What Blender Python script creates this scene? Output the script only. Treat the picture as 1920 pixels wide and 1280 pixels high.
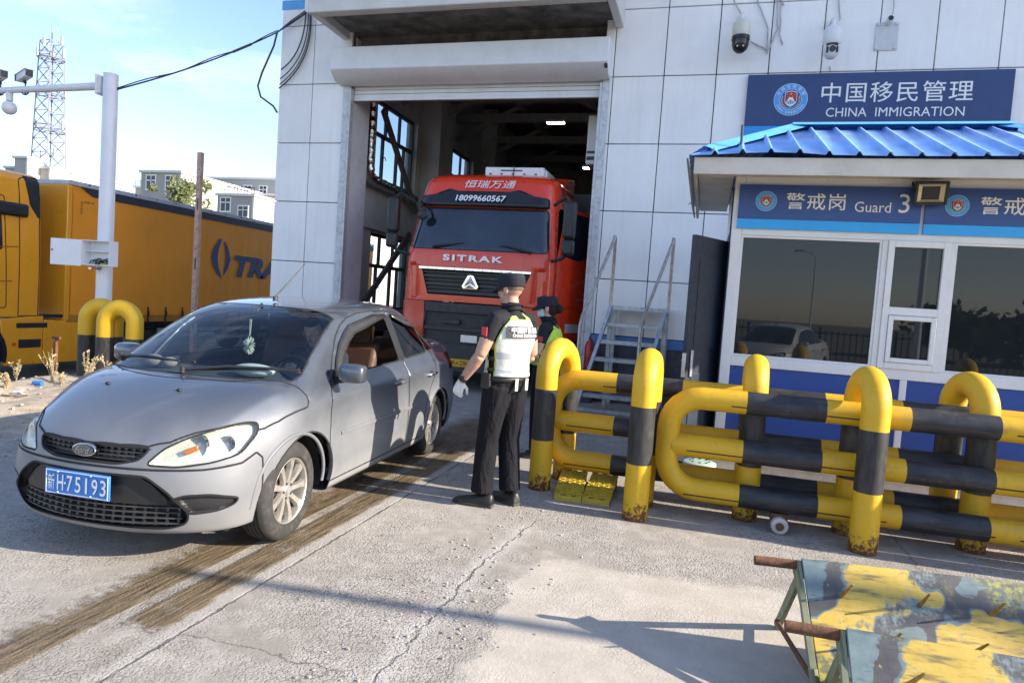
import bpy, bmesh, math, random
from mathutils import Vector, Matrix, geometry
from mathutils.bvhtree import BVHTree
random.seed(7)
C = bpy.context.scene.collection
SC = bpy.context.scene
R_ = math.radians
for _o in list(bpy.data.objects): bpy.data.objects.remove(_o)

# ------------------------------------------------------------------ camera
F_PX, PSI, PIT, ROL, CAM_H = 1262.0, R_(15.68), R_(3.32), R_(3.957), 1.58
_F = Vector((-math.sin(PSI)*math.cos(PIT), math.cos(PSI)*math.cos(PIT), -math.sin(PIT)))
_R0 = Vector((math.cos(PSI), math.sin(PSI), 0)); _U0 = _R0.cross(_F)
_R = _R0*math.cos(ROL)+_U0*math.sin(ROL); _U = -_R0*math.sin(ROL)+_U0*math.cos(ROL)
cam = bpy.data.cameras.new("camera"); camo = bpy.data.objects.new("camera", cam); C.objects.link(camo)
cam.sensor_width = 36; cam.lens = F_PX/1920*36; cam.clip_end = 3000; cam.clip_start = .05
M_ = Matrix((( _R.x,_U.x,-_F.x,0),(_R.y,_U.y,-_F.y,0),(_R.z,_U.z,-_F.z,CAM_H),(0,0,0,1)))
camo.matrix_world = M_
SC.camera = camo

# ------------------------------------------------------------------ sky, sun, exposure
SUN_EL, SUN_AZ = R_(25), R_(1.5)          # azimuth measured from +X towards +Y
SUN_STR, SKY_STR, EXPO = 4.1, 0.13, 1.45
W = bpy.data.worlds.new("World"); SC.world = W; W.use_nodes = True
def build_world():
    nt = W.node_tree; n = nt.nodes; l = nt.links
    bg = n['Background']; bg.inputs[1].default_value = SKY_STR
    sky = n.new('ShaderNodeTexSky'); sky.sky_type = 'NISHITA'; sky.sun_disc = False
    sky.sun_elevation = SUN_EL; sky.sun_rotation = math.pi/2-SUN_AZ
    sky.air_density = 1.0; sky.dust_density = .55; sky.ozone_density = 2.2
    tc = n.new('ShaderNodeTexCoord')
    mp = n.new('ShaderNodeMapping'); mp.inputs['Scale'].default_value = (1.0, 1.0, 3.4)
    no = n.new('ShaderNodeTexNoise'); no.inputs['Scale'].default_value = 2.6; no.inputs['Detail'].default_value = 7
    no.inputs['Roughness'].default_value = .58; no.inputs['Distortion'].default_value = .5
    rp = n.new('ShaderNodeValToRGB'); rp.color_ramp.elements[0].position = .54; rp.color_ramp.elements[1].position = .74
    rp.color_ramp.elements[0].color = (0,0,0,1); rp.color_ramp.elements[1].color = (.6,.6,.6,1)
    mx = n.new('ShaderNodeMix'); mx.data_type = 'RGBA'
    l.new(tc.outputs['Generated'], mp.inputs[0]); l.new(mp.outputs[0], no.inputs['Vector']); l.new(no.outputs[0], rp.inputs[0])
    l.new(rp.outputs[0], mx.inputs[0]); l.new(sky.outputs[0], mx.inputs[6]); mx.inputs[7].default_value = (3.6, 4.0, 4.4, 1)
    tn = n.new('ShaderNodeMix'); tn.data_type = 'RGBA'; tn.blend_type = 'MULTIPLY'; tn.inputs[0].default_value = 1; tn.inputs[7].default_value = (.99,.94,1,1)
    l.new(mx.outputs[2], tn.inputs[6]); l.new(tn.outputs[2], bg.inputs[0])
build_world()
sun = bpy.data.lights.new("sun", 'SUN'); sun.energy = SUN_STR; sun.angle = R_(.53); sun.color = (1, .90, .76)
suno = bpy.data.objects.new("sun", sun); C.objects.link(suno)
_to = Vector((math.cos(SUN_EL)*math.cos(SUN_AZ), math.cos(SUN_EL)*math.sin(SUN_AZ), math.sin(SUN_EL)))
suno.rotation_euler = _to.to_track_quat('Z', 'Y').to_euler(); suno.location = (30, 0, 20)
SC.view_settings.view_transform = 'Standard'; SC.view_settings.look = 'None'
SC.view_settings.exposure = EXPO; SC.view_settings.gamma = 1
SC.cycles.max_bounces = 8; SC.cycles.use_denoising = True; SC.cycles.transparent_max_bounces = 12
SC.cycles.caustics_reflective = False; SC.cycles.caustics_refractive = False

# ------------------------------------------------------------------ helpers: materials
class NT:
    def __init__(s, name):
        s.m = bpy.data.materials.new(name); s.m.use_nodes = True
        s.t = s.m.node_tree; s.n = s.t.nodes; s.p = s.n['Principled BSDF']; s._tc = None
    def L(s, a, b): s.t.links.new(a, b)
    def node(s, ty, **k):
        n = s.n.new(ty)
        for a, v in k.items(): setattr(n, a, v)
        return n
    def pos(s, kind='Object'):
        if s._tc is None: s._tc = s.node('ShaderNodeTexCoord')
        return s._tc.outputs[kind]
    def setin(s, n, i, v):
        if hasattr(v, 'is_output') or isinstance(v, bpy.types.NodeSocket): s.L(v, n.inputs[i])
        else: n.inputs[i].default_value = v
    def noise(s, scale, detail=4, rough=.55, vec=None, dist=0):
        n = s.node('ShaderNodeTexNoise'); s.L(vec or s.pos(), n.inputs['Vector'])
        n.inputs['Scale'].default_value = scale; n.inputs['Detail'].default_value = detail
        n.inputs['Roughness'].default_value = rough; n.inputs['Distortion'].default_value = dist
        return n.outputs[0]
    def vor(s, scale, vec=None, feature='F1'):
        n = s.node('ShaderNodeTexVoronoi', feature=feature); s.L(vec or s.pos(), n.inputs['Vector'])
        n.inputs['Scale'].default_value = scale; return n.outputs['Distance']
    def mapping(s, scale=(1,1,1), loc=(0,0,0), rot=(0,0,0), vec=None):
        n = s.node('ShaderNodeMapping'); s.L(vec or s.pos(), n.inputs[0])
        n.inputs['Scale'].default_value = scale; n.inputs['Location'].default_value = loc; n.inputs['Rotation'].default_value = rot
        return n.outputs[0]
    def ma(s, op, a, b=0.0, c=0.0, clamp=False):
        n = s.node('ShaderNodeMath', operation=op, use_clamp=clamp)
        for i, v in enumerate((a, b, c)): s.setin(n, i, v)
        return n.outputs[0]
    def rng(s, v, a, b, c=0.0, d=1.0, smooth=False):
        n = s.node('ShaderNodeMapRange')
        if smooth: n.interpolation_type = 'SMOOTHSTEP'
        for i, x in enumerate((v, a, b, c, d)): s.setin(n, i, x)
        return n.outputs[0]
    def mix(s, f, a, b, blend='MIX'):
        n = s.node('ShaderNodeMix', data_type='RGBA', blend_type=blend)
        for i, v in ((0, f), (6, a), (7, b)):
            if isinstance(v, (tuple, list)) and len(v) == 3: v = (*v, 1)
            s.setin(n, i, v)
        return n.outputs[2]
    def xyz(s, vec=None):
        n = s.node('ShaderNodeSeparateXYZ'); s.L(vec or s.pos(), n.inputs[0]); return n.outputs
    def bump(s, h, strength=.3, dist=.01):
        n = s.node('ShaderNodeBump'); n.inputs['Strength'].default_value = strength; n.inputs['Distance'].default_value = dist
        s.L(h, n.inputs['Height']); s.L(n.outputs[0], s.p.inputs['Normal'])
    def set(s, **k):
        names = dict(col='Base Color', rough='Roughness', metal='Metallic', spec='Specular IOR Level', coat='Coat Weight', coatr='Coat Roughness',
                     trans='Transmission Weight', ior='IOR', alpha='Alpha', emc='Emission Color', ems='Emission Strength', sheen='Sheen Weight', sss='Subsurface Weight')
        for a, v in k.items():
            i = names[a]
            if isinstance(v, tuple) and len(v) == 3: v = (*v, 1)
            s.setin(s.p, i, v)
        return s
MATS = {}
def mat(name, col, rough=.5, metal=0, var=.12, scale=6, bump=0, bscale=60, dirt=0, dcol=(.16,.13,.10), coat=0, spec=.5, island=0, streak=0):
    """a painted / plain surface with tone variation, dirt and micro bump"""
    if name in MATS: return MATS[name]
    s = NT(name)
    c = s.mix(s.rng(s.noise(scale, 5), .3, .7), tuple(x*(1-var) for x in col), tuple(min(1, x*(1+var)) for x in col))
    if island:
        g = s.node('ShaderNodeNewGeometry')
        v = s.rng(g.outputs['Random Per Island'], 0, 1, 1-island, 1+island)
        hv = s.node('ShaderNodeHueSaturation'); s.L(c, hv.inputs['Color']); s.L(v, hv.inputs['Value']); c = hv.outputs[0]
    if streak:
        m = s.noise(1.0, 6, .6, vec=s.mapping((9, 9, .5)))
        c = s.mix(s.ma('MULTIPLY', s.rng(m, .52, .75), streak), c, dcol)
    if dirt:
        m = s.noise(scale*1.7, 8, .7)
        c = s.mix(s.ma('MULTIPLY', s.rng(m, .5, .72), dirt), c, dcol)
    s.set(col=c, metal=metal, coat=coat, spec=spec)
    s.set(rough=s.rng(s.noise(scale*2.3, 4), .3, .7, max(0, rough-.08), min(1, rough+.1)))
    if bump: s.bump(s.noise(bscale, 4), bump, .01)
    MATS[name] = s.m; return s.m
def emis(name, col, st):
    if name in MATS: return MATS[name]
    s = NT(name); s.set(col=col, emc=col, ems=st); MATS[name] = s.m; return s.m

# ------------------------------------------------------------------ helpers: geometry
def V3(*a): return Vector(a[0] if len(a) == 1 else a)
def frame_of(d):
    d = Vector(d).normalized(); a = Vector((0,0,1)) if abs(d.z) < .9 else Vector((1,0,0))
    u = d.cross(a).normalized(); return u, d.cross(u).normalized()
class MB:
    def __init__(s, org=(0,0,0)):
        s.v = []; s.f = []; s.mi = []; s.m = 0; s.org = Vector(org); s.X = None
    def add(s, vs, fs, m=None):
        b = len(s.v)
        if s.X is not None: vs = [s.X @ Vector(v) for v in vs]
        s.v += [Vector(v) for v in vs]
        s.f += [tuple(i+b for i in f) for f in fs]; s.mi += [s.m if m is None else m]*len(fs)
    def box(s, a, b, m=None, skip=''):
        (x0,y0,z0),(x1,y1,z1) = a, b
        if x0 > x1: x0,x1 = x1,x0
        if y0 > y1: y0,y1 = y1,y0
        if z0 > z1: z0,z1 = z1,z0
        vs = [(x0,y0,z0),(x1,y0,z0),(x1,y1,z0),(x0,y1,z0),(x0,y0,z1),(x1,y0,z1),(x1,y1,z1),(x0,y1,z1)]
        fs = [(0,3,2,1),(4,5,6,7),(0,1,5,4),(1,2,6,5),(2,3,7,6),(3,0,4,7)]
        s.add(vs, fs, m)
    def obox(s, c, ax, ay, az, m=None):
        """oriented box: centre and three half-extent vectors"""
        c, ax, ay, az = map(Vector, (c, ax, ay, az))
        vs = [c+ax*i+ay*j+az*k for k in (-1,1) for (i,j) in ((-1,-1),(1,-1),(1,1),(-1,1))]
        s.add(vs, [(0,3,2,1),(4,5,6,7),(0,1,5,4),(1,2,6,5),(2,3,7,6),(3,0,4,7)], m)
    def bar(s, a, b, w, h, m=None, up=(0,0,1)):
        a, b = Vector(a), Vector(b); d = (b-a); u = d.normalized(); sd = u.cross(Vector(up))
        if sd.length < 1e-4: sd = u.cross(Vector((1,0,0)))
        sd.normalize(); n = sd.cross(u).normalized()
        s.obox((a+b)/2, d/2, sd*w/2, n*h/2, m)
    def cyl(s, a, b, r, n=16, r2=None, m=None, caps=True):
        a, b = Vector(a), Vector(b); r2 = r if r2 is None else r2; u, w = frame_of(b-a)
        vs = []
        for P, q in ((a, r), (b, r2)):
            for i in range(n):
                t = 2*math.pi*i/n; vs.append(P+u*(q*math.cos(t))+w*(q*math.sin(t)))
        fs = [(i, n+i, n+(i+1) % n, (i+1) % n) for i in range(n)]
        if caps: fs += [tuple(range(n)), tuple(reversed(range(n, 2*n)))]
        s.add(vs, fs, m)
    def tube(s, pts, r, n=12, closed=False, m=None, caps=True, band=None):
        """round pipe along a polyline; r number or list; band(i)->material index per segment"""
        P = [Vector(p) for p in pts]; k = len(P)
        rs = r if isinstance(r, (list, tuple)) else [r]*k
        T = []
        for i in range(k):
            if closed: d = P[(i+1) % k]-P[i-1]
            else: d = P[min(i+1,k-1)]-P[max(i-1,0)]
            T.append(d.normalized() if d.length > 1e-9 else Vector((0,0,1)))
        u, w = frame_of(T[0]); b0 = len(s.v); vs = []
        for i in range(k):
            if i:
                q = T[i-1].rotation_difference(T[i]); u = q @ u; w = q @ w
            for j in range(n):
                t = 2*math.pi*j/n; vs.append(P[i]+u*(rs[i]*math.cos(t))+w*(rs[i]*math.sin(t)))
        for i in range(k if closed else k-1):
            i2 = (i+1) % k
            fs = [(i*n+j, i*n+(j+1) % n, i2*n+(j+1) % n, i2*n+j) for j in range(n)]
            if i == 0: s.add(vs, fs, band(i) if band else m); base = b0
            else:
                s.f += [tuple(x+b0 for x in f) for f in fs]; s.mi += [(band(i) if band else (s.m if m is None else m))]*n
        if caps and not closed:
            s.f += [tuple(b0+x for x in reversed(range(n))), tuple(b0+(k-1)*n+x for x in range(n))]
            s.mi += [band(0) if band else (s.m if m is None else m), band(k-2) if band else (s.m if m is None else m)]
    def prism(s, poly, o, u, v, w, m=None):
        """extrude 2-D polygon: point o+u*x+v*y, thickness vector w"""
        o,u,v,w = map(Vector,(o,u,v,w)); k = len(poly)
        vs = [o+u*x+v*y for x,y in poly]+[o+u*x+v*y+w for x,y in poly]
        fs = [tuple(range(k)), tuple(reversed(range(k,2*k)))]+[(i,k+i,k+(i+1)%k,(i+1)%k) for i in range(k)]
        s.add(vs, fs, m)
    def flat(s, poly, o, u, v, m=None):
        o,u,v = map(Vector,(o,u,v)); s.add([o+u*x+v*y for x,y in poly],[tuple(range(len(poly)))],m)
    def lathe(s, prof, o, axis, n=24, m=None, caps=False):
        """prof: list of (radius, height along axis)"""
        o = Vector(o); ax = Vector(axis).normalized(); u, w = frame_of(ax); vs = []
        for r,h in prof:
            for i in range(n):
                t = 2*math.pi*i/n; vs.append(o+ax*h+u*(r*math.cos(t))+w*(r*math.sin(t)))
        fs = []
        for k in range(len(prof)-1):
            fs += [(k*n+i,k*n+(i+1)%n,(k+1)*n+(i+1)%n,(k+1)*n+i) for i in range(n)]
        if caps: fs += [tuple(reversed(range(n))), tuple(range((len(prof)-1)*n,len(prof)*n))]
        s.add(vs, fs, m)
    def ball(s, c, r, n=16, k=10, m=None, sc=(1,1,1)):
        c = Vector(c); vs = [c+Vector((0,0,-r*sc[2]))]
        for j in range(1,k):
            ph = -math.pi/2+math.pi*j/k
            for i in range(n):
                t = 2*math.pi*i/n; vs.append(c+Vector((r*sc[0]*math.cos(ph)*math.cos(t),r*sc[1]*math.cos(ph)*math.sin(t),r*sc[2]*math.sin(ph))))
        vs.append(c+Vector((0,0,r*sc[2]))); fs = [(0,1+(i+1)%n,1+i) for i in range(n)]
        for j in range(k-2):
            fs += [(1+j*n+i,1+j*n+(i+1)%n,1+(j+1)*n+(i+1)%n,1+(j+1)*n+i) for i in range(n)]
        b = 1+(k-2)*n; fs += [(b+i,b+(i+1)%n,len(vs)-1) for i in range(n)]
        s.add(vs, fs, m)
    def text(s, txt, o, u, v, h=None, w=None, m=None, align='C', bold=0, shear=0, space=1):
        """lettering as flat mesh: o = centre (or left) on its mid-height line; fitted to height h and/or width w"""
        cu = bpy.data.curves.new('t','FONT'); cu.body = txt; cu.offset = bold; cu.shear = shear; cu.resolution_u = 3; cu.space_character = space
        ob = bpy.data.objects.new('t',cu); C.objects.link(ob)
        dg = bpy.context.evaluated_depsgraph_get(); dg.update()
        me = bpy.data.meshes.new_from_object(ob.evaluated_get(dg))
        P = [p.co.copy() for p in me.vertices]; F = [tuple(p.vertices) for p in me.polygons]
        bpy.data.objects.remove(ob); bpy.data.curves.remove(cu); bpy.data.meshes.remove(me)
        if not P: return
        x0,x1 = min(p.x for p in P),max(p.x for p in P); y0,y1 = min(p.y for p in P),max(p.y for p in P)
        sy = h/(y1-y0) if h else w/(x1-x0); sx = w/(x1-x0) if w else sy
        o,u,v = Vector(o),Vector(u),Vector(v); cx = (x0+x1)/2 if align=='C' else x0
        s.add([o+u*((p.x-cx)*sx)+v*((p.y-(y0+y1)/2)*sy) for p in P], F, m)
    def build(s, name, mats, parent=None, smooth=35, bevel=0, seg=2, world=None):
        me = bpy.data.meshes.new(name)
        me.from_pydata([p-s.org for p in s.v], [], s.f); me.update()
        for q in (mats if isinstance(mats,(list,tuple)) else [mats]): me.materials.append(q)
        me.polygons.foreach_set('material_index', s.mi)
        o = bpy.data.objects.new(name, me); C.objects.link(o)
        if smooth:
            me.polygons.foreach_set('use_smooth',[True]*len(me.polygons)); me.set_sharp_from_angle(angle=R_(smooth))
        me.validate()
        if parent is not None: o.parent = parent
        else: o.location = s.org
        if bevel:
            b = o.modifiers.new('bevel','BEVEL'); b.width = bevel; b.segments = seg; b.limit_method = 'ANGLE'; b.angle_limit = R_(40); b.harden_normals = False
        return o
def thing(name, label, cat, loc=(0,0,0), rotz=0, group=None):
    o = bpy.data.objects.new(name, None); C.objects.link(o); o.empty_display_size = .2
    o.location = loc; o.rotation_euler = (0,0,rotz); o['label'] = label; o['category'] = cat
    if group: o['group'] = group
    return o
def tag(o, label, cat, group=None):
    o['label'] = label; o['category'] = cat
    if group: o['group'] = group
    return o
def struct(o): o['kind'] = 'structure'; return o
def dup(root, loc, rotz=None, label=None):
    """copy of a thing with copies of its parts and sub-parts"""
    def cp(o, par):
        c = o.copy(); C.objects.link(c)
        if par is not None: c.parent = par
        for ch in [x for x in bpy.data.objects if x.parent == o]: cp(ch, c)
        return c
    r = cp(root, None); r.location = loc
    if rotz is not None: r.rotation_euler = (0,0,rotz)
    if label: r['label'] = label
    return r
def arc(c, r, a0, a1, n, u, v):
    c,u,v = Vector(c),Vector(u),Vector(v)
    return [c+u*(r*math.cos(a0+(a1-a0)*i/n))+v*(r*math.sin(a0+(a1-a0)*i/n)) for i in range(n+1)]
def sag(a, b, d, n=16, side=(0,0,0)):
    a,b,side = Vector(a),Vector(b),Vector(side)
    return [a.lerp(b,i/n)-Vector((0,0,d*4*(i/n)*(1-i/n)))+side*(4*(i/n)*(1-i/n)) for i in range(n+1)]

# ------------------------------------------------------------------ shared materials
M_white  = mat('white_painted_metal',(.74,.75,.76),.38,var=.05,dirt=.10,scale=3)
M_frame  = mat('white_plastic_frame',(.76,.76,.75),.32,var=.04,dirt=.06,scale=4)
M_black  = mat('black_plastic',(.018,.018,.02),.45,var=.2)
M_rubber = mat('tyre_rubber',(.03,.029,.028),.8,var=.3,dirt=.5,dcol=(.13,.115,.10),scale=9)
M_galv   = mat('galvanised_steel',(.42,.44,.46),.42,metal=.75,var=.25,scale=14,dirt=.35,dcol=(.18,.17,.16))
M_dsteel = mat('dark_steel',(.05,.05,.055),.5,metal=.4,var=.3)
M_chrome = mat('chrome',(.8,.8,.82),.08,metal=1,var=.04)
M_alu    = mat('aluminium',(.62,.62,.63),.35,metal=.85,var=.1,scale=12,dirt=.25)
M_wtext  = mat('white_lettering',(.8,.8,.8),.5,var=.02)
M_rust   = mat('rusty_steel',(.14,.062,.03),.85,var=.4,scale=30,bump=.4,bscale=90)
M_glassd = None
def _glass():
    s = NT('dark_tinted_glass'); s.set(col=(.014,.017,.021), rough=.015, spec=.5, ior=1.5); return s.m
M_glassd = _glass()
def thin_glass(name, tint=(.75,.82,.82), f0=.06, f1=.9):
    """a pane: transparent tinted layer plus Schlick reflection, the same from both sides"""
    s = NT(name); n = s.n
    tr = s.node('ShaderNodeBsdfTransparent'); tr.inputs[0].default_value = (*tint,1)
    gl = s.node('ShaderNodeBsdfGlossy'); gl.inputs['Roughness'].default_value = .01
    g = s.node('ShaderNodeNewGeometry'); d = s.node('ShaderNodeVectorMath', operation='DOT_PRODUCT')
    s.L(g.outputs['Incoming'], d.inputs[0]); s.L(g.outputs['Normal'], d.inputs[1])
    k = s.ma('POWER', s.ma('SUBTRACT', 1.0, s.ma('ABSOLUTE', d.outputs['Value'])), 5.0)
    mx = s.node('ShaderNodeMixShader')
    s.L(s.ma('ADD', s.ma('MULTIPLY', k, f1-f0), f0), mx.inputs[0]); s.L(tr.outputs[0], mx.inputs[1]); s.L(gl.outputs[0], mx.inputs[2])
    s.L(mx.outputs[0], n['Material Output'].inputs[0]); n.remove(s.p); return s.m
M_pane = thin_glass('window_pane_glass',(.84,.88,.90),.05)
# ================================================================== GROUND
def ground_h(x, y):
    t = min(1, max(0, (-8.9-x)/1.9)); t = t*t*(3-2*t)
    z = -.6*t
    if -10.8 < x < -6.2 and y < 9.5:
        w = max(0, 1-abs(x+8.2)/2.2)
        z += w*(.05*math.sin(x*5.1+y*2.3)+.05*math.sin(x*2.3-y*3.7+1)+.06)
    return z
def ground_mat():
    s = NT('concrete_ground'); X, Y, Z = s.xyz()
    wob = s.noise(1.6, 5); wob2 = s.noise(7, 4)
    xw = s.ma('ADD', X, s.ma('MULTIPLY', s.ma('SUBTRACT', wob2, .5), .09))
    yw = s.ma('ADD', Y, s.ma('MULTIPLY', s.ma('SUBTRACT', wob, .5), .5))
    n1 = s.noise(.55, 7, .6); n2 = s.noise(5, 8, .65); n3 = s.noise(48, 6, .7); n4 = s.noise(150, 3, .7)
    c = s.mix(s.rng(n1, .32, .68), (.25,.225,.192), (.395,.36,.315))
    c = s.mix(s.rng(n2, .45, .75), c, (.455,.42,.375))
    c = s.mix(s.ma('MULTIPLY', s.rng(n3, .48, .74), .26), c, (.20,.18,.155))
    # cream smooth patch
    def lt(a, b, soft): return s.rng(a, s.ma('ADD', b, soft) if isinstance(b, bpy.types.NodeSocket) else b+soft, s.ma('SUBTRACT', b, soft) if isinstance(b, bpy.types.NodeSocket) else b-soft)
    top = lt(yw, s.ma('ADD', 4.12, s.ma('MULTIPLY', X, .12)), .05)
    left = s.rng(s.ma('ADD', xw, s.ma('MULTIPLY', s.ma('SUBTRACT', wob, .5), .7)), -.93, -.87)
    crm = s.ma('MULTIPLY', top, left)
    c = s.mix(s.ma('MULTIPLY', crm, .82), c, s.mix(s.rng(n2, .35, .7), (.43,.385,.32), (.52,.47,.40)))
    # exposed aggregate: pitted stones
    ag = s.ma('MULTIPLY', s.ma('SUBTRACT', 1.0, s.ma('MULTIPLY', crm, .82)), s.rng(s.noise(1.1, 5, .6), .42, .58))
    v1 = s.vor(75); v2 = s.vor(160)
    st = s.ma('MULTIPLY', s.rng(v1, .50, .66), ag)
    c = s.mix(s.ma('MULTIPLY', s.ma('MULTIPLY', st, s.rng(s.noise(17, 4), .38, .62)), .85), c, (.09,.085,.08))
    vc = s.node('ShaderNodeTexVoronoi'); s.L(s.pos(), vc.inputs['Vector']); vc.inputs['Scale'].default_value = 75
    c = s.mix(s.ma('MULTIPLY', ag, .22), c, s.mix(s.rng(s.xyz(vc.outputs['Color'])[0], 0, 1), (.16,.15,.14), (.62,.58,.53)))
    # sparse dark spots
    sp = s.rng(s.vor(26), .05, .03); c = s.mix(s.ma('MULTIPLY', sp, .6), c, (.08,.075,.07))
    # grooved muddy wheel track
    strk = s.noise(1, 5, .65, vec=s.mapping((42, 3.2, 1))); strk2 = s.noise(1, 6, .75, vec=s.mapping((100, 11, 1)))
    edge = s.ma('MULTIPLY', s.ma('SUBTRACT', s.noise(1, 6, .7, vec=s.mapping((9, 14, 1))), .5), .40)
    xe = s.ma('ADD', X, edge)
    a = s.ma('MULTIPLY', s.rng(xe, -2.80, -2.70), s.rng(X, -2.505, -2.525))       # left band
    b = s.ma('MULTIPLY', s.rng(X, -2.45, -2.43), s.rng(xw, -2.21, -2.25)); b = s.ma('MULTIPLY', b, s.rng(s.ma('ADD', Y, s.ma('MULTIPLY', edge, 1.2)), 2.42, 2.47))
    wide = s.ma('MULTIPLY', s.rng(xe, -3.0, -2.8), s.ma('MULTIPLY', s.rng(xw, -2.2, -2.24), s.rng(yw, 6.2, 6.6)))
    tr = s.ma('MAXIMUM', s.ma('MAXIMUM', a, b), wide)
    tr = s.ma('MULTIPLY', tr, s.rng(Y, 9.6, 8.0))
    brown = s.mix(s.rng(strk, .36, .6), (.050,.034,.017), (.20,.145,.082))
    brown = s.mix(s.ma('MULTIPLY', s.rng(strk2, .52, .72), .7), brown, (.025,.019,.012))
    damp = s.ma('MULTIPLY', s.ma('MULTIPLY', s.rng(s.ma('ADD', X, s.ma('MULTIPLY', s.ma('SUBTRACT', wob, .5), .9)), -3.15, -2.75), s.rng(xw, -2.16, -2.26)), s.ma('MULTIPLY', s.rng(s.noise(2.2, 6, .65), .40, .60), s.rng(Y, 9.6, 8)))
    c = s.mix(s.ma('MULTIPLY', damp, s.rng(Y, 3.2, 5.2, .5, .85)), c, (.15,.122,.09))
    tr = s.ma('MULTIPLY', tr, s.rng(s.noise(3.1, 6, .7), .22, .46))
    c = s.mix(s.ma('MULTIPLY', tr, .93), c, brown)
    # joint and cracks
    jw = s.ma('ABSOLUTE', s.ma('SUBTRACT', s.ma('ADD', X, s.ma('MULTIPLY', s.ma('SUBTRACT', s.noise(14, 5, .7), .5), .05)), -2.14))
    j = s.ma('MULTIPLY', s.rng(jw, .012, .004), s.rng(Y, 9, 8))
    jl = s.ma('MULTIPLY', s.rng(s.ma('ABSOLUTE', s.ma('SUBTRACT', xw, -2.18)), .045, .02), s.rng(Y, 9, 8))
    c = s.mix(s.ma('MULTIPLY', jl, .5), c, (.40,.375,.34))
    c = s.mix(s.ma('MULTIPLY', s.ma('MULTIPLY', j, s.rng(s.noise(3.3, 5), .40, .56)), .85), c, (.10,.09,.08))
    stn = s.ma('MULTIPLY', s.rng(s.noise(.9, 7, .68, vec=s.mapping((1,1,1),loc=(4,9,0))), .56, .74), .40); c = s.mix(stn, c, (.15,.125,.10))
    cx = s.ma('ADD', X, s.ma('MULTIPLY', s.ma('SUBTRACT', s.noise(5, 6, .7), .5), .16))
    k = s.ma('ABSOLUTE', s.ma('SUBTRACT', cx, s.ma('SUBTRACT', -1.17, s.ma('MULTIPLY', s.rng(Y, 3.7, 4.6), -.1))))
    kk = s.ma('MULTIPLY', s.rng(k, .012, .002), s.rng(yw, 4.9, 4.6))
    crumb = s.ma('MULTIPLY', s.ma('MULTIPLY', s.rng(k, .10, .03), s.rng(yw, 4.9, 4.5)), s.rng(s.vor(120), .25, .5))
    c = s.mix(s.ma('MULTIPLY', crumb, .4), c, (.55,.53,.50)); c = s.mix(s.ma('MULTIPLY', s.ma('MULTIPLY', kk, s.rng(s.noise(9,4), .38, .6)), .9), c, (.07,.06,.05))
    hy = s.ma('ADD', Y, s.ma('MULTIPLY', s.ma('SUBTRACT', s.noise(4, 6, .7), .5), .22))
    h1 = s.ma('MULTIPLY', s.rng(s.ma('ABSOLUTE', s.ma('SUBTRACT', hy, 2.46)), .008, .002), s.ma('MULTIPLY', s.rng(X, -2.15, -2.1), s.rng(X, -1.3, -1.4)))
    c = s.mix(s.ma('MULTIPLY', h1, .8), c, (.1,.09,.08))
    # straight slab joint near the barriers
    sj = s.ma('MULTIPLY', s.rng(s.ma('ABSOLUTE', s.ma('SUBTRACT', xw, 1.52)), .012, .004), s.rng(Y, 3.5, 4.4)); c = s.mix(s.ma('MULTIPLY', sj, .6), c, (.12,.11,.1))
    # sandy verge and asphalt road on the left
    vx = s.ma('ADD', X, s.ma('MULTIPLY', s.ma('SUBTRACT', wob, .5), 1.2))
    vg = s.ma('MULTIPLY', s.rng(vx, -5.9, -6.4), s.rng(Y, 10.5, 9.5))
    sand = s.mix(s.rng(n2, .35, .65), (.30,.24,.17), (.50,.43,.34)); sand = s.mix(s.ma('MULTIPLY', s.rng(n3, .55, .7), .6), sand, (.13,.10,.07))
    c = s.mix(vg, c, sand)
    asph = s.mix(s.rng(n3, .3, .7), (.055,.055,.056), (.12,.118,.115)); asph = s.mix(s.rng(n1, .45, .7), asph, (.17,.165,.155))
    rd = s.ma('MULTIPLY', s.rng(vx, -9.9, -10.5), s.rng(X, -60, -40, 1, 1))
    c = s.mix(rd, c, asph)
    far = s.rng(s.ma('ABSOLUTE', X), 30, 45); far = s.ma('MAXIMUM', far, s.rng(Y, -8, -14))
    c = s.mix(far, c, s.mix(s.rng(s.noise(.05, 6), .4, .6), (.20,.17,.12), (.16,.16,.10)))
    s.set(col=c, rough=s.rng(tr, 0, 1, .9, .55), spec=.3)
    h = s.ma('ADD', s.ma('MULTIPLY', n3, .5), s.ma('MULTIPLY', n4, .25))
    h = s.ma('SUBTRACT', h, s.ma('MULTIPLY', st, .9)); h = s.ma('SUBTRACT', h, s.ma('MULTIPLY', s.ma('MAXIMUM', j, kk), 1.2))
    h = s.ma('ADD', h, s.ma('MULTIPLY', s.ma('MULTIPLY', strk, tr), 1.8)); h = s.ma('ADD', h, s.ma('MULTIPLY', crm, .35)); h = s.ma('ADD', h, s.ma('MULTIPLY', n2, .5))
    s.bump(h, .55, .012)
    return s.m
def build_ground():
    xs = sorted(set([-1500,-600,-250,-120,-70,-45,-30,-22,-17]+[round(-14+.25*i,3) for i in range(73)]+[5,7,10,16,25,45,90,250,600,1500]))
    ys = sorted(set([-1500,-500,-200,-100,-60,-40,-25,-16,-10,-6,-3]+[round(-2+.25*i,3) for i in range(57)]+[13,15,18,24,35,60,100,180,400,800,1500]))
    m = MB(); nx = len(xs)
    m.add([(x,y,ground_h(x,y)) for y in ys for x in xs],[(j*nx+i,j*nx+i+1,(j+1)*nx+i+1,(j+1)*nx+i) for j in range(len(ys)-1) for i in range(nx-1)])
    struct(m.build('ground', ground_mat(), smooth=180))
build_ground()

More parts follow.
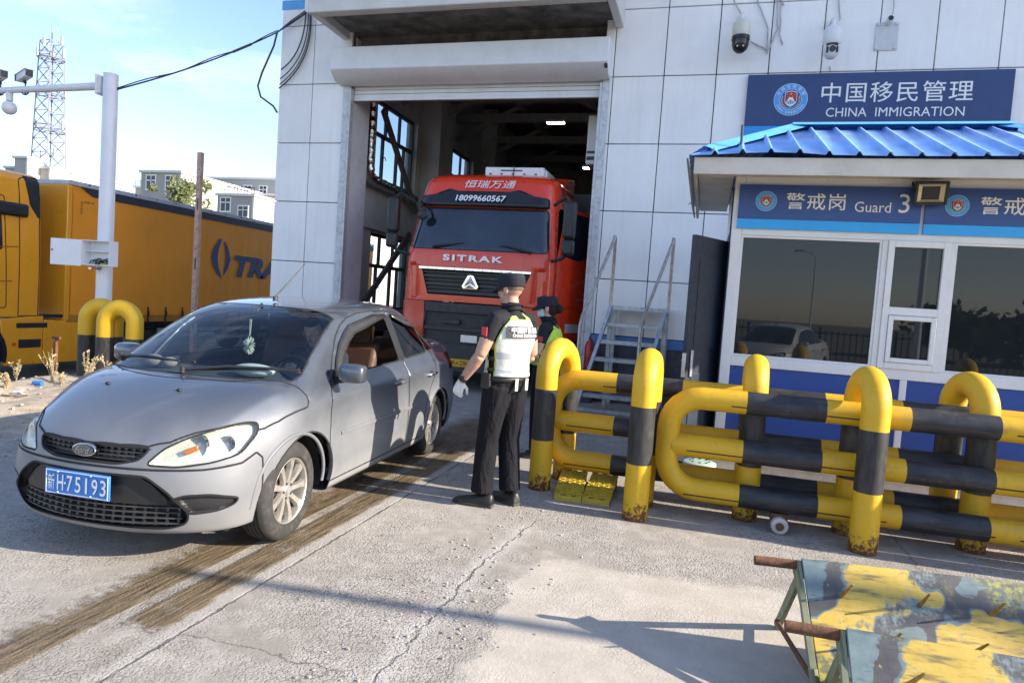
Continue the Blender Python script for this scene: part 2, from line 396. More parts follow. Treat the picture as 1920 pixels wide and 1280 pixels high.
# ================================================================== INSPECTION HALL
YF = 11.4
M_clad = mat('facade_panel',(.87,.85,.82),.42,var=.05,scale=1.3,dirt=.10,dcol=(.42,.41,.38),island=.035,streak=.16)
M_joint = mat('panel_joint',(.07,.07,.075),.8)
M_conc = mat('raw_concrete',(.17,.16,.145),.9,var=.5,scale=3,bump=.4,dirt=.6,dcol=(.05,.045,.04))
M_stripe = mat('blue_stripe',(.07,.19,.46),.4,var=.08)
M_stripel = mat('light_blue_stripe',(.10,.36,.72),.4,var=.08)
M_plinth = mat('dark_plinth',(.045,.05,.065),.6,var=.3,dirt=.3)
M_inner = mat('interior_plaster',(.50,.485,.46),.85,var=.12,scale=1.5,dirt=.3,dcol=(.12,.11,.1))
M_dark = mat('dark_ceiling_steel',(.16,.155,.15),.7,var=.3)
M_winfr = mat('dark_window_frame',(.055,.055,.055),.5,var=.2)
M_brace = mat('brown_brace',(.15,.125,.11),.6,var=.15)
M_jamb = mat('peeling_jamb_steel',(.55,.56,.57),.5,metal=.3,var=.12,scale=10,dirt=.8,dcol=(.26,.23,.2))
M_foil = mat('silver_foil',(.72,.68,.62),.22,metal=1,var=.25,scale=18,bump=1.0,bscale=28,dirt=.4,dcol=(.25,.12,.05))
def build_hall():
    t = thing('inspection_hall','tall white panelled inspection hall with a raised roller shutter and truck bay','building',(-4.3,YF,0))
    org = t.location
    def P(): return MB(org)
    rows = [1.14,2.08,3.22,4.33,5.43,6.52,7.6,8.7,9.8]
    cl = [-8.18,-7.46,-6.67]; cr = [-1.93,-1.77,-.94,-.12,.66,1.42,2.19,2.96,3.79,4.6,5.4,6.2,7.0,7.8,8.6]
    g = .0075
    m = P()
    for cols in (cl, cr):
        for a, b in zip(cols, cols[1:]):
            zz = rows
            for z0, z1 in zip(zz, zz[1:]):
                x0 = a+(g if a not in (-8.18,-1.93) else 0); x1 = b-(g if b not in (-6.67,-1.77) else 0)
                if a == -1.93: x1 = b-g
                m.box((x0,YF,z0+g),(x1,YF+.05,z1-g))
    for z0, z1 in zip([6.9,7.6,8.7],[7.6,8.7,9.8]): m.box((-6.67+g,YF,z0+g),(-1.93-g,YF+.05,z1-g))
    for z0, z1 in zip(rows, rows[1:]): m.box((-8.18,YF+.05+g,z0+g),(-8.13,YF+.7,z1-g))
    m.build('cladding', M_clad, t, bevel=.004, seg=1)
    m = P()   # backing wall behind the joints
    m.box((-8.12,YF+.051,.0),(-6.72,YF+.7,9.8)); m.box((-1.93,YF+.051,0),(8.6,YF+.6,9.8)); m.box((-6.72,YF+.3,6.3),(-1.93,YF+.6,9.8))
    m.build('wall', M_joint, t, smooth=0)
    m = P(); m.box((-8.185,YF-.006,.98),(-6.67,YF+.04,1.14-g)); m.box((-1.93,YF-.006,.98),(8.6,YF+.04,1.14-g)); m.build('base_stripe', M_stripe, t)
    m = P(); m.box((-8.18,YF-.02,-.7),(-6.67,YF+.045,.978)); m.box((-1.93,YF-.02,-.2),(8.6,YF+.045,.978)); m.build('plinth', M_plinth, t)
    m = P(); m.box((-8.2,YF-.008,6.83),(-7.72,YF,7.0)); m.box((-8.2,YF-.008,7.04),(-7.72,YF,7.25)); m.build('corner_stripe', M_stripel, t)
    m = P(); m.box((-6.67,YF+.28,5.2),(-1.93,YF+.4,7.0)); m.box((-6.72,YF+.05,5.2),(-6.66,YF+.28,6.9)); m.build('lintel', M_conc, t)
    # canopy: a slab with drop edges
    m = P(); m.box((-6.86,10.22,6.22),(-1.65,10.36,7.6)); m.box((-6.86,10.362,6.22),(-6.72,YF-.002,7.6)); m.box((-1.79,10.362,6.22),(-1.65,YF-.002,7.6))
    m.box((-6.72,10.362,6.9),(-1.79,YF-.002,7.6)); cn = m.build('canopy', mat('canopy_render',(.62,.61,.58),.7,var=.08,scale=2,dirt=.25,dcol=(.3,.28,.24)), t, bevel=.02)
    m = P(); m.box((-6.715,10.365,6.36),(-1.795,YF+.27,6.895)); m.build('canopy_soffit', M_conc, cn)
    m = P(); m.box((-6.70,10.365,6.235),(-1.80,10.44,6.355)); m.build('drip_edge', mat('cream_render',(.62,.57,.44),.75,var=.08,dirt=.15), cn)
    # roller shutter
    m = P()
    prof = [(YF+.02,5.98),(11.0,5.94),(10.99,5.55),(11.17,5.40),(YF+.02,5.37)]
    m.prism([(y,z) for y,z in prof],(-6.86,0,0),(0,1,0),(0,0,1),(5.05,0,0)); sb = m.build('shutter_box', M_white, t, bevel=.012)
    m = P()
    for i in range(5):
        z = 5.18+i*.075; m.box((-6.62,YF+.09,z),(-1.96,YF+.12,z+.068))
    m.box((-6.62,YF+.08,5.13),(-1.96,YF+.13,5.178)); m.build('shutter_curtain', M_white, sb, bevel=.006)
    m = P(); m.cyl((-1.84,10.98,5.49),(-1.84,11.03,5.47),.03,8); m.build('shutter_bolt', M_dsteel, sb)
    # door guides
    for x in (-6.67,-1.93):
        m = P(); sx = 1 if x < -4 else -1
        m.box((x-.11*sx,YF-.03,-.05),(x+.0*sx,YF-.004,5.36)); m.box((x+.002*sx,YF-.03,-.05),(x+.05*sx,YF+.085,5.34)); m.build('door_guide', M_jamb, t, bevel=.005)
    m = P(); m.box((-6.93,YF+.12,0),(-6.64,12.15,6.3)); m.build('door_reveal', mat('reveal_plaster',(.60,.60,.61),.7,var=.08,scale=2,dirt=.3,dcol=(.3,.29,.27)), t)
    # interior
    m = P()
    def wall_open(x0,x1,y0,y1,z0,z1,holes):
        ys = sorted({y0,y1,*[h[0] for h in holes],*[h[1] for h in holes]}); zs = sorted({z0,z1,*[h[2] for h in holes],*[h[3] for h in holes]})
        for a,b in zip(ys,ys[1:]):
            for c,d in zip(zs,zs[1:]):
                if not any(h[0]<=a and b<=h[1] and h[2]<=c and d<=h[3] for h in holes): m.box((x0,a,c),(x1,b,d))
    holes = [(13.35,15.45,4.08,5.8),(13.35,15.45,1.2,2.9),(17.4,19.6,4.08,5.8),(17.4,19.6,1.2,2.9)]
    wall_open(-7.4,-7.1,12.11,28,-.6,7.6,holes)
    m.box((-7.1,15.75,0),(-6.62,16.6,7.5)); m.box((-7.1,20.2,0),(-6.62,21,7.5)); m.box((-7.1,12.16,2.95),(-7.02,15.7,3.05))
    m.box((-7.4,28,0),(-1.2,28.3,7.6)); m.box((-1.5,12.01,0),(-1.2,28,7.6))
    m.build('interior_wall', M_inner, t)
    m = P(); m.box((-7.4,12.0,7.6),(-1.2,28.3,7.8)); m.box((-8.18,YF+.06,9.8),(8.6,28,10.1)); m.build('roof', M_dark, t)
    m = P()
    for y in (14.5,16.2,18,20.4,23):
        m.bar((-7.1,y,6.6),(-1.5,y,6.6),.16,.22); m.bar((-7.1,y,6.0),(-4.3,y,7.4),.1,.12); m.bar((-4.3,y,7.4),(-1.5,y,6.0),.1,.12)
    m.bar((-5.2,13,6.9),(-5.2,27,6.9),.12,.16); m.bar((-3.2,13,6.9),(-3.2,27,6.9),.12,.16); m.build('roof_truss', mat('grey_truss_paint',(.22,.21,.20),.6), t)
    m = P(); m.bar((-6.95,13.3,5.5),(-6.95,15.3,3.6),.06,.16); m.build('brace', M_brace, t)
    m = P(); m.bar((-6.95,12.5,1.0),(-6.95,15.0,3.05),.06,.14); m.build('brace', M_brace, t)
    for (y0,y1,z0,z1) in holes:
        m = P(); x = -7.25
        m.box((x-.04,y0,z0),(x+.04,y0+.06,z1)); m.box((x-.04,y1-.06,z0),(x+.04,y1,z1)); m.box((x-.04,y0+.06,z0),(x+.04,y1-.06,z0+.06)); m.box((x-.04,y0+.06,z1-.06),(x+.04,y1-.06,z1))
        zm = z0+.58*(z1-z0)
        m.box((x-.035,y0+.06,zm-.04),(x+.035,y1-.06,zm+.04))
        for fy in (.28,.62,.80): 
            yy = y0+fy*(y1-y0); m.box((x-.03,yy-.035,z0+.06),(x+.03,yy+.035,zm-.04)); 
        for fy in (.33,.66):
            yy = y0+fy*(y1-y0); m.box((x-.03,yy-.03,zm+.04),(x+.03,yy+.03,z1-.06))
        w = m.build('window', M_winfr, t)
        m = P(); m.box((x-.004,y0+.05,z0+.05),(x+.004,y1-.05,z1-.05)); m.build('pane', M_pane, w)
        m = P(); m.tube([(x+.05,y0+.5,z0+.5),(x+.09,y0+.56,z0+.54),(x+.09,y0+.62,z0+.48)],.012,6); m.build('handle', M_black, w)
    m = P()
    path = [(-6.78,12.52,6.4),(-6.78,12.52,4.3),(-6.78,12.58,4.0),(-6.80,12.75,3.92),(-6.82,13.4,3.9),(-6.84,15.0,3.86)]
    pts = []; 
    for a,b in zip(path,path[1:]):
        a,b = Vector(a),Vector(b); k = max(2,int((b-a).length/.05)); pts += [a.lerp(b,i/k) for i in range(k)]
    m.tube(pts,[.085+.016*math.sin(i*1.7)+random.uniform(-.008,.008) for i in range(len(pts))],10); m.build('foil_duct', M_foil, t, smooth=60)
    for (x,y,z) in ((-3.78,16,5.93),(-2.82,16,4.87)):
        m = P(); m.box((x-.22,y-.06,z+.012),(x+.22,y+.06,z+.06)); lf = m.build('ceiling_lamp', M_white, t)
        m = P(); m.box((x-.21,y-.055,z-.01),(x+.21,y+.055,z+.01)); m.build('tube', emis('lamp_tube',(1,.98,.92),6), lf)
    m = P(); m.box((-2.32,12.4,4.2),(-1.55,12.9,5.1)); m.build('unit_heater', M_white, t, bevel=.03)
    m = P(); m.box((-2.3,12.38,4.28),(-1.57,12.398,4.34)); m.box((-2.3,12.38,4.4),(-1.57,12.398,4.44)); m.build('heater_grille', M_black, t)
    return t
hall = build_hall()

# taller wing next to the hall, outside the frame on the right: it shades the far side of the yard
def build_wing():
    t = thing('neighbouring_block','plain white block standing right of the hall beyond the frame','building',(16,10,0))
    m = MB(t.location); m.box((11.5,8.62,-.2),(22,17,15.5)); m.build('wall', M_clad, t)
    m = MB(t.location); m.box((11.3,8.42,15.5),(22.2,17.2,15.9)); m.build('roof', M_conc, t)
    for i in range(4):
        for k in range(4):
            x = 12.6+2.4*i; z = 1.5+3.4*k
            m = MB(t.location); m.box((x,8.59,z),(x+1.4,8.618,z+1.7)); w = m.build('window', M_frame, t)
            m = MB(t.location); m.box((x+.06,8.57,z+.06),(x+.67,8.588,z+1.64)); m.box((x+.73,8.57,z+.06),(x+1.34,8.588,z+1.64)); m.build('pane', M_glassd, w)
build_wing()

# ================================================================== EMBLEM
M_navy = mat('navy_sign_face',(.022,.052,.16),.42,var=.05,scale=2,dirt=.05)
M_royal = mat('royal_blue_sign_face',(.035,.085,.29),.4,var=.05,scale=2)
M_cyan = mat('cyan_sign_band',(.012,.30,.74),.4,var=.04)
M_cyan2 = mat('bright_cyan_band',(.03,.40,.90),.4,var=.04)
M_emb = [mat('emblem_light_blue',(.06,.34,.75),.4,var=.02), mat('emblem_deep_blue',(.03,.09,.36),.4,var=.02), mat('emblem_red',(.42,.03,.035),.4,var=.02),
         M_wtext, mat('emblem_gold',(.62,.40,.10),.4,var=.05), mat('emblem_grass',(.30,.38,.12),.4,var=.05)]
def emblem(m, o, r, u=(1,0,0), v=(0,0,1), n=(0,-1,0), full=True):
    """round badge, drawn in layers 1 mm apart on MB m (materials M_emb)"""
    o,u,v,n = map(Vector,(o,u,v,n)); e = [0]
    def lay(poly, mi):
        e[0] += 1; m.flat(poly, o+n*(.0012*e[0]), u*r, v*r, mi)
    circ = lambda q,c=(0,0),k=40: [(c[0]+q*math.cos(2*math.pi*i/k), c[1]+q*math.sin(2*math.pi*i/k)) for i in range(k)]
    lay(circ(1.0),3); lay(circ(.975),0); lay(circ(.66),3); lay(circ(.64),0); lay(circ(.615),1)
    for sgn in (-1,1):                      # ears of wheat
        for i in range(9):
            a = R_(-88+i*13.5); cx,cy = sgn*.53*math.cos(a), .53*math.sin(a)-.03
            a2 = a+R_(55); px,py = sgn*math.cos(a2)*.10, math.sin(a2)*.10; qx,qy = -py*.45,px*.45
            if i == 0: e[0] += 1
            m.flat([(cx-px,cy-py),(cx+qx,cy+qy),(cx+px,cy+py),(cx-qx,cy-qy)][::sgn], o+n*(.0012*e[0]+.0002*i), u*r, v*r, 4 if i > 2 else 5)
    e[0] += 2
    sh = lambda k: [(-.36*k,.44*k),(-.18*k,.50*k),(0,.54*k),(.18*k,.50*k),(.36*k,.44*k),(.36*k,-.12*k),(.30*k,-.26*k),(.16*k,-.38*k),(0,-.47*k),(-.16*k,-.38*k),(-.30*k,-.26*k),(-.36*k,-.12*k)]
    lay(sh(1.0),3); lay(sh(.92),2)
    lay([(-.31,-.2),(-.24,-.13),(-.16,0),(-.14,.08),(-.07,.12),(.07,.12),(.14,.08),(.16,0),(.24,-.13),(.31,-.2),(.2,-.33),(0,-.42),(-.2,-.33)],3)
    e[0] += 1
    for i in range(-2,3): m.flat([(i*.07-.022,-.02-.05*abs(i)),(i*.07+.022,-.02-.05*abs(i)),(i*.11+.03,-.32+.03*abs(i)),(i*.11-.03,-.32+.03*abs(i))][::-1], o+n*(.0012*e[0]), u*r, v*r, 1)
    def star(cx,cy,q): return [(cx+(q if i%2==0 else q*.42)*math.sin(math.pi*i/5), cy+(q if i%2==0 else q*.42)*math.cos(math.pi*i/5)) for i in range(10)]
    for (x,y,q) in ((0,.34,.1),(-.21,.30,.05),(.21,.30,.05),(-.1,.17,.05),(.1,.17,.05)): m.flat(star(x,y,q), o+n*(.0012*e[0]+.0006), u*r, v*r, 4)
    if full:
        for i,ch in enumerate('中国移民管理'):
            a = R_(152-24.8*i); d = u*math.cos(a)+v*math.sin(a); tt = u*math.sin(a)-v*math.cos(a)
            m.text(ch, o+d*r*.82+n*.006, tt, d, h=.2*r, m=3)
        s_ = 'CHINA IMMIGRATION'
        for i,ch in enumerate(s_):
            if ch == ' ': continue
            a = R_(206+8*i); d = u*math.cos(a)+v*math.sin(a); tt = -u*math.sin(a)+v*math.cos(a)
            m.text(ch, o+d*r*.82+n*.006, tt, -d, h=.14*r, w=(.045 if ch=='I' else .10)*r, m=3)
def build_big_sign():
    y = YF-.06
    t = thing('wall_sign','large navy sign reading CHINA IMMIGRATION on the hall wall above the booth','sign',(2.18,YF,4.4))
    m = MB(t.location); m.box((.37,y,4.60),(3.99,YF-.003,5.39),0); m.box((.37,y+.001,4.36),(3.99,YF-.003,4.598),1); m.build('sign_board',[M_navy,M_cyan],t)
    m = MB(t.location); emblem(m,(1.02,y-.003,5.0),.245); m.build('emblem',M_emb,t,smooth=0)
    m = MB(t.location); m.text('中国移民管理',(2.47,y-.004,5.095),(1,0,0),(0,0,1),h=.30,w=2.03,bold=.004,space=1.12)
    m.text('CHINA  IMMIGRATION',(2.47,y-.004,4.80),(1,0,0),(0,0,1),h=.135,w=1.86); m.build('lettering',M_wtext,t,smooth=0)
build_big_sign()
# ================================================================== GUARD BOOTH
YB = 7.15
M_roof = mat('blue_corrugated_roof',(.26,.47,.90),.36,var=.16,scale=4,dirt=.28,dcol=(.30,.42,.62),streak=.25)
M_bpanel = mat('blue_booth_panel',(.022,.068,.29),.5,var=.08,scale=2,dirt=.08)
M_soffit = mat('beige_fascia',(.60,.56,.49),.55,var=.08,scale=3,dirt=.35,dcol=(.33,.27,.20))
M_bdoor = mat('navy_steel_door',(.010,.018,.034),.5,var=.12,dirt=.15)
M_brownsh = mat('brown_corrugated',(.17,.14,.11),.7,var=.25,dirt=.3)
def corrugate(xs0, x0, x1, pitch):
    pts = []; x = x0
    while x < x1:
        for dx,h in ((0,0),(pitch*.70,0),(pitch*.78,.034),(pitch*.86,.034),(pitch*.94,0)):
            if x+dx <= x1: pts.append((x+dx,h))
        x += pitch
    return pts
def build_booth():
    t = thing('guard_booth','white and blue guard booth with a blue corrugated hip roof and dark windows','booth',(1.8,YB+.9,0))
    P = lambda: MB(t.location)
    x0,x1,yb,zt = .20,3.45,9.0,3.0
    X = [(.30,1.58),(2.19,3.35)]
    # frame: front members butt together
    m = P()
    m.box((x0,YB,.0),(x0+.10,YB+.08,zt)); m.box((x1-.10,YB,0),(x1,YB+.08,zt))
    m.box((x0+.10,YB,0),(x1-.10,YB+.08,.17)); m.box((x0+.10,YB,1.10),(x1-.10,YB+.08,1.2)); m.box((x0+.10,YB,2.41),(x1-.10,YB+.08,zt))
    m.box((1.58,YB,1.2),(1.63,YB+.08,2.41)); m.box((2.15,YB,1.2),(2.19,YB+.08,2.41)); m.box((1.845,YB,.17),(1.905,YB+.08,1.10))
    m.build('window_wall', M_frame, t, bevel=.006)
    m = P(); m.box((x0,YB+.082,0),(x0+.06,7.40,zt)); m.box((x0,8.15,0),(x0+.06,yb,zt)); m.box((x0,7.40,2.35),(x0+.06,8.15,zt)); m.box((x1-.06,YB+.082,0),(x1,yb,zt)); m.box((x0+.062,yb-.06,0),(x1-.062,yb,zt)); m.box((x0+.062,YB+.09,2.92),(x1-.062,yb-.062,2.98))
    m.build('wall', M_frame, t)
    m = P(); m.box((x0-.012,YB+.10,0),(x0-.002,7.4,2.9)); m.box((x0-.012,7.4,2.36),(x0-.002,8.2,2.46)); m.build('door_frame', M_bdoor, t)
    m = P(); m.box((x0+.10,YB+.02,.17),(1.845,YB+.05,1.10)); m.box((1.905,YB+.02,.17),(x1-.10,YB+.05,1.10)); m.build('panel', M_bpanel, t)
    m = P(); m.box((x0-.02,YB-.10,.0),(x1+.02,YB-.002,.13)); m.box((x0-.02,YB-.12,.131),(x1+.02,YB-.001,.155)); m.build('base_sill', mat('dusty_white_sill',(.62,.59,.54),.6,var=.12,dirt=.45,dcol=(.3,.26,.2)), t, bevel=.006)
    for (a,b) in X:
        m = P(); fr = .022
        m.box((a,YB+.012,1.2),(a+fr,YB+.06,2.41)); m.box((b-fr,YB+.012,1.2),(b,YB+.06,2.41)); m.box((a+fr,YB+.012,1.2),(b-fr,YB+.06,1.2+fr)); m.box((a+fr,YB+.012,2.41-fr),(b-fr,YB+.06,2.41)); w = m.build('window', M_frame, t, bevel=.003)
        m = P(); m.box((a+fr,YB+.03,1.2+fr),(b-fr,YB+.036,2.41-fr)); m.build('pane', M_glassd, w)
    # tilt window with a small serving hatch
    a,b = 1.63,2.15; m = P()
    m.box((a,YB-.02,1.2),(a+.055,YB+.06,2.41)); m.box((b-.055,YB-.02,1.2),(b,YB+.06,2.41)); m.box((a+.055,YB-.02,1.2),(b-.055,YB+.06,1.26)); m.box((a+.055,YB-.02,2.35),(b-.055,YB+.06,2.41)); m.box((a+.055,YB-.02,1.71),(b-.055,YB+.06,1.785)); w = m.build('window', M_frame, t, bevel=.004)
    m = P(); m.box((a+.055,YB+.02,1.785),(b-.055,YB+.026,2.35)); m.build('pane', M_glassd, w)
    m = P(); m.box((a+.058,YB-.035,1.263),(a+.10,YB+.02,1.705)); m.box((b-.10,YB-.035,1.263),(b-.058,YB+.02,1.705)); m.box((a+.10,YB-.035,1.263),(b-.10,YB+.02,1.305)); m.box((a+.10,YB-.035,1.663),(b-.10,YB+.02,1.705)); h = m.build('hatch', M_frame, w, bevel=.004)
    m = P(); m.box((a+.10,YB-.01,1.305),(b-.10,YB-.004,1.663)); m.build('pane', M_glassd, t).parent = w
    # eaves
    ex0,ex1,ey0,ey1 = -.22,3.9,6.48,9.55
    m = P()
    m.box((ex0+.02,ey0+.03,2.88),(ex1-.02,ey0+.06,3.035)); m.box((ex0+.02,ey0+.062,2.88),(ex0+.05,ey1-.03,3.03)); m.box((ex1-.05,ey0+.062,2.88),(ex1-.02,ey1-.03,3.03))
    m.box((ex0+.055,ey0+.065,2.985),(ex1-.055,YB-.002,3.0)); m.box((ex0+.055,YB,2.985),(x0-.015,ey1-.04,3.0)); m.box((x1+.002,YB,2.985),(ex1-.055,ey1-.04,3.0))
    m.build('fascia', M_soffit, t, bevel=.006)
    # corrugated hip roof
    rz,ez,ry,rx0,rx1 = 3.68,3.05,8.0,.80,2.78
    m = P()
    pr = corrugate(0,ex0,ex1,.24)
    def top(x):
        if x < rx0: f = (x-ex0)/(rx0-ex0)
        elif x > rx1: f = (ex1-x)/(ex1-rx1)
        else: f = 1
        return max(0.0,min(1,f))
    for side in (0,1):
        vs = []; 
        for x,h in pr:
            f = top(x); yy = (ey0+(ry-ey0)*f) if side==0 else (ey1-(ey1-ry)*f)
            y_e = ey0-.03 if side==0 else ey1+.03
            dent = .02*math.sin(x*3.1)*(1 if x<.9 else .2)
            vs += [(x,y_e,ez+h+dent),(x,yy,ez+(rz-ez)*f+h+dent*.3)]
        n = len(pr); m.add(vs,[(2*i,2*i+2,2*i+3,2*i+1) if side==0 else (2*i,2*i+1,2*i+3,2*i+2) for i in range(n-1)])
    for side in (0,1):
        pp = corrugate(0,ey0,ey1,.262); vs = []
        for y,h in pp:
            f = (y-ey0)/(ry-ey0) if y<ry else (ey1-y)/(ey1-ry); f = max(0,min(1,f))
            xe,xr = (ex0,rx0) if side==0 else (ex1,rx1); xx = xe+(xr-xe)*f
            vs += [(xe+(-.03 if side==0 else .03),y,ez+h),(xx,y,ez+(rz-ez)*f+h)]
        n = len(pp); m.add(vs,[(2*i,2*i+1,2*i+3,2*i+2) if side==0 else (2*i,2*i+2,2*i+3,2*i+1) for i in range(n-1)])
    rf = m.build('roof', M_roof, t, smooth=20)
    so = rf.modifiers.new('t','SOLIDIFY'); so.thickness = .004; so.offset = -1
    m = P()                                  # ridge and hip caps
    for a,b in (((ex0+.10,ey0+.14,ez+.10),(rx0,ry,rz+.05)),((rx0-.04,ry,rz+.055),(rx1+.04,ry,rz+.055)),((ex1+.02,ey0-.02,ez+.05),(rx1,ry,rz+.05)),((ex0,ey1,ez+.05),(rx0,ry,rz+.05)),((ex1,ey1,ez+.05),(rx1,ry,rz+.05))):
        a,b = Vector(a),Vector(b); d = (b-a).normalized(); sd = d.cross(Vector((0,0,1))).normalized(); w = .13
        dn = Vector((0,0,-.045)); vs = [a+sd*w+dn,a+Vector((0,0,.012)),a-sd*w+dn,b+sd*w+dn,b+Vector((0,0,.012)),b-sd*w+dn]
        m.add(vs,[(0,1,4,3),(1,2,5,4)])
    rc = m.build('ridge_cap', mat('bright_blue_flashing',(.10,.42,.85),.35,var=.12,dirt=.12), rf, smooth=0)
    so = rc.modifiers.new('t','SOLIDIFY'); so.thickness = .003
    m = P(); m.cyl((.21,6.72,3.12),(.205,6.73,3.38),.012,8); m.build('vent_pipe', M_dsteel, rf)
    m = P()                                  # loose brown sheet under the left eave
    pp = [(ey0+.0+i*.05, .018*(i%2)) for i in range(58)]; vs = []
    for y,h in pp: vs += [(ex0-.035-h,y,3.02),(ex0+.01-h,y,2.86)]
    m.add(vs,[(2*i,2*i+1,2*i+3,2*i+2) for i in range(len(pp)-1)]); m.build('eave_sheet', M_brownsh, rf, smooth=0)
    # open door on the left side
    hx,hy = .17,7.36; d = Vector((-.36,-.60,0)).normalized(); nn = Vector((-d.y,d.x,0)); L = .62
    m = P(); o = Vector((hx,hy,0)); m.obox(o+d*(L/2)+Vector((0,0,1.21)), d*(L/2), nn*.024, Vector((0,0,1.15))); dr = m.build('door', M_bdoor, t, bevel=.006)
    m = P()
    for z0,z1 in ((.3,1.0),(1.25,2.15)):
        for s_ in (-1,1): m.obox(o+d*(L/2)+nn*(.027*s_)+Vector((0,0,(z0+z1)/2)), d*(L*.34), nn*.004, Vector((0,0,(z1-z0)/2)))
    m.build('door_moulding', mat('navy_door_moulding',(.012,.021,.038),.5), dr, bevel=.003)
    m = P(); e = o+d*(L+.002); m.obox(e+Vector((0,0,1.08)), d*.004, nn*.02, Vector((0,0,.12))); m.obox(o+d*(L-.08)+nn*-.035+Vector((0,0,1.1)), d*.02, nn*.006, Vector((0,0,.13)))
    m.obox(o+d*(L-.08)+nn*.035+Vector((0,0,1.1)), d*.02, nn*.006, Vector((0,0,.13))); m.cyl(o+d*(L-.08)+nn*-.07+Vector((0,0,1.12)), o+d*(L-.2)+nn*-.07+Vector((0,0,1.12)),.012,8); m.cyl(o+d*(L-.08)+nn*-.04+Vector((0,0,1.12)),o+d*(L-.08)+nn*-.07+Vector((0,0,1.12)),.01,8)
    m.build('handle', M_alu, dr, bevel=.002)
build_booth()
def booth_sign(xa, xb, label, num):
    y = YB-.035
    t = thing('booth_sign',label,'sign',((xa+xb)/2,YB,2.47),group='signs on the guard booth')
    m = MB(t.location); m.box((xa,y,2.571),(xb,YB-.003,2.905),0); m.box((xa,y+.001,2.475),(xb,YB-.003,2.569),1); m.build('sign_board',[M_royal,M_cyan2],t)
    m = MB(t.location); emblem(m,(xa+.255,y-.003,2.745),.098,full=False); m.build('emblem',M_emb,t,smooth=0)
    m = MB(t.location); m.text('警戒岗',(xa+.705,y-.004,2.752),(1,0,0),(0,0,1),h=.158,w=.53,bold=.006,space=1.1)
    m.text('Guard',(xa+1.21,y-.004,2.712),(1,0,0),(0,0,1),h=.098,w=.31); m.text(num,(xa+1.475,y-.004,2.752),(1,0,0),(0,0,1),h=.175); m.build('lettering',M_wtext,t,smooth=0)
booth_sign(.245,1.865,'blue booth sign numbered 3, left of the floodlight','3')
booth_sign(1.90,3.40,'blue booth sign cut by the frame, right of the floodlight','3')
def floodlight():
    t = thing('floodlight','square black floodlight fixed under the booth eave','floodlight',(1.9,YB,2.9))
    m = MB(t.location); c = Vector((1.90,7.0,2.835)); u = Vector((1,0,.03)).normalized(); n = Vector((0,-.9,-.25)).normalized(); v = u.cross(n)*-1
    if v.z < 0: v = -v
    A,B = .135,.105
    m.obox(c-n*.035,u*A*.86,v*B*.86,n*.03); 
    for k in range(6): m.obox(c-n*.075+u*(-.09+.036*k),u*.006,v*B*.7,n*.02)
    for s_ in (-1,1): m.obox(c+u*s_*(A-.012),u*.012,v*B,n*.03); m.obox(c+v*s_*(B-.012),u*(A-.025),v*.012,n*.03)
    m.build('housing',M_black,t,bevel=.004)
    m = MB(t.location); q = c+n*.012
    vs = [q+u*a*(A-.025)+v*b*(B-.025)+n*.0 for a,b in ((-1,-1),(1,-1),(1,1),(-1,1))]+[q+u*a*.05+v*b*.045-n*.028 for a,b in ((-1,-1),(1,-1),(1,1),(-1,1))]
    m.add(vs,[(0,1,5,4),(1,2,6,5),(2,3,7,6),(3,0,4,7),(4,5,6,7)]); m.build('reflector',mat('floodlight_reflector',(.60,.53,.36),.35,metal=.5,var=.1,dirt=.3),t,smooth=0)
    m = MB(t.location); m.bar((1.78,7.02,2.86),(1.78,YB,2.95),.012,.03); m.bar((2.02,7.02,2.86),(2.02,YB,2.95),.012,.03); m.build('bracket',M_dsteel,t)
floodlight()

# ================================================================== WALL CAMERAS AND CABLES
def dome_camera(x, z, s, label, dark):
    t = thing('dome_camera',label,'camera',(x,YF,z),group='dome cameras on the hall wall')
    y = YF-.32; P = lambda: MB(t.location)
    m = P(); m.tube([(x,YF-.005,z+.36*s),(x,YF-.12,z+.37*s),(x,YF-.26,z+.36*s),(x,y,z+.33*s),(x,y,z+.24*s)],.028*s,10); m.box((x-.06,YF-.02,z+.29*s),(x+.06,YF-.002,z+.43*s)); m.build('bracket',M_white,t)
    m = P(); m.lathe([(.028*s,.27*s),(.05*s,.25*s),(.115*s,.20*s),(.125*s,.15*s),(.125*s,.02*s),(.105*s,-.01*s)],(x,y,z),(0,0,1),20); m.build('housing',M_white if not dark else mat('ivory_housing',(.62,.61,.52),.4),t,smooth=40)
    m = P()
    if dark:
        m.lathe([(.126*s,.02*s),(.126*s,-.03*s)],(x,y,z),(0,0,1),20); m.lathe([(.118*s,-.03*s),(.116*s,-.10*s),(.095*s,-.16*s),(.05*s,-.20*s),(.001,-.21*s)],(x,y,z),(0,0,1),20); m.build('dome',mat('black_dome',(.012,.012,.013),.12),t,smooth=50)
        m = P(); 
        for a in (-.04,.04): m.ball((x+a*s,y-.095*s,z-.14*s),.014*s,8,6)
        m.build('lens',M_alu,t)
    else:
        m.ball((x,y,z-.10*s),.10*s,16,10); m.box((x-.10*s,y-.05*s,z-.1*s),(x-.075*s,y+.05*s,z+.02*s)); m.box((x+.075*s,y-.05*s,z-.1*s),(x+.10*s,y+.05*s,z+.02*s)); m.build('dome',M_white,t,smooth=50)
        m = P(); m.cyl((x,y-.06*s,z-.09*s),(x,y-.115*s,z-.095*s),.042*s,16); m.box((x-.075*s,y-.09*s,z-.135*s),(x-.05*s,y-.05*s,z-.06*s)); m.box((x+.05*s,y-.09*s,z-.135*s),(x+.075*s,y-.05*s,z-.06*s)); m.build('lens',mat('black_dome',(.012,.012,.013),.12),t,smooth=40)
dome_camera(.20,5.86,1.08,'ivory dome camera with a black globe on the hall wall',True)
dome_camera(1.50,5.72,1.08,'white dome camera with a white head on the hall wall',False)
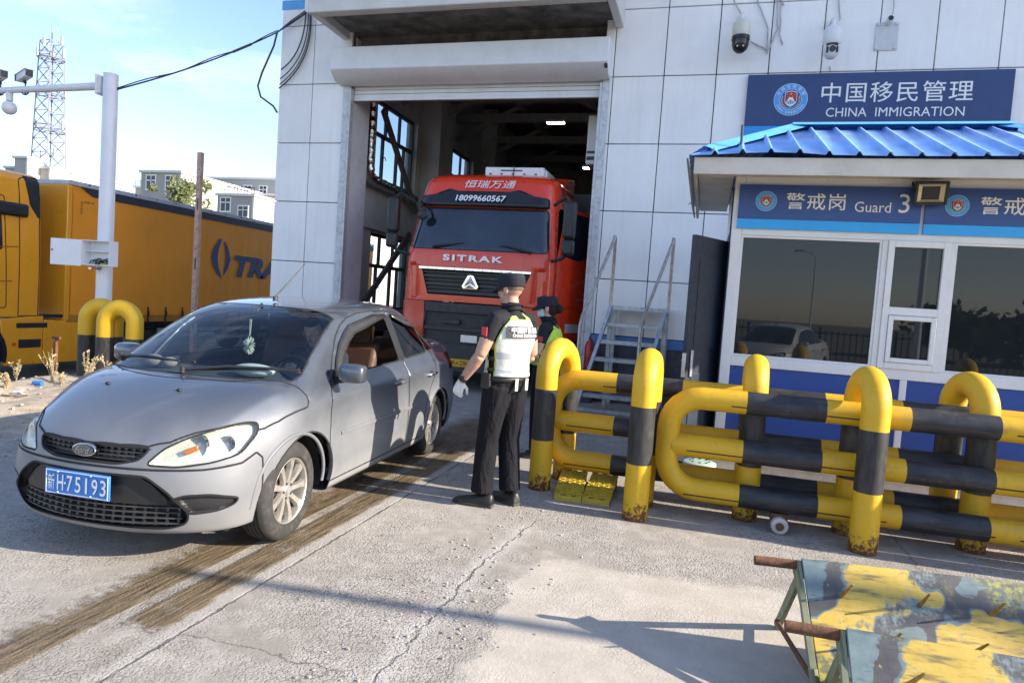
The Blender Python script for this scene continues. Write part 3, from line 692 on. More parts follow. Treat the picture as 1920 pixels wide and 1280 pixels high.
def bullet_cam():
    t = thing('bullet_camera','small bullet camera on a clear mounting plate, right of the dome cameras','camera',(2.29,YF,6.1))
    m = MB(t.location); m.box((2.13,YF-.02,5.72),(2.44,YF-.004,6.13)); m.build('mounting_plate',mat('pale_plate',(.58,.59,.60),.3,var=.05),t,bevel=.004)
    m = MB(t.location)
    for x in (2.16,2.41):
        for z in (5.75,6.10): m.cyl((x,YF-.034,z),(x,YF-.02,z),.018,8)
    m.build('bolt',M_alu,t)
    m = MB(t.location); m.cyl((2.29,YF-.03,6.12),(2.28,YF-.22,6.11),.045,14); m.bar((2.34,YF-.04,6.2),(2.30,YF-.1,6.13),.025,.025); m.build('body',M_white,t)
    m = MB(t.location); m.cyl((2.28,YF-.222,6.11),(2.28,YF-.226,6.11),.036,14); m.build('lens',M_black,t)
bullet_cam()
def wall_cables():
    t = MB((.5,YF,6.3)); y = YF-.03
    for pts,r in (([(0.02,y,6.9),(.06,y,6.55),(.18,y,6.35),(.2,y-.25,6.22)],.010),([(.30,y,7.0),(.42,y,6.5),(.60,y,6.1),(.62,y,5.72)],.011),([(.62,y,7.0),(.70,y,6.6),(.74,y,6.1),(.68,y,5.9),(.62,y,5.75)],.012),([(.66,y,7),(.76,y,6.5),(.78,y,6.0),(.83,y,5.85)],.012),([(.35,y,5.92),(.5,y,5.84),(.62,y,5.78)],.01),([(.55,y,7),(.66,y,6.7),(.80,y,6.45)],.014),
        ([(1.5,y,7.0),(1.52,y,6.75),(1.58,y,6.5),(1.62,y,6.2),(1.6,y-.1,6.15)],.011),([(1.56,y,7.0),(1.50,y,6.6)],.014),([(1.54,y,5.5),(1.55,y,5.42)],.012),([(2.33,y,7.0),(2.34,y,6.6),(2.33,y-.02,6.2)],.008)):
        P = [Vector(p) for p in pts]; q = []
        for a,b in zip(P,P[1:]): q += [a.lerp(b,i/5)+Vector((random.uniform(-.006,.006),0,0)) for i in range(5)]
        t.tube(q+[P[-1]],r,6)
    tag(t.build('cable_bundle',mat('grey_cable',(.42,.42,.43),.5,var=.2)),'loose grey cables running down the hall wall beside the dome cameras','cable')
wall_cables()

# ================================================================== STAIRS
def build_stairs():
    t = thing('access_stair','grey steel access stair with bent handrails against the hall wall','stair',(-1.05,10.6,0))
    P = lambda: MB(t.location)
    fy,py,pz = 9.95,10.72,1.62; fl,fr,pl,pr = -1.75,-.87,-1.42,-.57
    for (xf,xp) in ((fl,pl),(fr,pr)):
        m = P(); m.bar((xf,fy,.0),(xp,py,pz),.05,.11,up=(0,1,0)); m.build('stringer',M_galv,t,bevel=.004)
    for k in range(1,6):
        f = k/6; m = P(); a = fl+(pl-fl)*f; b = fr+(pr-fr)*f; y = fy+(py-fy)*f; z = pz*f
        m.box((a,y-.02,z-.018),(b,y+.20,z+.018)); m.box((a,y-.022,z-.04),(b,y-.018,z+.018)); m.build('tread',M_galv,t,bevel=.003)
    m = P(); m.box((pl-.03,py-.02,pz-.05),(pr+.03,11.32,pz+.02)); m.build('platform',M_galv,t,bevel=.004)
    for x in (pl,pr):
        for y in (py+.02,11.27):
            m = P(); m.box((x-.03,y-.03,0),(x+.03,y+.03,pz-.052)); m.build('leg',M_galv,t)
    m = P(); m.bar((fl-.04,fy-.02,.06),(fr+.04,fy-.02,.06),.05,.05); m.bar((pl,py+.02,.35),(pr,py+.02,.35),.04,.04); m.build('cross_bar',M_galv,t)
    Mr = mat('worn_handrail',(.42,.38,.34),.4,metal=.6,var=.3,scale=12,dirt=.3,dcol=(.16,.10,.06))
    for (xf,xp) in ((fl-.02,pl-.03),(fr,pr+.03)):
        m = P(); xm = xf+(xp-xf)*.05
        pts = [(xf,fy+.06,.15),(xf,fy+.07,1.30),(xf+(xp-xf)*.05,fy+.12,1.45),(xp-(xp-xf)*.02,py+.02,2.66),(xp,py+.06,2.73),(xp,py+.12,2.71),(xp,py+.16,2.62),(xp,py+.16,pz+.02)]
        m.tube(pts,.026,10); m.build('handrail',Mr,t)
    return t
build_stairs()
def extinguisher():
    t = thing('fire_extinguisher','red fire extinguisher standing at the hall door jamb behind the stair','extinguisher',(-1.78,11.15,.0))
    m = MB(t.location); c = (-1.78,11.15,.55); m.lathe([(.001,0),(.075,.005),(.08,.03),(.08,.40),(.06,.46),(.03,.49),(.03,.52)],c,(0,0,1),16); m.build('cylinder',mat('red_enamel',(.40,.02,.015),.3),t,smooth=50)
    m = MB(t.location); m.bar((-1.78,11.10,1.08),(-1.78,11.2,1.10),.03,.02); m.tube([(-1.78,11.15,1.06),(-1.72,11.1,1.04),(-1.70,11.08,.85)],.012,6); m.build('valve',M_black,t)
    m = MB(t.location); m.box((-1.88,11.05,0),(-1.68,11.25,.548)); m.build('stand',M_dsteel,t)
extinguisher()

# ================================================================== BOLLARDS AND RAIL BARRIERS
def band_mat(name='yellow_black_bollard_paint', lo=.43, hi=.865):
    s = NT(name); X,Y,Z = s.xyz()
    n = s.noise(9,6,.65); n2 = s.noise(2.2,4)
    y = s.mix(s.rng(n2,.3,.7),(.60,.345,.012),(.70,.43,.022)); y = s.mix(s.ma('MULTIPLY',s.rng(n,.56,.72),.45),y,(.32,.18,.03))
    k = s.mix(s.rng(s.noise(6,7,.7,vec=s.mapping((3,3,.6))),.35,.75),(.016,.016,.017),(.07,.066,.06))
    zz = s.ma('ADD',Z,s.ma('MULTIPLY',s.ma('SUBTRACT',s.noise(5,3),.5),.012))
    bl = s.ma('MULTIPLY',s.ma('GREATER_THAN',zz,lo),s.ma('LESS_THAN',zz,hi))
    c = s.mix(bl,y,k)
    ch = s.noise(38,7,.75); ch2 = s.noise(1,6,.7,vec=s.mapping((60,60,4)))
    c = s.mix(s.ma('MULTIPLY',s.rng(ch,.655,.68),.85),c,(.10,.05,.03)); c = s.mix(s.ma('MULTIPLY',s.rng(ch2,.62,.72),.40),c,(.16,.11,.05)); c = s.mix(s.ma('MULTIPLY',s.rng(s.noise(3.5,7,.7),.55,.75),.22),c,(.24,.20,.15))
    ru = s.ma('MULTIPLY',s.rng(s.noise(22,8,.75),s.rng(Z,.0,.22,.36,.66),s.rng(Z,.0,.22,.46,.72)),s.rng(Z,.4,.2))
    c = s.mix(ru,c,(.11,.04,.018))
    s.set(col=c,rough=s.rng(s.noise(14,4),.3,.7,.36,.60),spec=.4); s.bump(s.ma('ADD',s.ma('ADD',n,s.ma('MULTIPLY',s.noise(5,3),2.2)),s.ma('MULTIPLY',ru,.6)),.15,.006); return s.m
M_band = band_mat(); M_band2 = band_mat('bollard_paint_black_foot',-1,.72)
def u_path(span, h=1.30, r=.095, n=14):
    R = span/2; zt = h-r-R
    return [(0,0,-.02)]+[(0,0,zt*i/4) for i in range(1,4)]+[(R-R*math.cos(math.pi*i/n),0,zt+R*math.sin(math.pi*i/n)) for i in range(n+1)]+[(span,0,zt*i/4) for i in (3,2,1)]+[(span,0,-.02)]
def bollard(x, y, ang, label, span=.40, group='yellow and black bent-pipe bollards by the booth', r=.095, h=1.30, z=0, M=None):
    t = thing('bent_pipe_bollard',label,'bollard',(x,y,z),ang,group)
    m = MB(); m.tube(u_path(span,h,r),r,20)
    o = m.build('pipe',M or M_band,t,smooth=60)
    return t
UP = math.pi/2
bollard(-1.24,5.6,UP-.25,'yellow and black bollard beside the officer, leftmost by the booth',.46)
bollard(-.38,5.15,UP-.04,'yellow and black bollard in front of the steel stair, behind the yellow mats')
bollard(1.21,5.19,UP+.10,'yellow and black bollard in front of the booth windows, nearest the striped plates')
bollard(2.02,5.62,UP+.22,'yellow and black bollard at the right edge of the photo')
bollard(.44,5.58,UP-.03,'yellow and black bollard behind the wheeled barrier, below the booth corner')
bollard(3.0,5.2,UP+.1,'yellow and black bollard just beyond the right edge')
def rail_mat():
    s = NT('rail_barrier_paint'); X,Y,Z = s.xyz()
    n = s.noise(9,6,.65); n2 = s.noise(2.2,4)
    y = s.mix(s.rng(n2,.3,.7),(.58,.335,.012),(.68,.415,.02)); y = s.mix(s.ma('MULTIPLY',s.rng(n,.56,.72),.45),y,(.30,.17,.03))
    k = s.mix(s.rng(s.noise(5,7,.7,vec=s.mapping((.8,3,3))),.35,.75),(.013,.015,.02),(.055,.055,.058))
    f = s.ma('FRACT',s.ma('DIVIDE',s.ma('SUBTRACT',X,.56),1.105))
    bl = s.ma('MULTIPLY',s.ma('LESS_THAN',f,.5),s.ma('GREATER_THAN',X,.56))
    c = s.mix(bl,y,k)
    ch = s.noise(38,7,.75); ch2 = s.noise(1,6,.7,vec=s.mapping((60,60,4)))
    c = s.mix(s.ma('MULTIPLY',s.rng(ch,.655,.68),.85),c,(.10,.05,.03)); c = s.mix(s.ma('MULTIPLY',s.rng(ch2,.62,.72),.40),c,(.16,.11,.05)); c = s.mix(s.ma('MULTIPLY',s.rng(s.noise(3.5,7,.7),.55,.75),.22),c,(.24,.20,.15))
    # scraped weld seam along the lower front of every rail
    s.set(col=c,rough=s.rng(s.noise(14,4),.3,.7,.36,.60),spec=.4); s.bump(s.ma('ADD',n,s.ma('MULTIPLY',s.noise(5,3),2.2)),.18,.008); return s.m
M_rail = rail_mat()
M_scrape = mat('rusty_scrape',(.055,.028,.018),.8,var=.5,scale=25)
def rail_barrier(x, y, L, label, caster=True):
    t = thing('rail_barrier',label,'barrier',(x,y,0),0,'wheeled three-rail pipe barriers')
    r = .088; zb,zm,zt = .225,.565,.94; R = .24
    m = MB()
    pts = [(L,0,zt)]+[(L-(L-R)*i/6,0,zt) for i in range(1,6)]+arc((R,0,zt-R),R,UP,math.pi,6,(1,0,0),(0,0,1))+arc((R,0,zb+R),R,math.pi,1.5*math.pi,6,(1,0,0),(0,0,1))+[(R+(L-R)*i/6,0,zb) for i in range(1,7)]
    m.tube(pts,r,20); m.tube([(r*.4,0,zm),(L,0,zm)],r,20); m.tube([(L,0,zb),(L,0,zt)],r,16)
    m.build('frame',M_rail,t,smooth=50)
    m = MB()
    for z in (zb,zm,zt):
        xx = .45 if z == zt else .15
        while xx < L-.3:
            l = random.uniform(.35,.8); a = -R_(62)
            m.obox((xx+l/2,-r*math.cos(R_(18)),z-r*math.sin(R_(18))),(l/2,0,0),(0,.002,0),(0,0,.005)); xx += l+random.uniform(.02,.25)
    m.build('weld_seam',M_scrape,t)
    if caster:
        for cx in (.86,L-.5):
            m = MB(); m.box((cx-.06,-.04,.075),(cx+.06,.05,.135)); m.bar((cx,-.03,.08),(cx,-.05,.05),.05,.02); k = m.build('caster',M_rust,t)
            m = MB(); m.cyl((cx,-.115,.062),(cx,-.045,.062),.062,20); m.build('wheel',mat('white_nylon',(.55,.53,.48),.5,dirt=.4),k,bevel=.01)
            m = MB(); m.cyl((cx,-.125,.062),(cx,-.116,.062),.03,12); m.build('hub',M_rust,k)
    return t
rail_barrier(-.19,5.40,3.6,'front wheeled yellow and black pipe barrier with a white caster')
rail_barrier(-1.23,5.87,5.2,'rear yellow and black pipe barrier, its end loop beside the officer')

# left pair of bollards by the camera pole
bollard(-8.86,7.97,.25,'large yellow bollard left of the white camera pole, behind the sedan',.42,'bent-pipe bollards at the camera pole',.118,1.28,-.06,M_band2)
bollard(-8.44,7.90,.25,'large yellow bollard nearest the sedan bonnet, right of the camera pole',.44,'bent-pipe bollards at the camera pole',.118,1.28,-.06,M_band2)

# yellow kerb mats, plastic sheet, round lid
def mats():
    M_mat = mat('yellow_rubber_mat',(.50,.36,.03),.6,var=.2,dirt=.35,dcol=(.2,.16,.08),scale=14)
    M_gap = mat('mat_hollow',(.10,.075,.02),.8,var=.3)
    for (cx,cy,rz,lab) in ((-.97,5.66,.10,'yellow cellular kerb mat beside the leftmost bollard'),(-.72,5.68,.02,'yellow cellular kerb mat nearest the second bollard')):
        t = thing('kerb_mat',lab,'mat',(cx,cy,0),rz,'yellow kerb mats')
        m = MB(); w,l = .11,.31; m.prism([(-l,0),(l,0),(l,.10),(-l,.035)],(-w,0,0.002),(0,1,0),(0,0,1),(2*w,0,0)); m.build('base',M_gap,t)
        m = MB(); 
        for i in range(10):
            for j in range(5):
                x = -w+.022+j*.044; y = -l+.03+i*.062+(.03 if j%2 else 0); z = .037+(y+l)/(2*l)*.065
                if abs(y) < l-.01: m.lathe([(.030,0),(.030,.016),(.020,.016),(.020,0)],(x,y,z-.004),(0,0,1),8)
        m.obox((0,-l-.005,.02),(w,0,0),(0,.006,0),(0,0,.022)); m.build('cells',M_mat,t,smooth=0)
    m = MB((-1.12,6.6,0)); vs = []; n = 14
    for j in range(n):
        for i in range(n):
            a,b = i/(n-1)-.5,j/(n-1)-.5; vs.append((-1.12+a*.42,6.6+b*.3,max(.004,.16*math.cos(a*3)*math.cos(b*3)+random.uniform(-.035,.035)-.05)))
    m.add(vs,[(j*n+i,j*n+i+1,(j+1)*n+i+1,(j+1)*n+i) for j in range(n-1) for i in range(n-1)])
    tag(m.build('plastic_sheet',mat('yellow_plastic_sheet',(.62,.44,.02),.35)),'crumpled yellow plastic sheet on the ground behind the rear barrier','sheet')
    t = thing('round_lid','pale green round lid standing at the booth corner','lid',(.08,6.75,0))
    m = MB(t.location); m.lathe([(.001,.17),(.13,.17),(.155,.16),(.16,.145),(.155,.13),(.15,.02),(.15,0)],(.08,6.75,0),(0,0,1),28); m.build('drum',mat('pale_green_lid',(.40,.52,.44),.45,dirt=.15),t,smooth=40)
    m = MB(t.location); 
    for k in range(8): a = 2*math.pi*k/8; m.cyl((.08+.09*math.cos(a),6.75+.09*math.sin(a),.171),(.08+.09*math.cos(a),6.75+.09*math.sin(a),.176),.012,8)
    m.build('rivet',M_dsteel,t)
mats()

# ================================================================== CAMERA POLE, ARM, CONTROL BOX, OVERHEAD CABLE
M_pole = mat('white_pole_paint',(.72,.73,.76),.35,var=.04,dirt=.08,scale=3)
def camera_pole(x, y, z0, label, ht=4.66, cams=True):
    t = thing('camera_pole',label,'pole',(x,y,z0))
    P = lambda: MB((x,y,z0)); g = 0
    m = P(); m.cyl((x,y,z0-.1),(x,y,z0+.03+ht),.118,28,r2=.105); m.cyl((x,y,z0+ht+.03),(x,y,z0+ht+.035),.108,28); m.cyl((x,y,z0),(x,y,z0+.03),.22,24); m.build('post',M_pole,t,smooth=40)
    a = Vector((x-.12,y,z0+ht-.12)); 
    m = P(); m.obox((x-.13,y,z0+ht-.14),(.02,0,0),(0,.1,0),(0,0,.13)); m.obox((x-.165,y,z0+ht-.14),(.012,0,0),(0,.12,0),(0,0,.15)); m.tube([(x-.17,y,z0+ht-.14),(x-3.9,y-.02,z0+ht-.20)],[.06,.04],16); m.build('arm',M_pole,t,smooth=40)
    for k,(dx,fl) in enumerate(((-1.72,1),(-2.25,1)) if cams else ()):
        cx = x+dx; cz = z0+ht-.16
        m = P(); m.cyl((cx,y,cz-.09),(cx,y,cz+.09),.012,8); m.tube(arc((cx,y,cz),.085,R_(200),R_(380),10,(1,0,0),(0,0,1)),.012,6); m.bar((cx,y,cz+.09),(cx,y-.02,cz+.14),.04,.03); b = m.build('camera_bracket',M_dsteel,t)
        m = P(); m.obox((cx,y-.02,cz+.20),Vector((.17,-.06,.02)),Vector((.02,.05,0)),(0,0,.05)); m.obox((cx-.02,y-.02,cz+.255),Vector((.21,-.075,.025)),Vector((.025,.06,0)),(0,0,.006)); b2 = m.build('camera_body',M_white,b,bevel=.008)
        m = P(); m.obox((cx+.178,y-.082,cz+.222),Vector((.012,-.004,.001)),Vector((.018,.045,0)),(0,0,.045)); m.obox((cx-.2,y+.05,cz+.19),Vector((.03,-.01,.003)),Vector((.02,.05,0)),(0,0,.045)); m.build('lens_hood',M_black,b)
    if not cams: return t
    m = P(); m.ball((x-2.05,y,z0+ht-.45),.11,14,8); m.cyl((x-2.05,y,z0+ht-.34),(x-2.05,y,z0+ht-.2),.05,10); m.build('dome',M_white,t,smooth=50)
    return t
PX,PY = -9.05,8.42
pole = camera_pole(PX,PY,-.05,'white camera pole with a horizontal arm and an open control box')
def control_box():
    t = thing('control_box','open white control box strapped to the camera pole','box',(PX,PY,1.7))
    P = lambda: MB(t.location); x0,x1,y0,y1,z0,z1 = PX-.15,PX+.38,PY-.28,PY-.12,1.70,2.08; e = .012
    sk = lambda m: None
    m = P(); m.box((x0,y1-e,z0),(x1,y1,z1)); m.box((x0,y0,z0),(x0+e,y1-e,z1)); m.box((x1-e,y0,z0),(x1,y1-e,z1)); m.box((x0+e,y0,z0),(x1-e,y1-e,z0+e)); m.box((x0+e,y0,z1-e),(x1-e,y1-e,z1)); m.box((x0+e,y0+.05,z0+.21),(x1-e,y1-e,z0+.22)); m.build('casing',M_white,t)
    m = P(); m.obox((x0-.225,y0-.07,(z0+z1)/2-.012),Vector((.22,.07,0)),Vector((-.002,.006,0)),(0,0,.2)); d = m.build('door',M_white,t,bevel=.004)
    m = P(); m.cyl((x0-.41,y0-.135,1.9),(x0-.415,y0-.15,1.9),.012,8); m.build('lock',M_dsteel,d)
    m = P()
    for k in range(7): m.tube(sag((x0+.05+.05*k,y0+.1,z0+.03),(x0+.12+.055*k,y0+.14,z0+.06+.02*(k%3)),-.04,5),.008,5)
    m.box((x0+.30,y0+.06,z0+e),(x0+.48,y0+.12,z0+.05)); m.box((x0+.2,y0+.06,z0+e),(x0+.28,y0+.14,z0+.07)); m.build('wiring',M_black,t)
    m = P(); m.box((x0+.31,y0+.05,z0+.016),(x0+.47,y0+.058,z0+.035)); m.build('terminal_block',mat('yellow_terminal',(.6,.42,.03),.5),t)
    m = P(); m.box((x0+.14,y0-.004,z0-.06),(x0+.2,PY-.1,z0-.03)); m.build('clamp',M_alu,t)
control_box()
def overhead_cable():
    m = MB((-8.5,10,5)); a = Vector((PX+.1,PY+.02,4.42)); b = Vector((-7.62,YF-.06,6.73)); c = Vector((-8.22,11.3,6.38))
    p1 = [a,a+Vector((.12,.25,.16))]+[ (a+Vector((.12,.25,.16))).lerp(c,i/14)-Vector((0,0,.18*4*(i/14)*(1-i/14)*.35)) for i in range(1,15)]
    m.tube(p1+[b],.014,6); m.tube([p+Vector((.01,0,.022+.02*math.sin(i))) for i,p in enumerate(p1)],.010,6)
    p = p1[10]; q = p1[12]; m.tube([p,q],.022,8)
    for off,r in ((0,.012),(.05,.010),(.10,.012),(.02,.009)):
        m.tube(sag((-7.55-off,YF-.05,6.78-off*.4),(-8.16+off*.3,YF-.05,5.35+off*3.5),.12,12,(.22-off,0,0)),r,6)
    m.tube([c,c+Vector((-.06,0,-.25)),c+Vector((-.28,-.02,-.75)),c+Vector((-.36,-.02,-1.0)),c+Vector((-.30,0,-1.2)),c+Vector((-.05,.05,-1.36)),(-8.19,YF-.02,4.9)],.018,6)
    for k in range(3): m.tube([b+Vector((-.02*k,0,.02*k)),c.lerp(b,.5)+Vector((0,-.02,.03*k-.03)),c],.010,5)
    tag(m.build('overhead_cable',mat('black_cable',(.05,.045,.05),.6)),'black overhead cables slung from the camera pole to the hall corner','cable')
overhead_cable()
# gantry pole right of the yard, outside the frame; its arm throws the long shadow line across the concrete
g = camera_pole(11.45,3.62,0,'white camera pole beyond the right edge whose arm shades the concrete',4.95,False)
g.rotation_euler = (0,0,.092)
def slotted_post():
    x,y = -10.5,12.05
    t = MB((x,y,-.6)); t.box((x-.05,y-.045,-.65),(x+.05,y+.045,4.28),0)
    for k in range(9):
        z = .55+k*.42; t.box((x+.0,y-.0495,z),(x+.028,y-.0455,z+.24 if k%3==0 else z+.02),1)
    t.box((x-.12,y-.12,-.6),(x+.12,y+.12,-.58),0)
    tag(t.build('slotted_post',[mat('weathered_brown_post',(.58,.37,.28),.75,var=.2,scale=8,dirt=.3),M_black]),'tall brown slotted post standing before the yellow trailer','post')
slotted_post()
# ================================================================== FAR BUILDINGS, TOWER, TREES
M_farshade = mat('shaded_render_far',(.36,.345,.325),.85,var=.06,scale=.3,dirt=.1)  # darker tone for the fronts: their shade is put into the colour
M_farlit = mat('sunlit_render_far',(.66,.63,.58),.85,var=.05,scale=.3)  # same render on the +X sides, sunlight painted in as a paler colour
M_trim = mat('pale_trim_far',(.62,.61,.59),.8)
def far_block(x0,x1,y0,y1,z1,label,wins,parapet=True,rail=None,z0=-.6):
    t = thing('far_building',label,'building',((x0+x1)/2,(y0+y1)/2,z0),group='buildings beyond the yellow trailer')
    P = lambda: MB(t.location)
    m = P(); m.box((x0,y0,z0),(x1-.3,y1,z1)); m.build('wall',M_farshade,t)
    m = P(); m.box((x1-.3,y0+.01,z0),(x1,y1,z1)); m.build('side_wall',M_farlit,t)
    m = P(); m.box((x0-.25,y0-.25,z1),(x1+.25,y1+.25,z1+.35)); m.build('roof',M_trim,t)
    for (cx,cz,w,h) in wins:
        m = P(); y = y0
        m.box((cx-w/2-.18,y-.14,cz-h/2-.2),(cx+w/2+.18,y-.004,cz-h/2)); m.box((cx-w/2-.18,y-.1,cz+h/2),(cx+w/2+.18,y-.004,cz+h/2+.16)); m.box((cx-w/2-.14,y-.08,cz-h/2),(cx-w/2,y-.004,cz+h/2)); m.box((cx+w/2,y-.08,cz-h/2),(cx+w/2+.14,y-.004,cz+h/2)); m.box((cx-.05,y-.06,cz-h/2),(cx+.05,y-.004,cz+h/2)); m.box((cx-w/2,y-.06,cz+h*.12),(cx+w/2,y-.004,cz+h*.2)); f = m.build('window',M_frame,t)
        m = P(); m.box((cx-w/2,y-.03,cz-h/2),(cx+w/2,y-.002,cz+h/2)); m.build('pane',M_glassd,f)
    if rail:
        m = P()
        for i in range(12): m.bar((x0+(x1-x0)*i/11,y0,z1+.35),(x0+(x1-x0)*i/11,y0,z1+1.2),.06,.06)
        m.bar((x0,y0,z1+1.2),(x1,y0,z1+1.2),.08,.08); m.bar((x0,y0,z1+.8),(x1,y0,z1+.8),.06,.06); m.build('roof_railing',M_dsteel,t)
    return t
far_block(-106,-97,80,92,16.9,'low grey block with a bright side wall below the lattice tower',[])
t_ = far_block(-101.5,-99,78,80.5,18.0,'small stair house beside the lattice tower on the left roof',[])
far_block(-93,-82,92,100,16.3,'long low roof with dark railing between pole and windowed block',[],rail=True)
far_block(-79.9,-72.9,80,112,16.6,'tall grey block with two white windows near the roofline',[(-78.1,15.2,1.5,1.9),(-74.7,15.2,1.5,1.9),(-78.1,11.4,1.5,1.9),(-74.7,11.4,1.5,1.9),(-78.1,7.6,1.5,1.9),(-74.7,7.6,1.5,1.9)])
far_block(-66.6,-60.6,80,88,13.6,'lower grey block with stepped windows, left of the hall corner',[(-65.2,12.4,1.5,1.8),(-62.3,11.5,1.5,1.4),(-65.2,8,1.5,1.8),(-62.3,8,1.5,1.4)],rail=True)
far_block(-72.5,-58,96,120,16.2,'long pale hall roof in the distance behind the tree',[(-70,14,1.5,1.5),(-66,14,1.5,1.5)])
far_block(-95,-74,104,118,20.2,'long pale grey row with many windows in the far distance',[(-93+3.2*i,18.2,1.4,1.7) for i in range(6)])
def tower():
    bx,by,z0 = -146,120,-.6; zt = 55
    t = thing('lattice_tower','tall steel lattice mast with ring platforms and white antennas','tower',(bx,by,z0))
    M_t = mat('mast_steel',(.26,.25,.29),.5,metal=.2,var=.1)
    m = MB(t.location); W_ = lambda z: 3.0-(z/56)*1.5
    lv = [0]+[3.1*i for i in range(1,18)]
    cs = [(1,1),(-1,1),(-1,-1),(1,-1)]
    cor = lambda z,k: Vector((bx+cs[k][0]*W_(z),by+cs[k][1]*W_(z),z))
    for a,b in zip(lv,lv[1:]):
        for k in range(4):
            q = (k+1)%4
            m.bar(cor(a,k),cor(b,k),.24,.24); m.bar(cor(b,k),cor(b,q),.13,.13); m.bar(cor(a,k),cor(b,q),.12,.12); m.bar(cor(a,q),cor(b,k),.12,.12)
    m.build('lattice',M_t,t,smooth=0)
    for z in (33,41,49):
        m = MB(t.location); w = W_(z)+.9
        m.tube([(bx+w*math.cos(a*math.pi/8),by+w*math.sin(a*math.pi/8),z) for a in range(16)],.14,6,closed=True); m.tube([(bx+w*math.cos(a*math.pi/8),by+w*math.sin(a*math.pi/8),z+1.1) for a in range(16)],.08,6,closed=True)
        for a in range(8): m.bar((bx+w*math.cos(a*math.pi/4),by+w*math.sin(a*math.pi/4),z),(bx+w*math.cos(a*math.pi/4),by+w*math.sin(a*math.pi/4),z+1.1),.08,.08); m.bar((bx,by,z),(bx+w*math.cos(a*math.pi/4),by+w*math.sin(a*math.pi/4),z),.1,.1)
        m.build('ring_platform',M_t,t)
    for i,(z,a) in enumerate(((50.5,.3),(50.5,2.4),(52,5.0),(50,4.0),(42.5,1.2),(34.5,.2),(34.5,3.4),(28,5.9),(28,2.9),(53,.1))):
        m = MB(t.location); w = W_(z)+1.0; c = Vector((bx+w*math.cos(a),by+w*math.sin(a),z)); m.box(c-Vector((.22,.16,1.0)),c+Vector((.22,.16,1.0))); m.bar(c,(bx,by,z),.08,.08); m.build('antenna',M_white,t)
    m = MB(t.location); m.cyl((bx,by,52.7),(bx,by,56.5),.12,8); m.cyl((bx+1.5,by,52.7),(bx+1.5,by,55.5),.1,8); m.build('mast_tip',M_t,t)
tower()
M_leaf = [mat('pale_leaf',(.17,.19,.075),.7,var=.3,scale=.8),mat('olive_leaf',(.10,.125,.045),.7,var=.3,scale=.8)]
M_bark = mat('grey_bark',(.12,.10,.08),.9,var=.3)
def tree(x,y,z0,h,rad,label,seed,n=1500,leaf=.20,cat='tree',grp='trees before the far buildings',leafm=None,cz=.62):
    rnd = random.Random(seed)
    t = thing('leafy_tree',label,cat,(x,y,z0),group=grp)
    m = MB(); top = h*.62; pts = [(0,0,-.1),(.03*h*rnd.uniform(-1,1),.02*h,h*.3),(.05*h*rnd.uniform(-1,1),.0,top)]
    m.tube(pts,[h*.022,h*.016,h*.008],8); tips = []
    for k in range(9):
        a = rnd.uniform(0,6.28); zz = h*rnd.uniform(.25,.6); e = Vector((math.cos(a)*rad*rnd.uniform(.4,.85),math.sin(a)*rad*rnd.uniform(.4,.85),zz+h*rnd.uniform(.12,.34)))
        m.tube([(0,0,zz),Vector((0,0,zz)).lerp(e,.5)+Vector((0,0,-.02*h)),e],[h*.010,h*.007,h*.003],6); tips.append(e)
    m.build('trunk',M_bark,t)
    cl = [(e,rad*rnd.uniform(.28,.5)) for e in tips]+[(Vector((rnd.uniform(-.5,.5)*rad,rnd.uniform(-.5,.5)*rad,h*rnd.uniform(.55,.93))),rad*rnd.uniform(.25,.45)) for _ in range(9)]
    m = MB(); 
    for i in range(n):
        c,r = rnd.choice(cl); d = Vector((rnd.gauss(0,1),rnd.gauss(0,1),rnd.gauss(0,.9)))
        d = d.normalized()*r*rnd.uniform(.3,1)**.6; p = c+d
        u = Vector((rnd.gauss(0,1),rnd.gauss(0,1),rnd.gauss(0,1))).normalized(); v = u.orthogonal().normalized(); s_ = leaf*rnd.uniform(.6,1.4)
        m.add([p-u*s_,p+v*s_*.55,p+u*s_,p-v*s_*.55],[(0,1,2,3)],0 if rnd.random()<.6 else 1)
    m.build('crown',leafm or M_leaf,t,smooth=0)
tree(-62.5,70,-.6,15.6,2.8,'pale green tree behind the trailer, nearest the brown post',3,2200,.22)
tree(-67.5,70,-.6,14.4,2.2,'thin pale tree behind the trailer below the two white windows',5,1200,.2)

# ================================================================== WEEDS AND LITTER ON THE VERGE
M_straw = mat('dry_straw',(.42,.34,.19),.9,var=.25)
def weed(x,y,h,n,label,seed):
    rnd = random.Random(seed); m = MB((x,y,ground_h(x,y)-.02)); o = m.org
    for i in range(n):
        a = rnd.uniform(0,6.28); l = h*rnd.uniform(.55,1); sp = rnd.uniform(.1,.45)*l
        e = o+Vector((math.cos(a)*sp,math.sin(a)*sp,l)); mid = o.lerp(e,.5)-Vector((math.cos(a)*sp*.18,math.sin(a)*sp*.18,0))
        m.tube([o,mid,e],[.005,.004,.002],4)
        for k in range(9):
            f = rnd.uniform(.35,1); p = mid.lerp(e,f*2-1) if f>.5 else o.lerp(mid,f*2); u = Vector((rnd.gauss(0,1),rnd.gauss(0,1),rnd.gauss(.6,1))).normalized()*rnd.uniform(.02,.05); v = u.orthogonal()*.25
            m.add([p,p+u*.5+v,p+u,p+u*.5-v],[(0,1,2,3)])
    tag(m.build('dry_weed',M_straw,smooth=0),label,'weed','dry weeds on the verge')
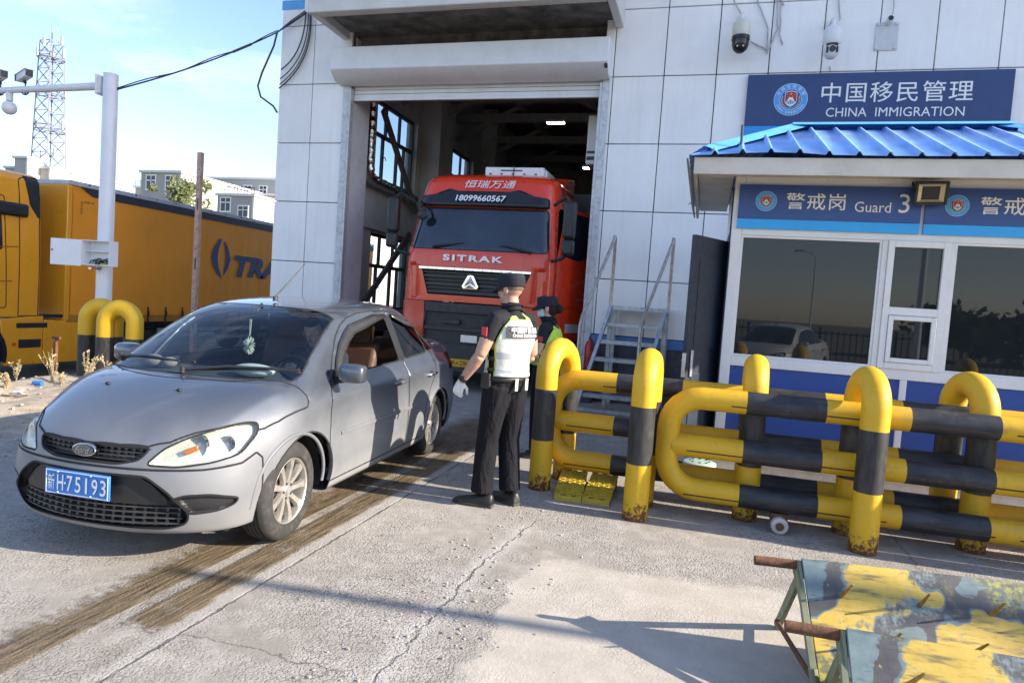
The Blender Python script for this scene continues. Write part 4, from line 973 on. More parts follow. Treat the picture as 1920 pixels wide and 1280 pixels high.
for k,(x,y,h,n,lab) in enumerate(((-8.75,7.35,.52,9,'tall dry weed on the verge below the truck skirt'),(-8.15,7.35,.50,14,'bushy dry weed on the verge beside the black bollard foot'),(-8.0,7.55,.42,10,'dry weed hard against the leftmost black bollard foot'),(-9.3,7.25,.35,7,'small dry weed at the left edge of the photo'),(-8.3,6.35,.22,12,'low dry tuft on the sandy verge by the bonnet'),(-7.9,6.75,.18,10,'lowest dry tuft beside the blue can'))): weed(x,y,h,n,lab,20+k)
m = MB((-8.55,6.95,ground_h(-8.55,6.95))); o = m.org; m.cyl(o+Vector((-.06,0,.04)),o+Vector((.07,.02,.045)),.035,14); tag(m.build('drink_can',mat('blue_can',(.03,.17,.5),.35,var=.2)),'crushed blue can lying on the sandy verge','can')
m = MB((-8.0,6.25,ground_h(-8.0,6.25)+.02)); o = m.org
for k in range(7): a = random.uniform(0,6.28); m.obox(o+Vector((random.uniform(-.09,.09),random.uniform(-.09,.09),random.uniform(0,.05))),Vector((math.cos(a)*.06,math.sin(a)*.06,.01)),Vector((-math.sin(a)*.045,math.cos(a)*.045,.02)),(0,0,.001))
tag(m.build('paper_scrap',M_trim,smooth=0),'crumpled white paper scrap on the sandy verge','litter')
m = MB((-9.0,7.6,ground_h(-9.0,7.6))); o = m.org; m.bar(o,o+Vector((0,0,.55)),.03,.03); m.bar(o+Vector((-.07,0,.55)),o+Vector((.07,0,.55)),.03,.04); m.box(o+Vector((-.02,-.03,.2)),o+Vector((.02,-.016,.5)))
tag(m.build('marker_stake',M_rust),'short rusty marker stake in front of the truck skirt','stake')
def stones():
    rnd = random.Random(4); m = MB()
    for i in range(420):
        if i < 250: x,y = rnd.uniform(-9.4,-5.5),rnd.uniform(4,8)
        else: x,y = rnd.gauss(-1.15,.25),rnd.uniform(2.2,5)
        s_ = rnd.uniform(.005,.022) if i<250 else rnd.uniform(.003,.010); z = ground_h(x,y)+s_*.4
        m.ball((x,y,z),s_,6,4,sc=(rnd.uniform(.8,1.5),rnd.uniform(.8,1.4),rnd.uniform(.5,.9)))
    o = m.build('loose_stones',mat('pale_stone',(.36,.33,.29),.9,var=.4,scale=30,island=.3)); o['kind'] = 'stuff'; o['label'] = 'loose stones scattered on verge and concrete'; o['category'] = 'stones'
stones()
# ================================================================== projective panel cutting
def in_poly(p, poly):
    x,y = p; c = False; n = len(poly)
    for i in range(n):
        x1,y1 = poly[i]; x2,y2 = poly[i-1]
        if (y1>y) != (y2>y) and x < (x2-x1)*(y-y1)/(y2-y1)+x1: c = not c
    return c
AX = {'side':(1,2,0),'top':(1,0,2),'front':(0,2,1)}     # 2-D axes u,v and projection axis (x lateral, y length, z up)
def smooth_poly(poly, it=2):
    for _ in range(it):
        q = []
        for i in range(len(poly)):
            a,b = poly[i],poly[(i+1)%len(poly)]
            q += [(a[0]*.75+b[0]*.25,a[1]*.75+b[1]*.25),(a[0]*.25+b[0]*.75,a[1]*.25+b[1]*.75)]
        poly = q
    return poly
def round_poly(poly, r=.03, n=3):
    """cut the corners back by a fixed length"""
    q = []; k = len(poly)
    for i in range(k):
        p = Vector(poly[i]); a = Vector(poly[i-1]); b = Vector(poly[(i+1)%k])
        da,db = (a-p),(b-p); ra = min(r,da.length*.4); rb = min(r,db.length*.4)
        A,B = p+da.normalized()*ra,p+db.normalized()*rb
        for t in range(n+1):
            f = t/n; q.append(tuple(A*(1-f)**2+p*2*f*(1-f)+B*f*f))
    return q
def cut(bm, lay, poly, proj, tagid, filt):
    u,v,w = AX[proj]; k = len(poly)
    X0,X1 = min(p[0] for p in poly)-1e-3,max(p[0] for p in poly)+1e-3; Y0,Y1 = min(p[1] for p in poly)-1e-3,max(p[1] for p in poly)+1e-3
    def hit(f,x0,x1,y0,y1):
        a = [vv.co[u] for vv in f.verts]; b = [vv.co[v] for vv in f.verts]
        return not (max(a) < x0 or min(a) > x1 or max(b) < y0 or min(b) > y1)
    cand = {f for f in bm.faces if hit(f,X0,X1,Y0,Y1) and filt(f)}
    for i in range(k):
        p,q = poly[i],poly[(i+1)%k]
        if abs(p[0]-q[0])+abs(p[1]-q[1]) < 1e-5: continue
        x0,x1 = min(p[0],q[0])-1e-4,max(p[0],q[0])+1e-4; y0,y1 = min(p[1],q[1])-1e-4,max(p[1],q[1])+1e-4
        fs = [f for f in cand if hit(f,x0,x1,y0,y1)]
        if not fs: continue
        co = Vector((0,0,0)); co[u],co[v] = p[0],p[1]; no = Vector((0,0,0)); no[u],no[v] = -(q[1]-p[1]),q[0]-p[0]
        g = set(fs)
        for f in fs: g.update(f.edges); g.update(f.verts)
        r = bmesh.ops.bisect_plane(bm,geom=list(g),dist=1e-5,plane_co=co,plane_no=no.normalized())
        cand = {f for f in cand if f.is_valid}; cand.update(x for x in r['geom'] if isinstance(x,bmesh.types.BMFace))
    n = 0
    for f in cand:
        c = f.calc_center_median()
        if in_poly((c[u],c[v]),poly): f[lay] = tagid; n += 1
    return n
def sep(bm, lay, tagid, name, mats, parent, smooth=40, xs=None, keep=False, thick=0):
    """lift the faces with a tag into an object of their own"""
    fs = [f for f in bm.faces if f[lay] == tagid and (xs is None or f.calc_center_median().x*xs > 0)]
    if not fs: return None
    idx = {}; vs = []; F = []
    for f in fs:
        F.append([idx.setdefault(v,len(idx)) for v in f.verts])
    vs = [None]*len(idx)
    for v,i in idx.items(): vs[i] = v.co.copy()
    me = bpy.data.meshes.new(name); me.from_pydata(vs,[],F)
    for q in (mats if isinstance(mats,(list,tuple)) else [mats]): me.materials.append(q)
    me.polygons.foreach_set('use_smooth',[True]*len(F)); me.update()
    o = bpy.data.objects.new(name,me); C.objects.link(o); o.parent = parent
    if not keep: bmesh.ops.delete(bm,geom=fs,context='FACES')
    if thick:
        so = o.modifiers.new('t','SOLIDIFY'); so.thickness = thick; so.offset = -1
    return o
def recess(bm, lay, tagid, d, taper=0.0):
    """sink the tagged faces by vector d, leaving walls with the same tag"""
    fs = [f for f in bm.faces if f[lay] == tagid]
    r = bmesh.ops.extrude_face_region(bm,geom=fs)
    nv = [g for g in r['geom'] if isinstance(g,bmesh.types.BMVert)]
    for f in [g for g in r['geom'] if isinstance(g,bmesh.types.BMFace)]: f[lay] = tagid
    for v in nv: v.co += d
    bmesh.ops.delete(bm,geom=[f for f in fs if f.is_valid],context='FACES')
    for v in nv:
        for f in v.link_faces: f[lay] = tagid
def gap_lines(bm, lay, name, m, parent, r=.0035, skip=()):
    t = MB()
    for e in bm.edges:
        if len(e.link_faces) == 2:
            a,b = e.link_faces[0][lay],e.link_faces[1][lay]
            if a != b and (a,b) not in skip and (b,a) not in skip and a not in skip and b not in skip:
                n = e.link_faces[0].normal+e.link_faces[1].normal; p,q = e.verts[0].co,e.verts[1].co
                if n.length > 1e-6 and (q-p).length > 1e-5:
                    n.normalize(); s = (q-p).cross(n).normalized()*r; u = n*.0012
                    t.add([p-s+u,p+s+u,q+s+u,q-s+u],[(0,1,2,3)])
    if t.f: return t.build(name,m,parent,smooth=0)

# ================================================================== THE SEDAN
def car_paint():
    s = NT('grey_metallic_paint'); X,Y,Z = s.xyz()
    n = s.noise(3,6,.6); fine = s.noise(900,2)
    c = s.mix(s.rng(fine,.3,.7),(.088,.103,.130),(.122,.140,.170))
    dust = s.ma('ADD',s.ma('ADD',s.rng(Z,.40,.14,0,.42),s.rng(Z,.98,.62,0,.46)),s.ma('MULTIPLY',s.rng(n,.45,.75),.08))
    dust = s.ma('MULTIPLY',dust,s.rng(s.noise(2.5,6,.6),-.3,.55),clamp=True)
    c = s.mix(dust,c,(.275,.27,.262))
    s.set(col=c,metal=s.rng(dust,0,.6,.62,.1),rough=s.rng(dust,0,.6,.30,.8),coat=s.rng(dust,0,.6,1.0,0),coatr=.03)
    return s.m
M_car = car_paint()
M_gap = mat('panel_gap',(.012,.012,.013),.9,var=.1)
M_carglass = thin_glass('car_glass',(.60,.68,.70),.07,.95)
M_carglass2 = thin_glass('tinted_car_glass',(.24,.26,.26),.09,.95)
M_lens = thin_glass('headlamp_lens',(.93,.94,.90),.05,.6)
M_red = thin_glass('tail_lamp_lens',(.55,.03,.03),.06,.6)
M_int = mat('dark_cabin',(.035,.035,.038),.75,var=.3)
M_tan = mat('tan_leather',(.075,.030,.016),.55,var=.15,scale=8)
KY,KS,KZ = .916,.997,.974
def sedan(name, label, loc, rz, paint, hero=True):
    t = thing(name,label,'car',loc,rz)
    # ---- control cage: top grid (rows front to back, columns centre to shoulder) of (s, y, z)
    B = [
     [(.075,0,.715),(.085,.18,.715),(.115,.36,.71),(.165,.50,.705),(.235,.62,.70),(.33,.715,.695),(.45,.785,.685)],
     [(.22,0,.802),(.23,.19,.802),(.255,.38,.800),(.305,.53,.794),(.385,.645,.782),(.49,.765,.733),(.60,.835,.70)],
     [(.42,0,.897),(.42,.2,.897),(.45,.41,.894),(.505,.58,.887),(.585,.705,.872),(.67,.83,.80),(.76,.880,.735)],
     [(.60,0,.963),(.605,.21,.963),(.635,.43,.960),(.69,.61,.954),(.78,.75,.938),(.87,.862,.862),(.95,.905,.77)],
     [(.70,0,.995),(.71,.21,.994),(.755,.44,.991),(.83,.64,.984),(.935,.78,.965),(1.03,.868,.90),(1.11,.902,.82)],
     [(.77,0,1.008),(.78,.21,1.006),(.835,.44,1.0),(.925,.66,.998),(1.06,.79,.98),(1.17,.85,.938),(1.26,.902,.85)],
     [(1.06,0,1.187),(1.07,.21,1.186),(1.115,.44,1.179),(1.195,.635,1.158),(1.31,.75,1.118),(1.40,.845,.955),(1.49,.902,.86)],
     [(1.39,0,1.374),(1.40,.20,1.373),(1.44,.42,1.367),(1.52,.60,1.347),(1.62,.71,1.308),(1.68,.843,.972),(1.73,.905,.87)],
     [(1.70,0,1.478),(1.71,.19,1.477),(1.75,.41,1.472),(1.82,.58,1.456),(1.92,.675,1.42),(2.02,.84,.986),(2.04,.908,.88)],
     [(2.28,0,1.535),(2.28,.19,1.534),(2.29,.40,1.529),(2.32,.575,1.513),(2.36,.658,1.474),(2.42,.836,1.0),(2.42,.912,.89)],
     [(2.85,0,1.552),(2.85,.19,1.550),(2.85,.39,1.544),(2.85,.575,1.523),(2.85,.655,1.470),(2.85,.835,1.017),(2.85,.913,.903)],
     [(3.2,0,1.522),(3.2,.18,1.519),(3.2,.38,1.509),(3.2,.55,1.477),(3.2,.638,1.412),(3.2,.83,1.035),(3.2,.908,.915)],
     [(3.5,0,1.382),(3.5,.18,1.379),(3.49,.375,1.368),(3.47,.54,1.336),(3.46,.648,1.282),(3.5,.82,1.055),(3.5,.898,.93)],
     [(3.85,0,1.195),(3.84,.2,1.192),(3.82,.41,1.182),(3.78,.58,1.158),(3.74,.70,1.12),(3.82,.803,1.035),(3.84,.885,.925)],
     [(4.15,0,1.175),(4.15,.2,1.172),(4.14,.42,1.162),(4.12,.585,1.142),(4.08,.70,1.105),(4.10,.78,1.025),(4.10,.862,.91)],
     [(4.42,0,1.16),(4.41,.2,1.157),(4.39,.40,1.148),(4.36,.55,1.128),(4.31,.665,1.09),(4.27,.74,1.015),(4.23,.82,.90)]]
    fw = lambda s: s+.11*(1-s/.9) if s < .9 else s
    B = [[(fw(s),y,z) for s,y,z in r] for r in B]
    NI,NJ = len(B),7
    bm = bmesh.new(); cr = bm.edges.layers.float.new('crease_edge')
    V = {}
    def vert(s,y,z,key):
        if key not in V: V[key] = bm.verts.new((y,s-.9,z))
        return V[key]
    def P(i,j,sg): 
        s,y,z = B[i][j]; return vert(s,sg*y,z,('b',i,j,sg if j else 0))
    peri = [(0,j) for j in range(NJ)]+[(i,NJ-1) for i in range(1,NI)]+[(NI-1,j) for j in range(NJ-2,-1,-1)]
    def lower(n,k):
        i,j = peri[n]; s,y,z = B[i][j]
        zk = [None,.605,.46,.315,.195,.185][k]
        if n <= NJ-1:           # front
            ds = [0,-.045,-.075,-.06,.0,.30][k]; fy = [1,1.035,1.06,1.055,1.0,.86][k]
            return (s+ds*(1-.25*n/6) if k<5 else s+.3, y*fy, zk)
        if n >= len(peri)-NJ:   # rear
            q = len(peri)-1-n; ds = [0,.03,.07,.06,.0,-.3][k]; fy = [1,1.03,1.045,1.04,1.0,.86][k]
            zk = [None,.74,.56,.38,.25,.24][k]
            return (s+ds,y*fy,zk)
        dy = [0,.018,.014,-.002,-.035,-.30][k]
        if i <= 2: dy += [0,.012,.014,.01,.0,0][k]
        if k == 1: zk = .64
        return (s,y+dy,zk)
    def Q(n,k,sg):
        i,j = peri[n]
        if k == 0: return P(i,j,sg)
        s,y,z = lower(n,k); return vert(s,sg*y,z,('a',n,k,sg if j else 0))
    for sg in (1,-1):
        for i in range(NI-1):
            for j in range(NJ-1):
                q = [P(i,j,sg),P(i,j+1,sg),P(i+1,j+1,sg),P(i+1,j,sg)]
                bm.faces.new(q if sg > 0 else q[::-1])
        for n in range(len(peri)-1):
            for k in range(5):
                q = [Q(n,k,sg),Q(n,k+1,sg),Q(n+1,k+1,sg),Q(n+1,k,sg)]
                bm.faces.new(q if sg > 0 else q[::-1])
    def crease(a,b,v):
        e = bm.edges.get((a,b)); 
        if e: e[cr] = v
    for sg in (1,-1):
        for i in range(NI-1):
            crease(P(i,6,sg),P(i+1,6,sg),.4 if i<4 else .45)
            if i < 4: crease(P(i,4,sg),P(i+1,4,sg),.62)
            if i >= 5: crease(P(i,5,sg),P(i+1,5,sg),.55)
            if 5 <= i <= 12: crease(P(i,4,sg),P(i+1,4,sg),.25)
        for j in range(NJ-2): crease(P(5,j,sg),P(5,j+1,sg),.45); crease(P(13,j,sg),P(13,j+1,sg),.3); crease(P(15,j,sg),P(15,j+1,sg),.5); crease(P(0,j,sg),P(0,j+1,sg),.35)
        for n in range(len(peri)-1): crease(Q(n,4,sg),Q(n+1,4,sg),.5)
    bmesh.ops.recalc_face_normals(bm,faces=bm.faces)
    me = bpy.data.meshes.new('cage'); bm.to_mesh(me); bm.free()
    ob = bpy.data.objects.new('cage',me); C.objects.link(ob); sd = ob.modifiers.new('s','SUBSURF'); sd.levels = sd.render_levels = 3
    dg = bpy.context.evaluated_depsgraph_get(); me2 = bpy.data.meshes.new_from_object(ob.evaluated_get(dg)); bpy.data.objects.remove(ob)
    bm = bmesh.new(); bm.from_mesh(me2); lay = bm.faces.layers.int.new('tag')
    bm.normal_update(); bvh = BVHTree.FromBMesh(bm)
    def sx(s_,z_,sg=1):                 # half-width of the body side at (length, height)
        h = bvh.ray_cast(Vector((sg*2,s_-.9,z_)),Vector((-sg,0,0)))[0]; return abs(h.x) if h else .6
    def tz(x_,s_):                      # height of the upper surface
        h = bvh.ray_cast(Vector((x_,s_-.9,3)),Vector((0,0,-1)))[0]; return h.z if h else 1
    up = Vector((0,0,1))
    S = lambda pts: [(a-.9,b) for a,b in pts]
    # ---- tags
    HOOD,FD,RD,FW,RW,WS,BK,BP,HL,GR,LO,FG,AR,BOOT,TL,BUMP,QG,SILL = range(1,19)
    mir = lambda pts: pts+[(a,-b) for a,b in reversed(pts) if abs(b)>1e-6]
    topf = lambda f: f.normal.z > .12
    for sg in (1,-1): cut(bm,lay,S([(-.3,.05),(-.3,.562),(.30,.572),(.47,.59),(.565,.635),(.60,.60),(.62,.05)]),'side',BUMP,lambda f,sg=sg: f.calc_center_median().x*sg>0 and f.calc_center_median().y<-.2 and f.calc_center_median().z>.2)
    cut(bm,lay,S(mir([(.165,0),(.18,.2),(.21,.37),(.26,.47),(.36,.56),(.48,.68),(.58,.775),(.66,.815),(.76,.846),(.88,.868),(.99,.882),(1.035,.884),(1.06,.872),(1.065,.85),(1.03,.77),(.985,.69),(.93,.60),(.865,.50),(.81,.38),(.765,.25),(.74,.12),(.735,0)])),'top',HOOD,lambda f: f.normal.z>.2 and f.calc_center_median().z>.68)
    cut(bm,lay,S(mir([(.80,0),(.81,.21),(.86,.44),(.945,.64),(1.05,.745),(1.14,.755),(1.30,.715),(1.56,.665),(1.77,.625),(1.775,.47),(1.73,.2),(1.715,0)])),'top',WS,lambda f: f.normal.z>.2)
    cut(bm,lay,S(mir([(3.27,0),(3.27,.2),(3.28,.48),(3.45,.55),(3.70,.63),(3.77,.58),(3.80,.3),(3.81,0)])),'top',BK,topf)
    cut(bm,lay,S(mir([(3.86,0),(3.84,.3),(3.80,.64),(4.2,.67),(4.36,.61),(4.44,.3),(4.46,0)])),'top',BOOT,lambda f: f.normal.z>.3)
    for sg in (1,-1):
        sf = lambda f,sg=sg: f.normal.x*sg > .25 and f.calc_center_median().x*sg > .3
        cut(bm,lay,S(round_poly([(2.60,.265),(2.60,1.04),(2.60,1.464),(2.88,1.456),(3.2,1.408),(3.46,1.305),(3.53,1.09),(3.47,.86),(3.30,.72),(3.19,.56),(3.15,.265)],.03)),'side',RD,sf)
        cut(bm,lay,S([(1.33,.265),(1.30,.60),(1.315,.78),(1.35,.88),(1.42,.985),(1.54,1.145),(1.66,1.275),(1.78,1.355),(1.92,1.41),(2.12,1.445),(2.36,1.465),(2.665,1.464),(2.74,1.04),(2.725,.265)]),'side',FD,sf)
        cut(bm,lay,S(round_poly([(1.50,1.0),(1.68,1.225),(1.90,1.348),(2.36,1.42),(2.59,1.420),(2.665,1.03)],.03)),'side',FW,sf)
        cut(bm,lay,S(round_poly([(2.80,1.04),(2.735,1.424),(2.90,1.418),(3.18,1.368),(3.35,1.295),(3.385,1.07)],.03)),'side',RW,sf)
        cut(bm,lay,S([(2.665,1.03),(2.59,1.420),(2.735,1.424),(2.80,1.04)]),'side',BP,sf)
        cut(bm,lay,S(round_poly([(3.41,1.075),(3.38,1.245),(3.44,1.225),(3.62,1.085)],.02)),'side',QG,sf)
        for c in (.9,3.54): cut(bm,lay,[(c-.79+.372*math.cos(2*math.pi*i/40),.31+.372*math.sin(2*math.pi*i/40)) for i in range(40)],'side',AR,lambda f,sg=sg: f.calc_center_median().x*sg > .45 and f.calc_center_median().z<.72)
        ff = lambda f,sg=sg: f.calc_center_median().y < .0 and f.calc_center_median().x*sg>.1 and f.normal.y < .35 
        g = lambda pts: [(sg*a,b) for a,b in pts]
        cut(bm,lay,g(round_poly([(.385,.595),(.46,.682),(.56,.742),(.66,.784),(.73,.802),(.778,.798),(.80,.75),(.79,.640),(.70,.608),(.55,.588)],.03)),'front',HL,ff)
        cut(bm,lay,g(round_poly([(.53,.405),(.60,.435),(.72,.435),(.815,.40),(.80,.36),(.74,.335),(.62,.325)],.03)),'front',FG,ff)
        cut(bm,lay,[(sg*.88,.86),(sg*.84,1.03),(sg*.62,1.0),(sg*.60,.88),(sg*.72,.80)],'front',TL,lambda f,sg=sg: f.calc_center_median().y>3.05 and f.calc_center_median().x*sg>.4)
    fc = lambda f: f.calc_center_median().y < -.3 and f.normal.y < -.2
    cut(bm,lay,round_poly([(-.39,.685),(.39,.685),(.345,.618),(.22,.59),(-.22,.59),(-.345,.618)],.03),'front',GR,fc)
    cut(bm,lay,round_poly([(-.40,.535),(.40,.535),(.52,.455),(.625,.335),(.60,.265),(.5,.235),(-.5,.235),(-.60,.265),(-.625,.335),(-.52,.455)],.04),'front',LO,fc)
    for f in bm.faces:
        if f[lay]==0 and f.calc_center_median().z < .215: f[lay] = SILL
    gap_lines(bm,lay,'panel_gap',M_gap,t,.0058,skip={SILL,BP})
    bmesh.ops.delete(bm,geom=[f for f in bm.faces if f[lay]==AR],context='FACES')
    # ---- parts
    body_mats = paint
    sep(bm,lay,WS,'windscreen',M_carglass,t); sep(bm,lay,BK,'rear_window',M_carglass2,t)
    sep(bm,lay,BUMP,'front_bumper',body_mats,t); sep(bm,lay,HOOD,'bonnet',body_mats,t,thick=.004); sep(bm,lay,BOOT,'boot_lid',body_mats,t,thick=.004)
    doors = {}
    for sg in (1,-1):
        for tg,wt,nm in ((FD,FW,'front_door'),(RD,RW,'rear_door')):
            d = sep(bm,lay,tg,nm,body_mats,t,xs=sg,thick=.03); doors[(sg,tg)] = d
            if not (sg > 0 and tg == FD and hero): sep(bm,lay,wt,'door_window',M_carglass2 if (tg==RD or not hero) else M_carglass,d,xs=sg)
            else:
                bmesh.ops.delete(bm,geom=[f for f in bm.faces if f[lay]==wt and f.calc_center_median().x*sg>0],context='FACES')
        sep(bm,lay,BP,'pillar_trim',M_black,t,xs=sg); sep(bm,lay,QG,'quarter_window',M_carglass2,t,xs=sg)
        l = sep(bm,lay,HL,'headlight',M_lens,t,xs=sg,keep=True)
        sep(bm,lay,TL,'tail_light',M_red if hero else mat('red_lamp',(.3,.01,.01),.2),t,xs=sg,keep=True)
        # headlamp bucket
        c = [v.co for v in l.data.vertices]; cen = sum(c,Vector())/len(c)
        m = MB(); q = cen+Vector((-sg*.02,.02,-.005))
        for dx,dy,rr in ((-.065,-.045,.062),(.055,.05,.048)):
            p = q+Vector((sg*dx,dy-.01,0)); m.lathe([(.001,.05),(rr*.6,.035),(rr,.0),(rr*1.08,-.004),(rr*1.08,.02)],p,(0,1,0),20)
        m.build('reflector_bowl',M_chrome,l,smooth=50)
        m = MB()
        for dx,dy,rr in ((-.065,-.045,.022),(.055,.05,.018)): m.ball(q+Vector((sg*dx,dy+.01,0)),rr,10,8)
        m.build('bulb',mat('lamp_bulb',(.75,.75,.72),.1),l,smooth=50)
        m = MB(); iv = sorted(c,key=lambda p: abs(p.x)); iv = iv[len(iv)//8:len(iv)//3]; ic = sum(iv,Vector())/len(iv); m.obox(ic+Vector((0,.028,-.006)),Vector((sg*.034,.016,.014)),(0,.006,0),Vector((-.004*sg,.0,.015))); m.build('indicator',mat('amber_reflector',(.42,.13,.02),.25),l,bevel=.005)
    recess(bm,lay,HL,Vector((0,.075,0))); recess(bm,lay,GR,Vector((0,.05,0))); recess(bm,lay,LO,Vector((0,.07,0))); recess(bm,lay,FG,Vector((0,.035,0))); recess(bm,lay,TL,Vector((0,-.04,0)))
    for sg in (1,-1): sep(bm,lay,HL,'headlight_housing',mat('lamp_bucket',(.62,.62,.57),.3,metal=.35,var=.04,scale=20),t,xs=sg); sep(bm,lay,TL,'tail_light_housing',mat('lamp_bucket_red',(.25,.02,.02),.3,metal=.4),t,xs=sg)
    gr = sep(bm,lay,GR,'grille',M_black,t,smooth=0); lo = sep(bm,lay,LO,'lower_intake',M_black,t); fgs = {sg: sep(bm,lay,FG,'fog_lamp_surround',M_black,t,xs=sg) for sg in (1,-1)}
    sep(bm,lay,SILL,'underbody',mat('dusty_sill',(.13,.12,.105),.8,var=.2),t); b = sep(bm,lay,0,'body',body_mats,t,thick=.004)
    bm.free()
    M_mesh = mat('grille_bar_plastic',(.05,.05,.052),.35,var=.2,dirt=.4,dcol=(.16,.15,.13))
    m = MB()
    for k in range(4):
        z = .605+.0225*k; w = .335+.016*k; pts = [(x,-.79+.075+.05*(x/.4)**2+.013*(3-k)*-.3,z) for x in [-w+2*w*i/10 for i in range(11)]]
        for a,b_ in zip(pts,pts[1:]): m.bar(a,b_,.02,.005)
    for i in range(-8,9):
        x = i*.045; y = -.79+.078+.05*(x/.4)**2; m.bar((x,y,.60),(x,y+.006,.68),.018,.004,up=(0,1,0))
    m.build('grille_bars',M_mesh,gr,smooth=0)
    m = MB()
    for k in range(4):
        z = .262+.03*k; w = .575-.01*k; pts = [(x,-.79+.045+.14*(x/.6)**2,z) for x in [-w+2*w*i/12 for i in range(13)]]
        for a,b_ in zip(pts,pts[1:]): m.bar(a,b_,.02,.006)
    for i in range(-9,10):
        x = i*.06; y = -.79+.05+.14*(x/.6)**2; m.bar((x,y,.25),(x,y+.01,.365),.018,.005,up=(0,1,0))
    m.build('intake_bars',M_mesh,lo,smooth=0)
    m = MB()                                     # solid upper panel behind the number plate
    vs = []
    for i in range(13):
        x = -.50+i/12*1.0; y = -.79+.035+.12*(x/.6)**2; w = max(0,1-abs(x)/.53); vs += [(x,y,.37),(x,y-.004,.375+.155*min(1,w*3.2))]
    m.add(vs,[(2*i,2*i+2,2*i+3,2*i+1) for i in range(12)]); m.build('plate_panel',M_black,lo)
    for sg in (1,-1):
        m = MB(); m.prism(round_poly([(.575,.40),(.70,.415),(.725,.385),(.70,.355),(.60,.345)],.02),(0,-.53,0),(sg,sg*0+.28,0),(0,0,1),(0,.02,0)); m.build('blank_cover',mat('dark_grey_plastic',(.035,.035,.036),.4),fgs[sg],bevel=.006)
    # badge
    m = MB(); e = lambda a,b,k=32: [(a*math.cos(2*math.pi*i/k),b*math.sin(2*math.pi*i/k)) for i in range(k)]
    o = Vector((0,-.79+.022,.648)); m.prism(e(.083,.036),o,(1,0,0),(0,.12,1),(0,.03,0)); bd = m.build('badge',M_chrome,t,bevel=.004)
    m = MB(); m.flat(e(.074,.029),o+Vector((0,-.0045,0)),(1,0,0),(0,.12,1)); m.build('badge_face',mat('badge_enamel',(.12,.13,.15),.25,metal=.5),bd,smooth=0)
    if hero:
        m = MB(); m.text('Ford',o+Vector((0,-.007,0)),(1,0,0),(0,.12,1),h=.036,w=.10,shear=.35); m.build('lettering',M_chrome,bd,smooth=0)
        # number plate
        py = -.79-.014; m = MB(); m.box((-.225,py,.392),(.225,py+.012,.532)); pl = m.build('number_plate',mat('blue_plate',(.025,.19,.56),.35,var=.05,dirt=.12),t,bevel=.004)
        m = MB(); y = py-.004; u,v = (1,0,0),(0,0,1)
        for a,b_ in (((-.217,.398),(.217,.402)),((-.217,.522),(.217,.526)),((-.217,.402),(-.213,.522)),((.213,.402),(.217,.522))): m.box((a[0],y+.002,a[1]),(b_[0],y+.004,b_[1]))
        m.text('新',(-.176,y,.462),u,v,h=.088,w=.048); m.text('H',(-.112,y,.462),u,v,h=.088,w=.044,bold=.01); m.flat([(-.006,-.006),(.006,-.006),(.006,.006),(-.006,.006)],(-.079,y,.462),u,v)
        for k,ch in enumerate('75193'): m.text(ch,(-.046+.058*k,y,.462),u,v,h=.088,w=.040 if ch!='1' else .014,bold=.008)
        m.build('lettering',M_wtext,pl,smooth=0)
        m = MB()
        for x in (-.13,.10): 
            for z in (.405,.520): m.ball((x,py-.002,z),.007,8,6)
        m.build('plate_screw',M_alu,pl)
    # arch lips and wells
    for sg in (1,-1):
        for c in (0,2.64):
            m = MB(); vs = []; n = 28
            for i in range(n+1):
                a = -R_(8)+R_(196)*i/n
                xo = min(.86,sx(.9+c+.38*math.cos(a),max(.24,.31+.38*math.sin(a)))-.03); vs += [(sg*xo,c+.385*math.cos(a),.31+.385*math.sin(a)),(sg*.55,c+.39*math.cos(a),.31+.39*math.sin(a))]
            m.add(vs,[(2*i,2*i+1,2*i+3,2*i+2) for i in range(n)]); m.flat([(.39*math.cos(R_(-8+10*i)),.39*math.sin(R_(-8+10*i))) for i in range(21)],(sg*.55,c,.31),(0,1,0),(0,0,1)); m.build('wheel_well',M_gap,t,smooth=60)
    for sg in (1,-1):
        for c in (0,2.64):
            m = MB(); pts = []
            for i in range(33):
                a = R_(-2+184*i/32); yy_,zz_ = c+.356*math.cos(a),.315+.374*math.sin(a); pts.append((sg*(sx(.9+yy_,zz_)-.004),yy_,zz_))
            m.tube(pts,.013,8); m.build('arch_lip',paint,t,smooth=60)
    for sg in (1,-1):
        for c,steer in ((0,R_(2)),(2.64,0)):
            w = make_wheel(t,sg); w.location = (sg*.775,c,.317); w.rotation_euler = (0,0,steer)
    # mirrors, handles, wipers, washers, aerial, trims
    for sg in (1,-1):
        mz = 1.04; c = Vector((sg*1.0,.54,mz))
        m = MB(); m.ball(c,1,24,14,sc=(.125,.075,.075)); 
        for i,v in enumerate(m.v):
            d = v-c; q = Vector((d.x/.125,d.y/.075,d.z/.075)); pw = lambda w: math.copysign(abs(w)**.62,w); d = Vector((pw(q.x)*.118,pw(q.y)*.068,pw(q.z)*.070)); v.y = c.y+d.y
            if d.y > .03: v.y = c.y+.03+ (d.y-.03)*.15
            v.z = c.z+d.z*(1-.0*abs(d.x)); v.x = c.x+ (d.x if abs(d.x)<.09 else math.copysign(.09+(abs(d.x)-.09)*.6,d.x))
        mo = m.build('door_mirror',paint,t,smooth=60)
        m = MB(); m.prism([(-.09,-.045),(.09,-.045),(.095,.04),(-.08,.05)],c+Vector((0,.043,0)),(1,0,0),(0,0,1),(0,.006,0)); m.build('mirror_glass',M_chrome,mo)
        m = MB(); m.bar((sg*.83,.58,.975),(sg*.93,.55,.99),.07,.05); m.obox((sg*(sx(1.47,1.0)-.004),.57,1.01),(.016,0,0),(0,.055,0),(0,0,.04)); m.build('mirror_foot',M_black,mo,bevel=.01)
